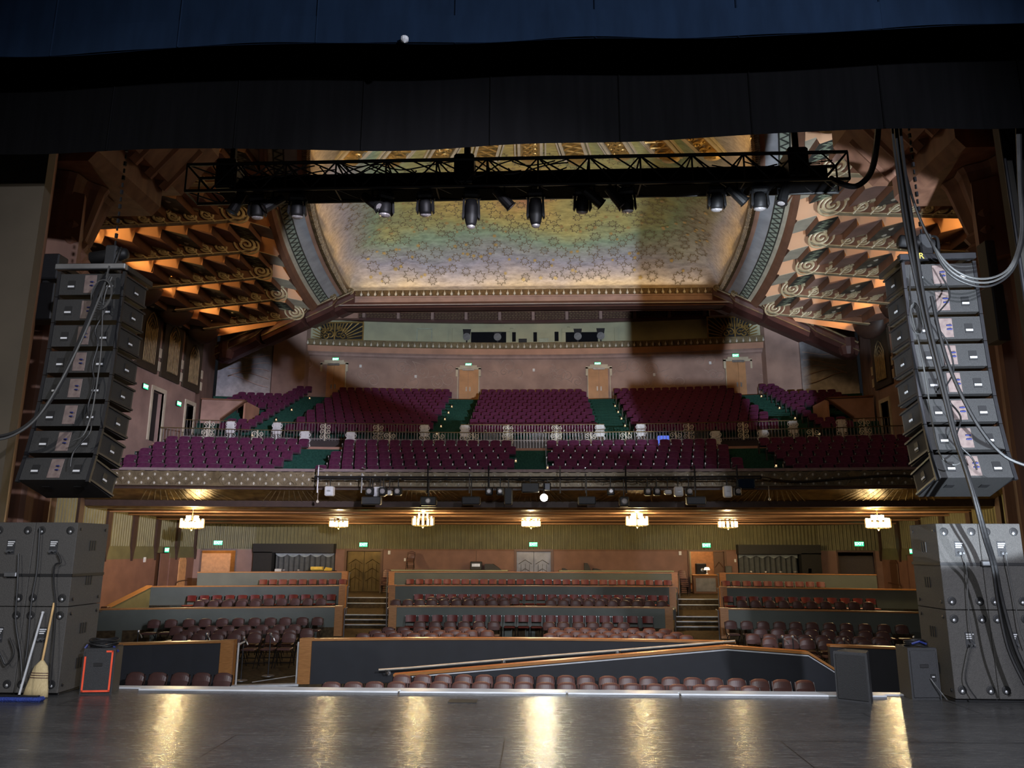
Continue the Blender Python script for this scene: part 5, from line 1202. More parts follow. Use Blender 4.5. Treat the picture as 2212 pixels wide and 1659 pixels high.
for u, tilt, roll, nm, ln in ((515, 0.4, 0.3, 'with bluish lens at the left end', 'blueglass'), (592, 0.9, 0.4, 'between the two leftmost moving lights', 'lens'), (806, 0.9, 2.8, 'left of the turned moving light', 'lens'), (1090, -0.8, 0.3, 'slanting between the two large heads', 'lens'), (1283, -1.0, 0.4, 'just right of the lattice ray', 'lens'), (1330, -0.7, 0.2, 'slanting above the vault right of the middle', 'lens'), (1592, -0.9, 0.3, 'between the two rightmost moving lights', 'lens'), (1690, 0.3, 0.2, 'at the right end', 'lens')):
    par(ux(u), f'small black spotlight under the truss {nm}', tilt, roll, lens=ln)

# ================================================================== LINE ARRAYS
def handle_mb(w=0.095, h=0.12): 
    m = MB(); m.box((-w / 2, -0.004, -h / 2), (w / 2, 0.0, h / 2)); m.slot(1).box((-w / 2 + 0.006, -0.014, -h * 0.30), (w / 2 - 0.006, -0.006, -h * 0.10)); return m
HM = handle_mb().mesh('handle', ['black', 'white'])
ANG = [0, 0.6, 1.4, 2.6, 4.4, 7.5, 11.5, 16.0]
def line_array(s, xc, y0, z0, yaw, w):
    wd_, bh, dp = 0.87, 0.352, 0.60
    t = thing('flying_bumper', f'grey flying frame on top of the {w} hanging loudspeaker column', 'rigging frame', (xc, y0, z0), yaw)
    m = MB(); m.bbox((-wd_ / 2 - 0.05, -0.05, 0.02), (wd_ / 2 + 0.02, 0.03, 0.10), 0.01); m.build('rear_beam', 'steel' if s < 0 else 'darksteel', t)
    m = MB(); m.bbox((-wd_ / 2 - 0.02, 0.03, 0.02), (-wd_ / 2 + 0.06, dp + 0.1, 0.10), 0.01); m.bbox((wd_ / 2 - 0.06, 0.03, 0.02), (wd_ / 2 + 0.02, dp + 0.1, 0.10), 0.01); m.bbox((-0.05, 0.03, 0.03), (0.05, dp + 0.1, 0.12), 0.01); m.build('side_bars', 'darksteel', t)
    if s > 0:
        o = bpy.data.objects.new('lettering', letters('R', 0.11, 'paperyellow', 0.002)); col.objects.link(o); o.parent = t; o.location = (-0.22, -0.054, 0.06); o.rotation_euler = (PI / 2, 0, 0)
    y, z = 0.0, 0.0
    for k, a in enumerate(ANG):
        an = math.radians(a); dn = Vector((0, -math.sin(an), -math.cos(an))); fwd = Vector((0, math.cos(an), -math.sin(an)))
        pos = Vector((0, y, z)) + dn * (bh / 2)
        R = Matrix.Rotation(yaw, 4, 'Z')
        b = thing('array_loudspeaker', f'{nth(k)} loudspeaker from the top of the {w} hanging column', 'loudspeaker', tuple(Vector((xc, y0, z0)) + R @ pos), 0, f'boxes of the {w} hanging loudspeaker column')
        b.rotation_euler = (-an, 0, yaw); b.rotation_mode = 'XYZ'
        # local frame: x across, +y to the house, z up
        h = bh / 2 - 0.02
        d0 = math.tan(math.radians(max(0, (ANG[k] - ANG[k - 1]) / 2 if k else 0))) * dp * 0.8; d1 = math.tan(math.radians((ANG[k + 1] - ANG[k]) / 2 if k < 7 else 1.5)) * dp * 0.8
        hr = h - 0.012; m = MB(); m.prism([(0, -hr), (0, hr), (dp, h + d0 - 0.008), (dp, -h - d1 + 0.008)], 'x', -wd_ / 2 + 0.012, wd_ / 2 - 0.012); m.build('cabinet', 'cabarray', b)
        for sx in (-1, 1):
            m = MB(); m.box((sx * wd_ / 2 - 0.02, -0.012, -bh / 2 + 0.004), (sx * wd_ / 2 + 0.02, 0.03, bh / 2 - 0.004))
            for zz in (-h * .84, h * .84):
                m.box((sx * wd_ / 2 - 0.014, 0.03, zz - 0.012), (sx * wd_ / 2 + 0.014, dp, zz + 0.012))
            m.build('rigging_rail', 'darksteel', b)
        for sx in (-1, 1):
            m = MB(); xo = sx * (wd_ / 2 - 0.011)
            m.prism([(0.05, -h * 0.8), (0.05, h * 0.8), (dp - 0.04, h * 0.8 + d0), (dp - 0.04, -h * 0.8 - d1)], 'x', xo - 0.004, xo + 0.004); m.build('side_panel', 'grille', b)
        for dx in (-0.255, 0.265):
            o = bpy.data.objects.new('handle', HM); col.objects.link(o); o.parent = b; o.location = (dx, -0.002, -0.01)
        o = bpy.data.objects.new('side_handle', HM); col.objects.link(o); o.parent = b; o.location = (-s * (wd_ / 2 - 0.004), dp * 0.55, 0); o.rotation_euler = (0, 0, -s * PI / 2)
        m = MB(); m.bbox((-0.085, -0.008, -h * 0.78), (0.075, 0.0, h * 0.8), 0.003); pl = m.build('amplifier_plate', 'plate', b)
        m = MB()
        for dz in (0.03, -0.02): m.tube([(0.0, -0.012, dz), (0.05, -0.04, dz - 0.008)], 0.009, 6)
        m.build('plug', 'bluecon', pl)
        if k == len(ANG) - 1:
            m = MB()
            for dx in (-0.2, 0.2): m.box((dx - 0.05, 0.2, -h - 0.002), (dx + 0.05, 0.3, -h + 0.002))
            m.build('bottom_grip', 'black', b)
        y += dn.y * bh; z += dn.z * bh
    return t
AL = (-5.56, 9.28, 5.22, -0.0); AR = (5.40, 9.28, 5.24, -0.04)
line_array(-1, *AL, 'left'); line_array(1, *AR, 'right')
# chain hoists
for s, (xc, y0, z0, yw), u, v, w in ((-1, AL, 243, 552, 'left'), (1, AR, 1990, 528, 'right')):
    p = PY(u, v, y0 + 0.25)
    t = thing('chain_hoist', f'black chain hoist above the {w} hanging loudspeaker column', 'chain hoist', (p.x, y0 + 0.25, z0 + 0.1))
    m = MB(); m.lathe([(0.05, -0.3), (0.09, -0.28), (0.09, 0.12), (0.07, 0.2), (0.02, 0.22)], (0, 0, p.z - z0 - 0.1), 14, Matrix.Rotation(PI / 2 + 0.15 * s, 3, 'Y')); m.build('motor', 'black', t, smooth=True)
    m = MB(); m.bbox((-0.06, -0.1, -0.02), (0.1, 0.1, p.z - z0 + 0.02), 0.02); m.build('hook_block', 'cabdark', t)
    m = MB(); n = 60; top = 12.0 - z0
    for k in range(n):
        a = p.z - z0 + 0.05 + (top - p.z + z0) * k / n; m.tube([(0.02, 0, a), (0.02, 0, a + 0.06)], 0.022 if k % 2 else 0.014, 5)
    m.build('lifting_chain', 'darksteel', t)
    m = MB(); m.tube(catmull([(0.1, 0, p.z - z0), (0.16, -0.1, p.z - z0 - 0.06), (0.12, -0.15, -0.05)], 5), 0.018, 6); m.build('control_cable', 'rubber', t)

# cables hanging down the loudspeaker columns
def cable(label, px, r=0.016, mt='rubber', n=6, name='cable'):
    m = MB(); m.tube(catmull([PY(u, v, y) for u, v, y in px], n), r, 6); return tag(m.build(name, mt), label, 'cable')
cable('thick black multicore sweeping from the left loudspeaker column down to the left edge', [(232, 590, 9.1), (212, 625, 8.95), (190, 690, 8.85), (168, 745, 8.8), (140, 810, 8.75), (105, 870, 8.7), (60, 918, 8.65), (15, 940, 8.6), (-40, 946, 8.55)], 0.026)
cable('grey multicore beside the thick black one on the left', [(234, 592, 9.08), (216, 640, 8.93), (176, 735, 8.78), (128, 830, 8.7), (78, 905, 8.62), (20, 944, 8.55), (-40, 952, 8.5)], 0.014, 'greycable')
cable('thin black cable looping down the left loudspeaker column from plate to plate', [(238, 596, 9.1), (220, 640, 9.1), (226, 672, 9.12), (206, 712, 9.1), (212, 742, 9.1), (200, 790, 9.08), (204, 830, 9.06), (190, 880, 9.0), (196, 930, 8.95), (160, 975, 8.9), (152, 1008, 8.88)], 0.010)
cable('thin grey cable hanging straight down the left loudspeaker column', [(242, 598, 9.05), (224, 650, 9.05), (218, 760, 9.0), (206, 850, 8.95), (196, 900, 8.9), (180, 940, 8.85), (158, 952, 8.85)], 0.009, 'greycable')
m = MB(); c = PY(226, 630, 9.05)
for k in range(4): m.tube([(c.x + (0.10 + 0.01 * k) * math.cos(a), c.y - 0.02 * k, c.z + (0.16 + 0.012 * k) * math.sin(a) - 0.02 * k) for a in lin(0, 2 * PI, 20)], 0.009, 5)
m.tube([(c.x, c.y, c.z + 0.17), (c.x + 0.02, c.y, c.z + 0.35)], 0.012, 5); tag(m.build('cable_coil', 'greycable'), 'coil of grey cable tied to the top of the left loudspeaker column', 'cable')
for k, (a, nm, mt, r) in enumerate(((0, 'outer black', 'rubber', 0.028), (9, 'middle black', 'rubber', 0.02), (-8, 'inner black', 'rubber', 0.016))):
    cable(f'{nm} cable of the bundle falling across the right loudspeaker column to the floor', [(u + a * f, v, y - 0.07 * k) for u, v, y, f in ((1934, 200, 8.9, 1), (1936, 285, 8.9, 1), (1950, 400, 8.85, 1), (1968, 520, 8.82, 1), (1990, 640, 8.8, .6), (2012, 740, 8.75, .5), (2040, 850, 8.7, .4), (2062, 940, 8.62, .3), (2085, 1010, 8.5, .1), (2108, 1085, 8.45, .2), (2128, 1160, 8.55, .4), (2146, 1220, 8.75, .4), (2160, 1300, 8.85, .6), (2185, 1400, 8.85, 1), (2222, 1480, 8.8, 1))], r, mt)
for k, (d, nm, mt) in enumerate(((0, 'upper', 'greycable'), (10, 'lower', 'greycable'), (20, 'lowest', 'rubber'))):
    cable(f'{nm} grey cable swinging from the right bundle in a deep loop to the right', [(1938, 200, 8.9), (1948, 330, 8.85), (1975, 440, 8.8), (2010, 520, 8.8), (2052 - d * .3, 575 + d * .6, 8.8), (2100, 600 + d * .8, 8.8), (2150, 598 + d * .8, 8.8), (2185 + d * .3, 570 + d * .4, 8.8), (2204 + d * .4, 500, 8.8), (2200 + d * .3, 400, 8.8), (2196 + d * .4, 270, 8.8), (2194, 200, 8.8)], 0.014, mt)
cable('long black cable curving down the outer side of the right loudspeaker column', [(2012, 640, 8.72), (2040, 760, 8.66), (2075, 850, 8.6), (2120, 930, 8.55), (2170, 985, 8.5), (2230, 1010, 8.45)], 0.02)
cable('thin grey cable hanging down the inner side of the right column', [(1968, 575, 9.05), (1966, 660, 9.05), (1985, 740, 9.02), (2000, 820, 9.0), (2012, 900, 8.95), (2030, 980, 8.88), (2060, 1004, 8.85), (2085, 990, 8.85)], 0.010, 'greycable')
cable('thin black cable linking the plates of the right loudspeaker column', [(2030, 590, 9.1), (2052, 640, 9.08), (2020, 690, 9.08), (2046, 740, 9.06), (2060, 800, 9.04), (2040, 850, 9.0), (2075, 900, 8.98), (2066, 950, 8.92), (2100, 990, 8.88), (2110, 1015, 8.85)], 0.010)
m = MB(); c = PY(1975, 690, 9.0)
for k in range(4): m.tube([(c.x + (0.05 + 0.008 * k) * math.cos(a), c.y - 0.015 * k, c.z + (0.16 + 0.012 * k) * math.sin(a)) for a in lin(0, 2 * PI, 20)], 0.008, 5)
tag(m.build('cable_coil', 'greycable'), 'narrow coil of grey cable on the right loudspeaker column', 'cable')

# ================================================================== SUBWOOFERS
def sub(x0, x1, y0, y1, z0, z1, label, s, handles=True, side=True, plate_z=0.68, tape=False):
    t = thing('subwoofer', label, 'subwoofer', ((x0 + x1) / 2, (y0 + y1) / 2, z0), 0, 'subwoofers stacked on the ' + ('left' if s < 0 else 'right') + ' of the stage')
    hx, hy, h = (x1 - x0) / 2, (y1 - y0) / 2, z1 - z0
    m = MB(); m.bbox((-hx + .003, -hy, 0.0), (hx - .003, hy, h - 0.002), 0.005); m.build('cabinet', 'cab', t)
    for dx in (-1, 1):
        for dz in (0.095, h - 0.095):
            c = MB(); cx = dx * (hx - 0.085)
            c.lathe([(0.048, 0.0), (0.048, 0.006), (0.036, 0.008), (0.005, 0.009)], (cx, -hy, dz), 12, Matrix.Rotation(PI / 2, 3, 'X')); c.slot(1).lathe([(0.015, 0.004), (0.022, 0.012), (0.004, 0.02)], (cx, -hy, dz - 0.018), 8, Matrix.Rotation(PI / 2, 3, 'X')); c.build('corner_grip', ['black', 'steel'], t)
    c = MB(); pz = h * plate_z; c.box((-0.055, -hy - 0.004, pz - 0.085), (0.045, -hy, pz + 0.085)); pl = c.build('connector_plate', 'cabdark', t)
    c = MB()
    for k in range(3): c.box((-0.045 + 0.0, -hy - 0.006, pz + 0.055 - 0.022 * k), (-0.045 + 0.085 - 0.012 * k, -hy - 0.004, pz + 0.067 - 0.022 * k))
    c.build('plate_print', 'white', pl)
    c = MB(); c.tube([(-0.02, -hy - 0.004, pz - 0.045), (-0.02, -hy - 0.05, pz - 0.052)], 0.016, 6); c.tube([(0.022, -hy - 0.004, pz - 0.045), (0.022, -hy - 0.04, pz - 0.05)], 0.012, 6); c.build('plug', 'steel', pl)
    if side:
        for dz in (0.3, 0.72):
            c = MB(); xs = -s * hx
            for k in range(3): c.box((xs - 0.004, -0.04 + 0.05 * k, h * dz - 0.06), (xs + 0.004, -0.015 + 0.05 * k, h * dz + 0.06))
            c.build('side_grip', 'black', t)
        c = MB()
        for dy in (-hy + 0.07, hy - 0.07):
            for dz in (0.08, h - 0.08): c.lathe([(0.02, 0), (0.02, 0.006), (0.005, 0.008)], (-s * hx, dy, dz), 8, Matrix.Rotation(-s * PI / 2, 3, 'Y'))
        c.build('side_stud', 'darksteel', t)
    return t
xs_ = (-6.235, -5.715, -5.195)
for k in range(2):
    for r, (z0, z1) in enumerate(((0.03, 0.98), (0.985, 1.955))):
        nm = ('outer', 'inner')[k]; lv = ('lower', 'upper')[r]
        sub(xs_[k], xs_[k + 1], 9.05, 9.72, z0, z1, f'{lv} {nm} grey subwoofer of the left stack behind the brooms', -1, side=(k == 1), plate_z=0.70 if r else 0.67)
    m = MB(); m.bbox((xs_[k] + 0.02, 9.1, 0), (xs_[k + 1] - 0.02, 9.7, 0.03), 0.005); tag(m.build('stack_base', 'black'), f'black base board under the {("outer", "inner")[k]} left subwoofers', 'base board')
xs_ = (4.93, 5.41, 5.89, 6.37)
for k in range(3):
    for r, (z0, z1) in enumerate(((0.04, 0.99), (0.995, 1.96))):
        nm = ('inner', 'middle', 'outer')[k]; lv = ('lower', 'upper')[r]
        if k == 2: continue
        sub(xs_[k], xs_[k + 1], 9.15, 9.80, z0, z1, f'{lv} {("inner", "outer")[k]} grey subwoofer of the right stack', 1, side=(k == 0), plate_z=0.70 if r else 0.66)
m = MB(); m.bbox((4.95, 9.2, 0), (5.88, 9.78, 0.04), 0.005); tag(m.build('stack_base', 'black'), 'black base board under the right subwoofers', 'base board')
for s, xa, xb, yy, zz, w, bx_ in ((-1, -6.24, -5.186, 9.044, 1.34, 'left', -5.93), (1, 4.921, 5.895, 9.144, 1.50, 'right', 5.44)):
    t = thing('ratchet_strap', f'dark ratchet strap around the upper {w} subwoofers', 'strap')
    m = MB(); m.box((xa, yy - 0.004, zz - 0.016), (xb, yy, zz + 0.016))
    for xs1 in (xa, xb - 0.004): m.box((xs1, yy - 0.004, zz - 0.016), (xs1 + 0.004, yy + 0.67, zz + 0.016))
    m.build('webbing', 'black', t)
    m = MB(); m.bbox((bx_ - 0.06, yy - 0.045, zz - 0.02), (bx_ + 0.09, yy - 0.006, zz + 0.035), 0.008); m.build('ratchet', 'steel', t)
# cables on the subwoofers
for lab, pts in (('black cable dropping from the upper outer plate of the left stack', [(40, 1196, 9.0), (38, 1260, 8.98), (34, 1340, 8.98), (44, 1410, 8.98), (48, 1470, 8.95)]), ('black cable dropping from the upper inner plate of the left stack', [(124, 1194, 9.0), (132, 1214, 8.98), (118, 1222, 8.98), (116, 1260, 9.0), (120, 1300, 9.0), (118, 1360, 8.98), (112, 1440, 8.95), (108, 1482, 8.95)]),
                 ('thin black cable between the two columns of the left stack', [(86, 1140, 9.0), (80, 1230, 9.0), (68, 1300, 8.98), (60, 1390, 8.97), (52, 1450, 8.95)]), ('looped black cable at the lower outer plate of the left stack', [(20, 1378, 9.0), (30, 1410, 8.97), (14, 1436, 8.96), (4, 1420, 8.96), (-6, 1400, 8.97)])):
    cable(lab, pts, 0.010)
for lab, pts, mt in (('thin grey cable joining upper and lower inner plates of the right stack', [(2080, 1196, 9.08), (2088, 1230, 9.1), (2090, 1280, 9.1), (2094, 1340, 9.1), (2100, 1375, 9.08), (2104, 1386, 9.08)], 'greycable'), ('thin grey cable from the upper outer plate of the right stack', [(2172, 1196, 9.08), (2180, 1240, 9.1), (2190, 1290, 9.1), (2204, 1360, 9.08), (2220, 1400, 9.05)], 'greycable'), ('thin black cable dropping from the lower inner plate of the right stack', [(2100, 1388, 9.08), (2092, 1420, 9.08), (2086, 1470, 9.08), (2110, 1510, 9.05)], 'rubber')):
    cable(lab, pts, 0.007, mt)

# ================================================================== FLOOR MONITORS
def monitor(loc, rz, w, d, h, label, tape=False, slant=0.10, conn=False, grip=True):
    t = thing('floor_speaker', label, 'loudspeaker', loc, rz)
    m = MB(); q = [(-w / 2, -d / 2), (w / 2, -d / 2), (w / 2 - slant, d / 2), (-w / 2 + slant, d / 2)]
    m.prism(q, 'z', 0, h); m.prism([(a * .97, b * .97) for a, b in q], 'z', h, h + 0.008); m.build('cabinet', 'cabdark', t)
    m = MB(); m.bbox((-w / 2 + 0.02, -d / 2 - 0.012, 0.02), (w / 2 - 0.02, -d / 2 + 0.0, h - 0.02), 0.005); m.build('rear_panel' if grip else 'front_grille', 'cabdark' if grip else 'grille', t)
    if grip:
        m = MB(); m.bbox((-0.05, -d / 2 - 0.018, h * 0.62), (0.05, -d / 2 - 0.010, h * 0.66 + 0.02), 0.004); m.build('grip', 'black', t)
    if tape:
        m = MB(); e = 0.02; y = -d / 2 - 0.016
        for a, b in (((-w / 2 + .02, 0.03), (-w / 2 + .02 + e, h * 0.84)), ((w / 2 - .02 - e, 0.03), (w / 2 - .02, h * 0.97)), ((-w / 2 + .02, 0.03), (w / 2 - .02, 0.03 + e)), ((w / 2 - 0.10, h * 0.97 - e), (w / 2 - .02, h * 0.97))): m.box((a[0], y, a[1]), (b[0], y + 0.004, b[1]))
        m.build('tape_outline', 'orangetape', t)
    if conn:
        m = MB(); m.bbox((0.06, -d / 2 - 0.02, h * 0.36), (0.12, -d / 2 - 0.01, h * 0.5), 0.003); m.slot(1).box((0.07, -d / 2 - 0.03, h * 0.44), (0.10, -d / 2 - 0.02, h * 0.46)); m.build('connector_plate', ['black', 'white'], t)
    return t
monitor((-4.84, 9.34, 0), 0.12, 0.36, 0.36, 0.50, 'black floor speaker edged with orange red tape, beside the left subwoofers', tape=True, slant=0.06)
m = MB(); c = Vector((-4.87, 9.32, 0.515))
for k in range(6): m.tube([(c.x + (0.13 + 0.012 * (k % 3)) * math.cos(a) , c.y + (0.13 + 0.01 * (k % 3)) * math.sin(a), c.z + 0.018 * (k // 1) * 0.8 + 0.01 * math.sin(3 * a + k)) for a in lin(0, 2 * PI, 24)], 0.011, 5)
m.slot(1).tube([c + Vector((-0.17, -0.04, 0.02)), c + Vector((-0.19, -0.06, -0.02))], 0.014, 6); m.tube([c + Vector((0.15, -0.05, 0.0)), c + Vector((0.23, -0.08, -0.05))], 0.013, 6)
tag(m.build('cable_coil', ['rubber', 'bluecon']), 'coil of black cable with blue plugs lying on the taped floor speaker', 'cable')
monitor((3.90, 9.27, 0), -0.62, 0.36, 0.30, 0.52, 'black floor speaker standing alone on the right of the stage lip', grip=False, slant=0.05)
monitor((4.69, 9.50, 0), 0.06, 0.34, 0.36, 0.55, 'black floor speaker with plugged cable, beside the right subwoofers', conn=True, slant=0.05)
cable('thin grey cable from the floor speaker beside the right subwoofers to the floor', [(2010, 1466, 9.3), (2020, 1480, 9.28), (2036, 1500, 9.26), (2046, 1512, 9.2)], 0.008, 'greycable')
m = MB()
for k in range(3): m.tube([(4.70 + 0.12 * math.cos(a), 9.46 + 0.11 * math.sin(a), 0.575 + 0.02 * k + 0.012 * math.sin(2 * a)) for a in lin(0, 2 * PI, 20)], 0.011, 5)
m.slot(1).tube([(4.60, 9.34, 0.60), (4.68, 9.32, 0.63), (4.76, 9.33, 0.60)], 0.012, 6)
tag(m.build('cable_coil', ['rubber', 'bluecon']), 'small coil of cable with blue plugs on the right floor speaker', 'cable')

# ================================================================== BROOM AND DUST MOP
t = thing('push_mop', 'dust mop with blue fringe and grey handle leaning on the left subwoofers', 'mop', (-5.42, 8.72, 0))
m = MB(); rnd = random.Random(5)
m.bbox((-0.30, -0.055, 0.0), (0.27, 0.06, 0.05), 0.02); m.build('fringe', 'mopblue', t)
m = MB(); m.bbox((-0.25, -0.025, 0.05), (0.22, 0.025, 0.065), 0.004); m.build('mop_frame', 'darksteel', t)
a = Vector((PZ(34, 1503, 0.07).x + 5.42, 0, 0.07)); b = PY(92, 1325, 9.0) - Vector((-5.42, 8.72, 0))
m = MB(); m.tube([a, b], 0.0125, 8); m.tube([b, b + (b - a).normalized() * 0.02], 0.016, 8); m.build('handle', 'stickwhite', t)
top_, ft = PY(117, 1302, 9.02), PY(76, 1502, 8.93)
t = thing('broom', 'corn broom with wooden handle leaning on the left subwoofers', 'broom', (ft.x, 8.93, 0))
d = (top_ - Vector((ft.x, 8.93, 0.0))).normalized(); u_ = Vector((1, 0, 0)); n_ = d.cross(u_).normalized(); u_ = n_.cross(d).normalized()
def sec(h, w, th, n=12): return [d * h + u_ * (w * math.cos(2 * PI * k / n)) + n_ * (th * math.sin(2 * PI * k / n)) for k in range(n)]
m = MB(); L = (top_ - Vector((ft.x, 8.93, 0))).length
m.sweep(lambda q: sec(*q), [(0.012, 0.15, 0.035), (0.10, 0.135, 0.038), (0.2, 0.11, 0.04), (0.28, 0.095, 0.042), (0.34, 0.075, 0.04), (0.385, 0.03, 0.028), (0.40, 0.018, 0.018)]); m.build('bristles', 'broomstraw', t, smooth=True)
m = MB()
for h in (0.215, 0.24, 0.265): 
    w = 0.11 - (h - 0.2) * 0.18; m.sweep(lambda q: sec(*q), [(h - 0.004, w + 0.003, 0.044), (h + 0.004, w + 0.003, 0.044)])
m.build('stitching', 'maroon', t)
m = MB(); m.tube([d * 0.38, d * L], 0.0125, 8); m.build('handle', 'stick', t)

# ---- rigging pipes and wall boxes beside the stage opening
for u, v, nm in ((2168, 300, 'inner'), (2194, 300, 'outer')):
    p = PY(u, v, 9.52); m = MB(); m.tube([(p.x, 9.56, 0), (p.x, 9.56, 9.0)], 0.024, 8); tag(m.build('rigging_pipe', 'darksteel'), f'{nm} of two slim vertical pipes at the right edge of the stage opening', 'pipe')
for s, w, (u0, v0, u1, v1) in ((-1, 'left', (56, 545, 108, 690)), (1, 'right', (2128, 515, 2186, 735))):
    y = 11.55; a, b = PY(u0, v0, y), PY(u1, v1, y); t = thing('wall_loudspeaker', f'black box loudspeaker bracketed to the {w} copper coloured column', 'loudspeaker', ((a.x + b.x) / 2, y, b.z))
    w2, h = abs(b.x - a.x) / 2, a.z - b.z
    m = MB(); m.bbox((-w2, 0, 0), (w2, 0.32, h * 0.55), 0.02); m.build('cabinet', 'black', t)
    m = MB(); m.bbox((-w2 * .7, 0.05, h * 0.62), (w2 * .9, 0.32, h), 0.02); m.box((-0.04, 0.15, h * .5), (0.04, 0.32, h * .66)); m.build('upper_cabinet', 'cabdark', t)
    m = MB(); m.box((-0.05, 0.3, h * .2), (0.05, 0.75, h * .3)); m.build('bracket', 'darksteel', t)

# ================================================================== CHAIRS OF THE ORCHESTRA
def proto_chair(name, parts):
    t = thing(name, 'x', 'chair')
    for nm, mb, mt in parts: mb.build(nm, mt, t, smooth=False)
    return remember(t)
def folding_meshes():
    b = MB(); n = 10
    def sec(k):
        a = 2 * k / n - 1; x = a * 0.190; bulge = 0.03 * (1 - a * a); top = 0.845 - 0.07 * abs(a) ** 3.2; bot = 0.585 + 0.01 * a * a
        return [(x, 0.180 - bulge + 0.03, bot), (x, 0.205 - bulge, (bot + top) / 2 - 0.02), (x, 0.232 - bulge, top - 0.04), (x, 0.252 - bulge, top - 0.008), (x, 0.275 - bulge, top), (x, 0.297 - bulge * .6, top - 0.018), (x, 0.255 - bulge * .6, bot)]
    b.sweep(sec, range(n + 1))
    s = MB(); s.bbox((-0.18, -0.20, 0.425), (0.18, 0.19, 0.475), 0.02)
    f = MB()
    for sx in (-1, 1):
        f.tube([(sx * 0.190, -0.24, 0), (sx * 0.190, 0.02, 0.40), (sx * 0.188, 0.2, 0.62), (sx * 0.182, 0.26, 0.80)], 0.012, 5)
        f.tube([(sx * 0.175, 0.25, 0), (sx * 0.175, 0.05, 0.30), (sx * 0.175, -0.12, 0.42)], 0.011, 5)
    f.tube([(-0.19, -0.16, 0.12), (0.19, -0.16, 0.12)], 0.009, 5); f.tube([(-0.175, 0.2, 0.08), (0.175, 0.2, 0.08)], 0.009, 5)
    return [('seat', s, 'pad'), ('backrest', b, 'pad'), ('frame', f, 'frame')]
def red_meshes():
    b = MB(); n = 6
    def sec(k):
        a = 2 * k / n - 1; w = 0.18; cr = 0.03 * (1 - a * a)
        return [(a * w * 0.94, 0.20 + cr, 0.60), (a * w, 0.24 + cr, 0.81 + 0.012 * (1 - a * a)), (a * w, 0.262 + cr, 0.81), (a * w * 0.94, 0.225 + cr, 0.60)]
    b.sweep(sec, range(n + 1))
    s = MB(); s.bbox((-0.19, -0.21, 0.43), (0.19, 0.19, 0.475), 0.02)
    f = MB()
    for sx in (-1, 1):
        f.prism([(-0.02, 0.0), (0.01, 0.0), (0.215, 0.42), (0.285, 0.80), (0.262, 0.80), (0.19, 0.44)], 'x', sx * 0.19 - 0.013, sx * 0.19 + 0.013)
        f.slot(1).prism([(0.268, 0.72), (0.255, 0.72), (0.258, 0.80), (0.268, 0.80)], 'x', sx * 0.19 - 0.012, sx * 0.19 + 0.012); f.slot(0)
        f.tube([(sx * 0.185, -0.2, 0), (sx * 0.185, 0.0, 0.25), (sx * 0.18, 0.16, 0.43)], 0.011, 5)
    f.tube([(-0.19, -0.1, 0.1), (0.19, -0.1, 0.1)], 0.009, 5)
    return [('seat', s, 'padred'), ('backrest', b, 'padred'), ('frame', f, ['frame', 'steel'])]
FOLD = proto_chair('folding_chair', folding_meshes()); REDC = proto_chair('red_chair', red_meshes())
used = {FOLD.name: False, REDC.name: False}
rj = random.Random(21)
def put(pr, x, y, z, label, grp, jit=0.008):
    rz = rj.uniform(-0.035, 0.035) if jit else 0; x += rj.uniform(-jit, jit); y += rj.uniform(-jit, jit)
    if not used[pr.name]:
        used[pr.name] = True; pr.location = (x, y, z); pr.rotation_euler = (0, 0, rz); pr['label'] = label; pr['group'] = grp
    else: dup(pr, (x, y, z), rz, label, grp)
def row_px(pr, us, v, yf, z, where, grp, kind, dy=0.0):
    """a row of chairs at the given picture columns, on the arc yf minus dy"""
    for k, u in enumerate(us):
        x = PY(u, v, yf(0) - dy).x; y = yf(x) - dy; x = PY(u, v, y).x
        put(pr, x, y, z, f'{kind} {nth(k)} from left {where}', grp)
def span(a, b, n): return [a + (b - a) * i / (n - 1) for i in range(n)]
G = ('chairs in front of the topmost half walls', 'chairs in front of the middle half walls', 'chairs in front of the lowest half walls', 'chairs in the pit')
K, Rd = 'brown folding chair', 'red-backed chair'
row_px(REDC, span(564.9, 738, 9), 1250, yD, TERC, 'before the topmost left half wall', G[0], Rd, 0.62)
row_px(REDC, span(884.6, 1443.8, 29), 1250, yD, TERC, 'before the topmost centre half wall', G[0], Rd, 0.62)
row_px(REDC, span(1570, 1776, 10), 1253, yD, TERC, 'before the topmost right half wall', G[0], Rd, 0.62)
row_px(REDC, span(409.5, 712, 12), 1285, yC, TERB, 'before the middle left half wall', G[1], Rd, 0.6)
row_px(FOLD, span(435, 690, 10), 1297, yC, TERB, 'ahead of the red chairs, middle left terrace', G[1], K, 3.3)
row_px(FOLD, span(424, 545, 5), 1310, yC, TERB, 'in the front row of the middle left terrace', G[1], K, 4.3)
row_px(REDC, span(902.5, 1434.3, 23), 1282, yC, TERB, 'before the middle centre half wall', G[1], Rd, 0.6)
row_px(FOLD, span(931.5, 1110.5, 8), 1297, yC, TERB, 'in second row of middle centre terrace, left part', G[1], K, 2.8)
row_px(FOLD, span(1200, 1383, 8), 1297, yC, TERB, 'in second row of middle centre terrace, right part', G[1], K, 2.8)
row_px(FOLD, span(852, 1090, 10), 1306, yC, TERB, 'in front row of middle centre terrace, left part', G[1], K, 4.3)
row_px(FOLD, span(1190, 1432, 10), 1306, yC, TERB, 'in front row of middle centre terrace, right part', G[1], K, 4.3)
row_px(REDC, span(1575.3, 1886, 12), 1287, yC, TERB, 'before the middle right half wall', G[1], Rd, 0.6)
row_px(FOLD, span(1606, 1880, 10), 1300, yC, TERB, 'ahead of the red chairs, middle right terrace', G[1], K, 3.3)
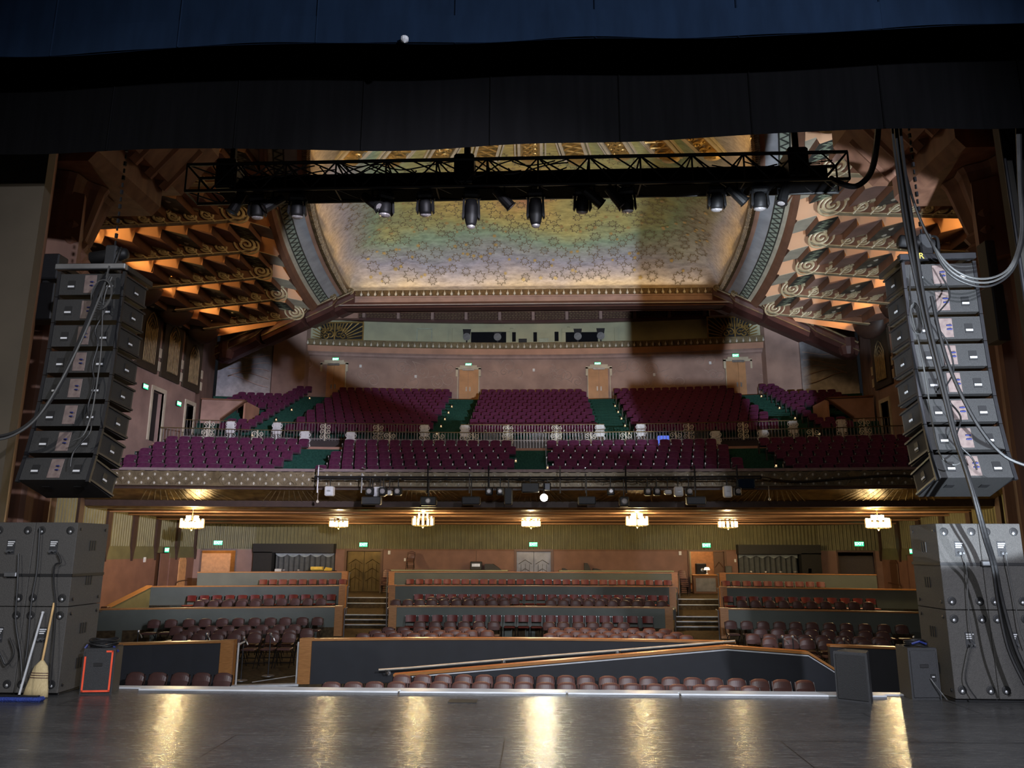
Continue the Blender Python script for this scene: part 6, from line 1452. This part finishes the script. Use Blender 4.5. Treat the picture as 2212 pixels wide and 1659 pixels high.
row_px(REDC, [885.5, 912.6, 942.4, 975.8, 1008.9, 1037, 1071, 1101, 1131, 1159, 1190, 1217, 1248.5, 1277, 1306.8, 1336.6, 1367.8, 1400.4], 1335, yB, MAIN, 'before the lowest centre half wall', G[2], Rd, 0.6)
row_px(FOLD, [904, 937, 969.5, 1001, 1033, 1066], 1352, yB, MAIN, 'ahead of the red chairs, left centre', G[2], K, 3.2)
row_px(FOLD, [1186, 1218, 1250, 1282, 1315, 1349], 1352, yB, MAIN, 'ahead of the red chairs, right centre', G[2], K, 3.2)
row_px(FOLD, [835, 869, 903, 936, 969.5, 1002, 1036], 1363, yB, MAIN, 'in the third row of the centre floor, left part', G[2], K, 4.95)
row_px(FOLD, [1198, 1232, 1266, 1301.4, 1335, 1370.5, 1404.5, 1440], 1363, yB, MAIN, 'in the third row of the centre floor, right part', G[2], K, 4.95)
row_px(FOLD, [807, 841, 876, 912.6, 946.5, 982, 1017, 1052], 1369, yB, MAIN, 'in the second row of the centre floor, left part', G[2], K, 5.8)
row_px(FOLD, [1212, 1247, 1282.4, 1317.7, 1354, 1389, 1427.5, 1464], 1369, yB, MAIN, 'in the second row of the centre floor, right part', G[2], K, 5.8)
row_px(FOLD, [781, 816, 851.5, 891, 929, 964, 998], 1374, yB, MAIN, 'in the front row of the centre floor, left part', G[2], K, 6.55)
row_px(FOLD, [1189, 1225.4, 1262, 1300, 1335, 1373, 1411, 1449, 1486], 1374, yB, MAIN, 'in the front row of the centre floor, right part', G[2], K, 6.55)
row_px(FOLD, [324, 362, 400, 436.6, 473.4, 508.5, 543.8, 577.7, 611.6, 647, 680.7], 1350, yB, MAIN, 'before the lowest left half wall', G[2], K, 1.5)
row_px(FOLD, [373, 411, 449, 485.5, 522, 560, 596.7, 630.6], 1363, yB, MAIN, 'in the second row of the left floor block', G[2], K, 4.0)
row_px(FOLD, [394.6, 431, 468, 509, 545, 583, 620, 657], 1372, yB, MAIN, 'in the third row of the left floor block', G[2], K, 5.2)
row_px(FOLD, [380, 420, 461, 499, 542.5, 582, 618], 1378, yB, MAIN, 'in the front row of the left floor block', G[2], K, 6.2)
row_px(FOLD, [1583, 1617, 1652.6, 1688.5, 1724, 1760.5, 1798, 1834.4, 1874.6, 1916, 1955], 1350, yB, MAIN, 'before the lowest right half wall', G[2], K, 2.0)
row_px(FOLD, [1647, 1685, 1723, 1759, 1795.5, 1835.7, 1876, 1915], 1363, yB, MAIN, 'in the second row of the right floor block', G[2], K, 4.4)
row_px(FOLD, [1631, 1669, 1713, 1746, 1784, 1826.6, 1865.5, 1907], 1372, yB, MAIN, 'in the third row of the right floor block', G[2], K, 5.9)
row_px(FOLD, [1668, 1715, 1749, 1790, 1832, 1876, 1917], 1380, yB, MAIN, 'in the front row of the right floor block', G[2], K, 6.8)
yP2, yP1 = (lambda x: 16.15 - x * x / 90), (lambda x: 15.3 - x * x / 90)
row_px(FOLD, [864, 908.5, 953.8, 998.7, 1043.7, 1089, 1132.6, 1178, 1222.8, 1268, 1315.7, 1359.8, 1405, 1452.6, 1500, 1548, 1597, 1647, 1696.7, 1748], 1475, yP2, PIT, 'in the pit row below the ramp', G[3], K)
row_px(FOLD, [709, 757, 804, 851.6, 899, 945, 992, 1038, 1086, 1131.6, 1177.5, 1225, 1274, 1322, 1371, 1420, 1470, 1521, 1573, 1628], 1484, yP1, PIT, 'in the pit row at the stage lip', G[3], K)
row_px(FOLD, [279, 328, 378, 424, 472], 1475, lambda x: 16.1, PIT, 'in the short pit row at the far left', G[3], K)
# stacks of spare chairs and bits at the back
def stack(u, v, y, z0, n, where):
    x = PY(u, v, y).x
    for k in range(n): put(FOLD, x, y + 0.06 * k, z0 + 0.09 * k, f'folding chair of the stack {where}, {nth(k)} from the bottom', f'stacked chairs {where}', 0)
stack(832, 1240, 38.6, TERC, 5, 'right of the brass door')
stack(1478, 1245, 38.6, TERC, 5, 'left of the open lobby door')
stack(886, 1226, 40.3, TERC + 1.14, 2, 'on the left rear counter')

# ================================================================== CROWD STANCHIONS
def stanchion(x, y, z, label, tilt=0):
    t = thing('stanchion', label, 'stanchion', (x, y, z), 0, 'steel rope stanchions')
    m = MB(); m.lathe([(0.15, 0), (0.15, 0.015), (0.03, 0.03)], (0, 0, 0), 14); m.build('base', 'steel', t)
    m = MB(); m.tube([(0, 0, 0.02), (0, 0, 0.92)], 0.015, 8); m.build('post', 'darksteel', t)
    m = MB(); m.lathe([(0.03, 0.92), (0.035, 0.95), (0.03, 0.98), (0.01, 0.99)], (0, 0, 0), 10); m.tube([(0, 0, 0.93), (0.09, -0.03, 0.86), (0.12, -0.03, 0.80)], 0.016, 6); m.build('head', 'steel', t)
for u, v, y, nm in ((298, 1374, 20.2, 'at the outer left of the left floor block'), (446, 1370, 19.7, 'in the middle of the left floor block'), (527, 1377, 18.8, 'just right of the short dark half wall'), (585, 1369, 19.2, 'in front of the chairs in the left aisle gap'), (1690, 1375, 19.0, 'among the right floor chairs, left one of a close pair'), (1712, 1375, 19.1, 'among the right floor chairs, right one of a close pair'), (1823, 1380, 19.3, 'among the right floor chairs, single'), (1975, 1383, 20.0, 'at the outer right of the right floor block')):
    p = PY(u, v, y - 0.35); y -= 0.35; stanchion(p.x, y, max(MAIN, p.z - 0.96), f'steel stanchion {nm}')
a, b = PY(545, 1466, 18.4), PY(660, 1432, 19.6)
m = MB(); m.prism([(a.x, a.y), (b.x, b.y), (b.x + 0.02, b.y - 0.06), (a.x + 0.02, a.y - 0.06)], 'z', MAIN, MAIN + 0.008); tag(m.build('tape_line', 'white'), 'white tape line running slantwise on the carpet of the left aisle gap', 'tape')

# ================================================================== CHANDELIERS
def chand_meshes():
    r = 0.40; fr = MB(); gl = MB()
    fr.tube([(0, 0, -0.3), (0, 0, 0.12)], 0.018, 6); fr.lathe([(0.01, -0.38), (0.05, -0.33), (0.02, -0.28)], (0, 0, 0), 8)
    for z, rr in ((-0.02, r), (-0.28, r), (0.10, r * 0.55)):
        fr.tube([(rr * math.cos(a), rr * math.sin(a), z) for a in lin(0, 2 * PI, 24)], 0.010, 5)
    for k in range(12):
        a = 2 * PI * (k + 0.5) / 12; c, s = math.cos(a), math.sin(a)
        fr.tube([(r * c, r * s, -0.02), (r * 0.55 * c, r * 0.55 * s, 0.10), (0.0, 0.0, 0.05)], 0.008, 4); fr.tube([(r * c, r * s, -0.28), (0.0, 0.0, -0.25)], 0.008, 4)
        R = r * 1.16; t = Vector((-s, c, 0)) * 0.075; q = Vector((R * c, R * s, 0))
        fr.tube([q - t + Vector((0, 0, -0.26)), q + t + Vector((0, 0, -0.26)), q + t + Vector((0, 0, 0.06)), q - t + Vector((0, 0, 0.06)), q - t + Vector((0, 0, -0.26))], 0.009, 4); fr.tube([q + Vector((0, 0, -0.26)), Vector((r * c, r * s, -0.28))], 0.008, 4); fr.tube([q + Vector((0, 0, 0.06)), Vector((r * c, r * s, -0.02))], 0.008, 4)
        a = 2 * PI * k / 12; c, s = math.cos(a), math.sin(a)
        gl.box((r * c - 0.032, r * s - 0.032, -0.25), (r * c + 0.032, r * s + 0.032, 0.0 + (0.10 if k % 2 else 0)))
    for k in range(6):
        a = 2 * PI * (k + 0.5) / 6; c, s = math.cos(a), math.sin(a)
        gl.box((r * .5 * c - 0.03, r * .5 * s - 0.03, 0.03), (r * .5 * c + 0.03, r * .5 * s + 0.03, 0.22)); gl.box((r * .55 * c - 0.03, r * .55 * s - 0.03, -0.27), (r * .55 * c + 0.03, r * .55 * s + 0.03, -0.05))
    return fr, gl
cfr, cgl = chand_meshes()
CH = thing('chandelier', 'x', 'chandelier'); cfr.build('frame', 'brass', CH); cgl.build('glass_lamps', 'glowwarm', CH); remember(CH)
for k, (u, v, y, nm, pw) in enumerate(((415, 1126, 30.6, 'in the front row, at the left side wall', 95), (914, 1121, 32.2, 'in the front row, left of the middle', 80), (1376, 1121, 32.2, 'in the front row, right of the middle', 85), (1896, 1125, 30.6, 'in the front row, at the right side wall', 95), (732, 1126, 37.0, 'in the back row, at the left', 65), (1147, 1125, 37.0, 'in the back row, at the middle', 65), (1572, 1127, 37.0, 'in the back row, at the right', 65))):
    p = PY(u, v, y)
    lab = f'lit glass chandelier under the balcony {nm}'; grp = 'chandeliers under the balcony'
    top = 3.29 - 0.037 * (y - yF(p.x) - 1.05)
    if k == 0: CH.location = p; CH['label'] = lab; CH['group'] = grp; r_ = CH
    else: r_ = dup(CH, p, 0.13 * k, lab, grp)
    L = top - p.z + 0.01; m = MB(); m.tube([(0, 0, 0.1), (0, 0, L)], 0.018, 6); m.lathe([(0.03, L - 0.10), (0.13, L - 0.05), (0.17, L - 0.02), (0.17, L)], (0, 0, 0), 12); m.build('ceiling_stem', 'brass', r_)
    light('chandelier_light', 'POINT', (p.x, p.y, p.z + 0.24), pw * 1.6, WARM, radius=0.08)
    light('chandelier_light', 'POINT', (p.x, p.y, p.z - 0.46), pw * 3.0, WARM, radius=0.08)

# ================================================================== LIGHTING PIPE ON THE BALCONY FRONT
yL = lambda x: yF(x) - 0.75
t = thing('lighting_pipe', 'long black lighting pipe hung in front of the balcony', 'lighting pipe')
xa, xb = PY(683, 1040, 29.2).x, PY(1640, 1040, 29.2).x; xs = lin(xa, xb, 20)
m = MB(); m.tube([(x, yL(x), 4.36) for x in xs], 0.045, 6); m.build('upper_pipe', 'black', t)
m = MB(); m.tube([(x, yL(x), 4.27) for x in xs], 0.03, 6); m.build('lower_pipe', 'black', t)
for u in (690, 783, 924, 1014, 1055, 1210, 1265, 1352, 1500, 1590):
    x = PY(u, 1040, 29.2).x; m = MB(); m.tube([(x, yL(x), 4.8 if u not in (783, 1014, 1265) else 4.5), (x, yL(x), 3.75)], 0.032, 6); m.tube([(x, yL(x), 4.72), (x, yF(x) + 0.05, 4.72)], 0.025, 6); m.build('hanger', 'steel' if u in (690, 783, 1014, 1210, 1265) else 'darksteel', t)
m = MB(); rnd = random.Random(9)
for k in range(16):
    x = rnd.uniform(xa + 0.3, xb - 2); L = rnd.uniform(0.8, 1.8); m.tube(catmull([(x, yL(x) - .03, 4.36), (x + L * .4, yL(x) - .03, 4.36 - rnd.uniform(.05, .25)), (x + L, yL(x) - .03, 4.34)], 5), 0.014, 4)
m.build('cable_run', 'rubber', t)
m = MB(); m.tube(catmull([(xb, yL(xb), 4.32), (xb + 1.5, yF(xb + 1.5) - .12, 4.2), (xb + 3.6, yF(xb + 3.6) - .12, 4.34), (xb + 5.2, yF(xb + 5.2) - .12, 4.4), (xb + 6.6, yF(xb + 6.6) - .12, 4.24), (xb + 8.2, yF(xb + 8.2) - .12, 4.26)], 8), 0.055, 6); tag(m.build('cable_loom', 'rubber'), 'black cable loom running along the balcony front to the right', 'cable')
rig = 'stage lights on the balcony pipe'
def box_fix(u0, v0, u1, v1, mt, name, label, cat='stage light', depth=0.3, group=None, extra=None):
    y = 28.72 if name != 'spotlight' else 28.3; a, b = PY(u0, v0, y), PY(u1, v1, y); t = thing(name, label, cat, ((a.x + b.x) / 2, y, b.z), 0, group)
    w, h = (b.x - a.x) / 2, a.z - b.z
    m = MB(); m.bbox((-w, 0, 0), (w, depth, h), min(0.04, w * .3, h * .3)); m.build('housing', mt, t)
    if extra == 'lens': m = MB(); m.lathe([(h * .3, 0), (h * .3, 0.03), (h * .2, 0.05), (0.005, 0.05)], (0, 0.0, h * .5), 12, Matrix.Rotation(PI / 2, 3, 'X')); m.build('lens', 'lens', t)
    if extra == 'label': m = MB(); m.box((-w * .4, -0.006, h * .45), (w * .4, 0, h * .55)); m.build('badge', 'steel', t)
    m = MB(); m.tube([(0, depth * .6, h - 0.02), (0, depth * .6, max(h + 0.03, 4.25 - b.z)), (0, 29.2 - y, max(h + 0.03, 4.3 - b.z))], 0.02, 5); m.build('clamp', 'black', t)
    return t
box_fix(701, 1050, 719, 1071, 'white', 'moving_light', 'white moving light at the left end of the balcony pipe', group=rig, extra='label')
box_fix(806, 1051, 831, 1072, 'white', 'moving_light', 'white moving light on the balcony pipe right of the first hanger', group=rig, extra='label')
box_fix(1457, 1051, 1477, 1072, 'white', 'moving_light', 'white moving light on the balcony pipe right of the middle', group=rig, extra='label')
box_fix(1564, 1049, 1583, 1074, 'white', 'moving_light', 'white moving light at the right end of the balcony pipe', group=rig, extra='label')
box_fix(833, 1059, 845, 1069, 'white', 'power_supply', 'small white box beside the second white moving light', group=rig); box_fix(1436, 1058, 1452, 1068, 'white', 'power_supply', 'small white box left of the third white moving light', group=rig)
for u, nm in ((797, 'beside the second hanger'), (826, 'in front of the second white light'), (858, 'left of the long hanger'), (1056, 'left of the black panels'), (1080, 'above the upright loudspeaker'), (1320, 'right of the lit spotlight'), (1400, 'among dark lights right of the middle'), (1420, 'rightmost of the dark lights right of the middle'), (1490, 'right of the third white light'), (1595, 'right of the last white light')):
    box_fix(u - 8, 1052, u + 8, 1070, 'black', 'spotlight', f'black spotlight on the balcony pipe {nm}', group=rig, extra='lens')
for u, w_, nm in ((801, 41, 'left of the second chandelier'), (1017, 40, 'left of the upright loudspeaker'), (1268, 39, 'right of the lit spotlight'), (1505, 43, 'right of the fourth chandelier')):
    box_fix(u - w_ / 2, 1072, u + w_ / 2, 1090, 'cabdark', 'wedge_loudspeaker', f'dark wide loudspeaker hanging below the balcony pipe {nm}', 'loudspeaker', 0.35, 'wide loudspeakers below the balcony pipe')
box_fix(907, 1072, 942, 1092, 'black', 'moving_light', 'black moving light hanging low on the long hanger', group=rig, extra='lens'); box_fix(1338, 1072, 1360, 1094, 'black', 'moving_light', 'black moving light hanging low beside the lit plaster right of the middle', group=rig, extra='lens')
box_fix(1089, 1053, 1107, 1090, 'cabdark', 'column_loudspeaker', 'dark upright loudspeaker on the balcony front left of the bright spotlight', 'loudspeaker')
box_fix(1126, 1042, 1165, 1064, 'black', 'control_box', 'wide black box above and left of the bright spotlight', 'equipment box', 0.4); box_fix(1175, 1042, 1190, 1060, 'darksteel', 'control_box', 'narrow dark box above the bright spotlight', 'equipment box', 0.4)
box_fix(1595, 1034, 1632, 1055, 'navycloth', 'equipment_case', 'blue grey case at the right end of the balcony pipe', 'equipment box', 0.25)
p = PY(1175, 1075, 28.9)
t = thing('spotlight', 'bright lit spotlight on the balcony front aimed at the stage', 'stage light', tuple(p), 0)
aim = (Vector((0.3, 2, 1.0)) - p).normalized(); q = aim.to_track_quat('-Y', 'Z').to_matrix()
m = MB(); m.lathe([(0.05, -0.25), (0.12, -0.22), (0.13, 0.0), (0.15, 0.04)], (0, 0, 0), 16, q @ Matrix.Rotation(PI / 2, 3, 'X')); m.build('barrel', 'black', t)
m = MB(); m.lathe([(0.14, 0.045), (0.10, 0.06), (0.005, 0.07)], (0, 0, 0), 16, q @ Matrix.Rotation(PI / 2, 3, 'X')); m.build('lens', 'glowspot', t)
m = MB(); m.tube([(0, 0.1, 0.1), (0, 0.1, 0.55), (0, 0.34, 0.66)], 0.02, 5); m.build('clamp', 'black', t)
light('spot_beam', 'SPOT', tuple(p + aim * 0.12), 420, (1.0, 0.86, 0.6), (0.3, 2, 1.0), angle=44, blend=0.6, radius=0.09)
for u, v, y, nm in ((686, 1083, 29.4, 'left'), (1662, 1078, 29.4, 'right')):
    p = PY(u, v, y); m = MB(); m.lathe([(0.005, -0.07), (0.05, -0.04), (0.055, 0.0), (0.02, 0.06), (0.01, 0.07)], tuple(p), 10); m.tube([tuple(p + Vector((0, 0, 0.06))), tuple(p + Vector((0, 0, 0.5)))], 0.008, 4); tag(m.build('bare_bulb', 'drop'), f'unlit white bulb hanging below the {nm} end of the balcony front', 'bulb')

# ================================================================== REAR OF THE ORCHESTRA
def dbl_door(u0, u1, mt, label, num, ornament, hm):
    xa, xb = XI(u0), XI(u1); xm = (xa + xb) / 2; zt = 1.55; y = YW + 0.12
    m = MB(); m.box((xa, y, TERC), (xm - 0.01, y + 0.05, zt)); m.box((xm + 0.01, y, TERC), (xb, y + 0.05, zt)); d = struct(f'door_{num}', m, mt, label)
    o = MB()
    for a, b in ((xa, xm), (xm, xb)):
        c = (a + b) / 2
        for zz in (0.1, 0.55, 1.0):
            if ornament: o.tube([(a + 0.1, y - 0.01, zz - 0.1), (c, y - 0.015, zz + 0.12), (b - 0.1, y - 0.01, zz - 0.1)], 0.02, 5)
        for k in (-1, 0, 1): o.tube([(c + k * 0.22, y - 0.01, TERC + 0.1), (c + k * 0.22, y - 0.01, 0.9)], 0.012, 4)
    o.build('relief', mt, d)
    h = MB()
    for sx in (-1, 1): h.tube([(xm + sx * 0.06, y - 0.07, 0.1), (xm + sx * 0.06, y - 0.07, 0.45)], 0.016, 6); h.box((xm + sx * 0.06 - .03, y - 0.03, 0.05), (xm + sx * 0.06 + .03, y - 0.005, 0.5))
    h.build('door_handle', hm, d)
    f = MB(); f.box((xa - 0.12, YW - 0.06, TERC), (xa, YW + 0.1, zt + 0.12)); f.box((xb, YW - 0.06, TERC), (xb + 0.12, YW + 0.1, zt + 0.12)); f.box((xa, YW - 0.06, zt), (xb, YW + 0.1, zt + 0.12)); struct('trim_59', f, 'darkwood', 'dark frame of a rear door')
dbl_door(750, 823, 'brass', 'brass double door below the balcony', 8, True, 'brass'); dbl_door(1116, 1190, 'pewter', 'grey double door at the middle of the rear wall', 9, True, 'brass')
# open lobby door
xa, xb = XI(1488), XI(1563); f = MB(); f.box((xa - 0.08, YW - 0.06, TERC), (xa, YW + 0.1, 1.66)); f.box((xb, YW - 0.06, TERC), (xb + 0.12, YW + 0.1, 1.66)); f.box((xa, YW - 0.06, 1.57), (xb, YW + 0.1, 1.66)); struct('trim_60', f, 'darkwood', 'frame of the open lobby door')
m = MB(); xd = XI(1541); m.box((xd, YW + 0.05, TERC), (xb, YW + 0.10, 1.56))
for zz in (-0.2, 0.35, 0.9): m.tube([(xd + 0.06, YW + 0.03, zz - 0.12), ((xd + xb) / 2, YW + 0.03, zz + 0.14), (xb - 0.06, YW + 0.03, zz - 0.12)], 0.025, 5)
struct('door_10', m, 'darkwood', 'carved dark leaf of the open lobby door')
m = MB(); m.box((xa - 1.5, 45.2, TERC), (xb + 1.5, 45.3, 3.2)); m.box((xa - 1.6, YW + 0.3, TERC), (xa - 1.5, 45.3, 3.2)); m.box((xb + 1.5, YW + 0.3, TERC), (xb + 1.6, 45.3, 3.2)); m.box((xa - 1.6, YW + .3, 3.2), (xb + 1.6, 45.3, 3.3)); struct('wall_lobby', m, 'lobby', 'orange walls of the lobby beyond the open door')
m = MB(); m.box((xa - 1.6, YW + 0.3, TERC - 0.05), (xb + 1.6, 45.3, TERC)); struct('floor_lobby', m, 'carpetbrown', 'floor of the lobby')
m = MB()
for k in range(4): q_ = XI(1507) + 0.12 * k; m.box((q_, 45.14, -0.2), (q_ + 0.07, 45.2, 2.6))
struct('trim_61', m, 'celadon', 'pale striped pilaster in the lobby')
light('lobby_light', 'POINT', ((xa + xb) / 2, 43.6, 2.7), 120, (1.0, 0.78, 0.5), radius=0.2)
t = thing('bar_counter', 'lit wooden bar counter seen through the open lobby door', 'counter', ((xa + XI(1541)) / 2, YW - 0.75, TERC))
m = MB(); m.bbox((-0.62, 0.0, 0), (0.62, 0.4, 0.9), 0.02); m.build('front', 'darkwood', t)
m = MB(); m.bbox((-0.66, -0.05, 0.9), (0.66, 0.45, 0.96), 0.015); m.build('worktop', 'oak', t)
m = MB(); m.prism([(-0.5, 0.12), (0.5, 0.12), (0.5, 0.78), (-0.5, 0.78)], 'y', -0.02, 0.0); m.build('front_panel', 'pewter', t)
p = PY(1527, 1232, YW - 0.55)
t = thing('table_lamp', 'small white table lamp on the bar counter in the open door', 'lamp', (p.x, YW - 0.55, TERC + 0.96))
m = MB(); m.lathe([(0.08, 0), (0.08, 0.02), (0.02, 0.04), (0.018, 0.24)], (0, 0, 0), 10); m.build('stem', 'white', t)
m = MB(); m.lathe([(0.16, 0.22), (0.12, 0.34), (0.03, 0.36)], (0, 0, 0), 12); m.build('lamp_shade', mat('lit_lamp_shade', (0.9, 0.85, 0.75), 0.6, emit=(1, 0.85, 0.6), estr=2.0), t)
t = thing('cash_machine', 'dark machine with glinting front standing in the lobby behind the lamp', 'machine', (PY(1515, 1220, 43.5).x, 43.5, TERC))
m = MB(); m.bbox((-0.28, 0, 0), (0.28, 0.4, 1.45), 0.03); m.build('cabinet', 'cabdark', t); m = MB(); m.lathe([(0.1, 0), (0.1, 0.02), (0.02, 0.03)], (0.05, 0, 1.1), 10, Matrix.Rotation(PI / 2, 3, 'X')); m.build('dial', 'steel', t)
light('passage_light', 'POINT', (-16.9, 41.6, 2.3), 70, (1.0, 0.62, 0.26), radius=0.15)
# bar windows with scalloped valances
for s, w, (u0, u1) in ((-1, 'left', (555, 725)), (1, 'right', (1592, 1765))):
    xa, xb = XI(u0), XI(u1); y = YW
    m = MB(); m.box((xa, y + 1.6, TERC), (xb, y + 1.7, 1.9)); m.box((xa - .1, y + 0.3, TERC), (xa, y + 1.7, 1.9)); m.box((xb, y + 0.3, TERC), (xb + .1, y + 1.7, 1.9)); m.box((xa, y + 0.3, 1.86), (xb, y + 1.7, 1.95)); struct('wall_bar', m, 'black', f'dark inside of the {w} bar window')
    m = MB(); m.prism([(xa - 0.05, 1.45), (xb + 0.02, 1.45), (xb + 0.02, 1.92), (xa - 0.05, 1.92)], 'y', y - 0.5, y - 0.02); q0 = xa if s < 0 else xb - 1.0; m.box((q0, y - 0.5, TERC), (q0 + 1.0, y - 0.02, 1.5)); struct('trim_62', m, 'black', f'black boxed hood of the {w} bar window')
    xl, xr = (xa + 1.05, xb - 0.05) if s < 0 else (xa + 0.05, xb - 1.05)
    t = thing('bar_curtain', f'grey pleated curtain with scalloped valance in the {w} bar window', 'curtain')
    m = MB(); m.grid(lambda a, b: (xl + (xr - xl) * a, y + 0.02 + 0.05 * math.sin(a * 70), 0.25 + 1.22 * b), 120, 1); m.build('drape', 'curtain', t, smooth=True)
    m = MB(); n = 5
    m.grid(lambda a, b: (xl + (xr - xl) * a, y - 0.06, 1.47 - (1 - b) * (0.10 + 0.14 * (abs(math.sin(a * n * PI)) if s < 0 else abs(1 - 2 * ((a * n) % 1))))), 80, 1); m.build('valance', mat('pale_valance_' + w, (0.32, 0.37, 0.40), 0.8), t)
    t = thing('bar_counter', f'long dark counter of the {w} bar window', 'counter', ((xa + xb) / 2, y - 0.55, TERC)); L = (xb - xa) / 2
    m = MB(); m.bbox((-L, 0, 0), (L, 0.5, 0.96), 0.02); m.build('front', 'darkwood', t); m = MB(); m.bbox((-L - .04, -0.06, 0.96), (L + .04, 0.52, 1.01), 0.01); m.build('worktop', 'greenwall', t)
    for k in range(4 if s > 0 else 3):
        x = xl + 0.55 + (xr - xl - 0.8) * k / 3; m = MB(); m.lathe([(0.07, 0), (0.12, 0.05), (0.10, 0.12)], (x, y - 0.3, TERC + 1.01), 8); tag(m.build('bowl', 'pewter'), f'small grey bowl, {nth(k)} from the left on the counter of the {w} bar window', 'bowl', f'bowls on the counter of the {w} bar window')
p = PY(600, 1233, YW - 0.45); m = MB(); m.bbox((p.x - 0.16, YW - 0.5, TERC + 1.01), (p.x + 0.16, YW - 0.3, TERC + 1.16), 0.02); tag(m.build('paper_stack', 'white'), 'white stack of napkins on the left bar counter', 'napkins')
p = PY(1749, 1233, YW - 0.45); m = MB(); m.bbox((p.x - 0.1, YW - 0.5, TERC + 1.01), (p.x + 0.1, YW - 0.3, TERC + 1.28), 0.02); tag(m.build('carton', 'white'), 'small white carton on the right bar counter', 'carton')
p = PY(1575, 1228, YW - 0.3); m = MB(); m.bbox((p.x - 0.16, YW - 0.25, TERC + 0.9), (p.x + 0.16, YW - 0.02, p.z + 0.12), 0.02); m.box((p.x - 0.13, YW - 0.24, TERC), (p.x + 0.13, YW - 0.03, TERC + 0.9)); tag(m.build('wall_dispenser', 'greycable'), 'grey box on a post between open door and right bar window', 'dispenser')
# rear counters with equipment
for u0, u1, nm in ((842, 1098, 'left of the grey double door'), (1206, 1448, 'right of the grey double door')):
    xa, xb = XI(u0), XI(u1); t = thing('rear_counter', f'long pale topped counter {nm}', 'counter', ((xa + xb) / 2, YW - 0.9, TERC)); L = (xb - xa) / 2
    m = MB(); m.bbox((-L, 0.05, 0), (L, 0.85, 1.08), 0.02); m.build('body', 'greenwall', t); m = MB(); m.bbox((-L, 0, 1.08), (L, 0.88, 1.14), 0.01); m.build('worktop', 'celadon', t)
zc_ = TERC + 1.14
def gear(u0, u1, h, label, name, cat, shape='box', mt='cabdark'):
    y = YW - 0.5; a, b = PY(u0, 1225, y).x, PY(u1, 1225, y).x; m = MB()
    if shape == 'box': m.bbox((a, y - 0.15, zc_), (b, y + 0.25, zc_ + h), 0.03); m.slot(1).box((a + (b - a) * .15, y - 0.156, zc_ + h * .4), (a + (b - a) * .85, y - 0.15, zc_ + h * .75)); m.slot(0); m.tube([(a + (b - a) * .5, y, zc_ + h), (a + (b - a) * .5, y, zc_ + h + 0.55)], 0.008, 4)
    else: m.prism([(a, zc_), (b, zc_), (b - (b - a) * .2, zc_ + h * .45), (a + (b - a) * .5, zc_ + h), (a, zc_ + h)], 'y', y - 0.15, y + 0.3)
    tag(m.build(name, [mt, 'steel']), label, cat)
gear(1016, 1041, 0.42, 'dark amplifier with an aerial on the left rear counter', 'amplifier', 'amplifier'); gear(1047, 1083, 0.30, 'slanted black case right of the amplifier on the left rear counter', 'mixer_case', 'case', 'w')
gear(1262, 1276, 0.36, 'dark office chair like bundle on the right rear counter', 'equipment_bundle', 'equipment', 'w'); gear(1281, 1300, 0.08, 'flat black case lying on the right rear counter', 'flat_case', 'case', 'w'); gear(1214, 1227, 0.10, 'small dark box at the left end of the right rear counter', 'small_case', 'case', 'w')
p = PY(692, 1228, YW - 1.2); t = thing('merchandise_table', 'dark table with yellow cards before the left bar window', 'table', (p.x, YW - 1.3, TERC))
m = MB(); m.bbox((-0.75, 0, 0.0), (0.75, 0.5, 1.10), 0.02); m.build('table_body', 'black', t)
m = MB(); m.bbox((p.x - 0.5, YW - 1.25, TERC + 1.14), (p.x + 0.1, YW - 0.95, TERC + 1.29), 0.01); m.box((p.x - 0.5, YW - 1.1, TERC + 1.10), (p.x + 0.1, YW - 1.05, TERC + 1.16)); tag(m.build('yellow_card', 'paperyellow'), 'yellow box on the dark table before the left bar window', 'box')
m = MB(); m.add([(p.x + 0.2, YW - 1.25, TERC + 1.12), (p.x + 0.6, YW - 1.25, TERC + 1.11), (p.x + 0.55, YW - 0.95, TERC + 1.22), (p.x + 0.2, YW - 0.95, TERC + 1.26), (p.x + 0.2, YW - 1.25, TERC + 1.10), (p.x + 0.6, YW - 1.25, TERC + 1.10), (p.x + 0.55, YW - 0.95, TERC + 1.10), (p.x + 0.2, YW - 0.95, TERC + 1.10)], [(0, 1, 2, 3), (4, 7, 6, 5), (0, 4, 5, 1), (1, 5, 6, 2), (2, 6, 7, 3), (3, 7, 4, 0)]); tag(m.build('crumpled_card', 'paperyellow'), 'crumpled yellowish cloth right of the yellow box on the dark table', 'cloth')
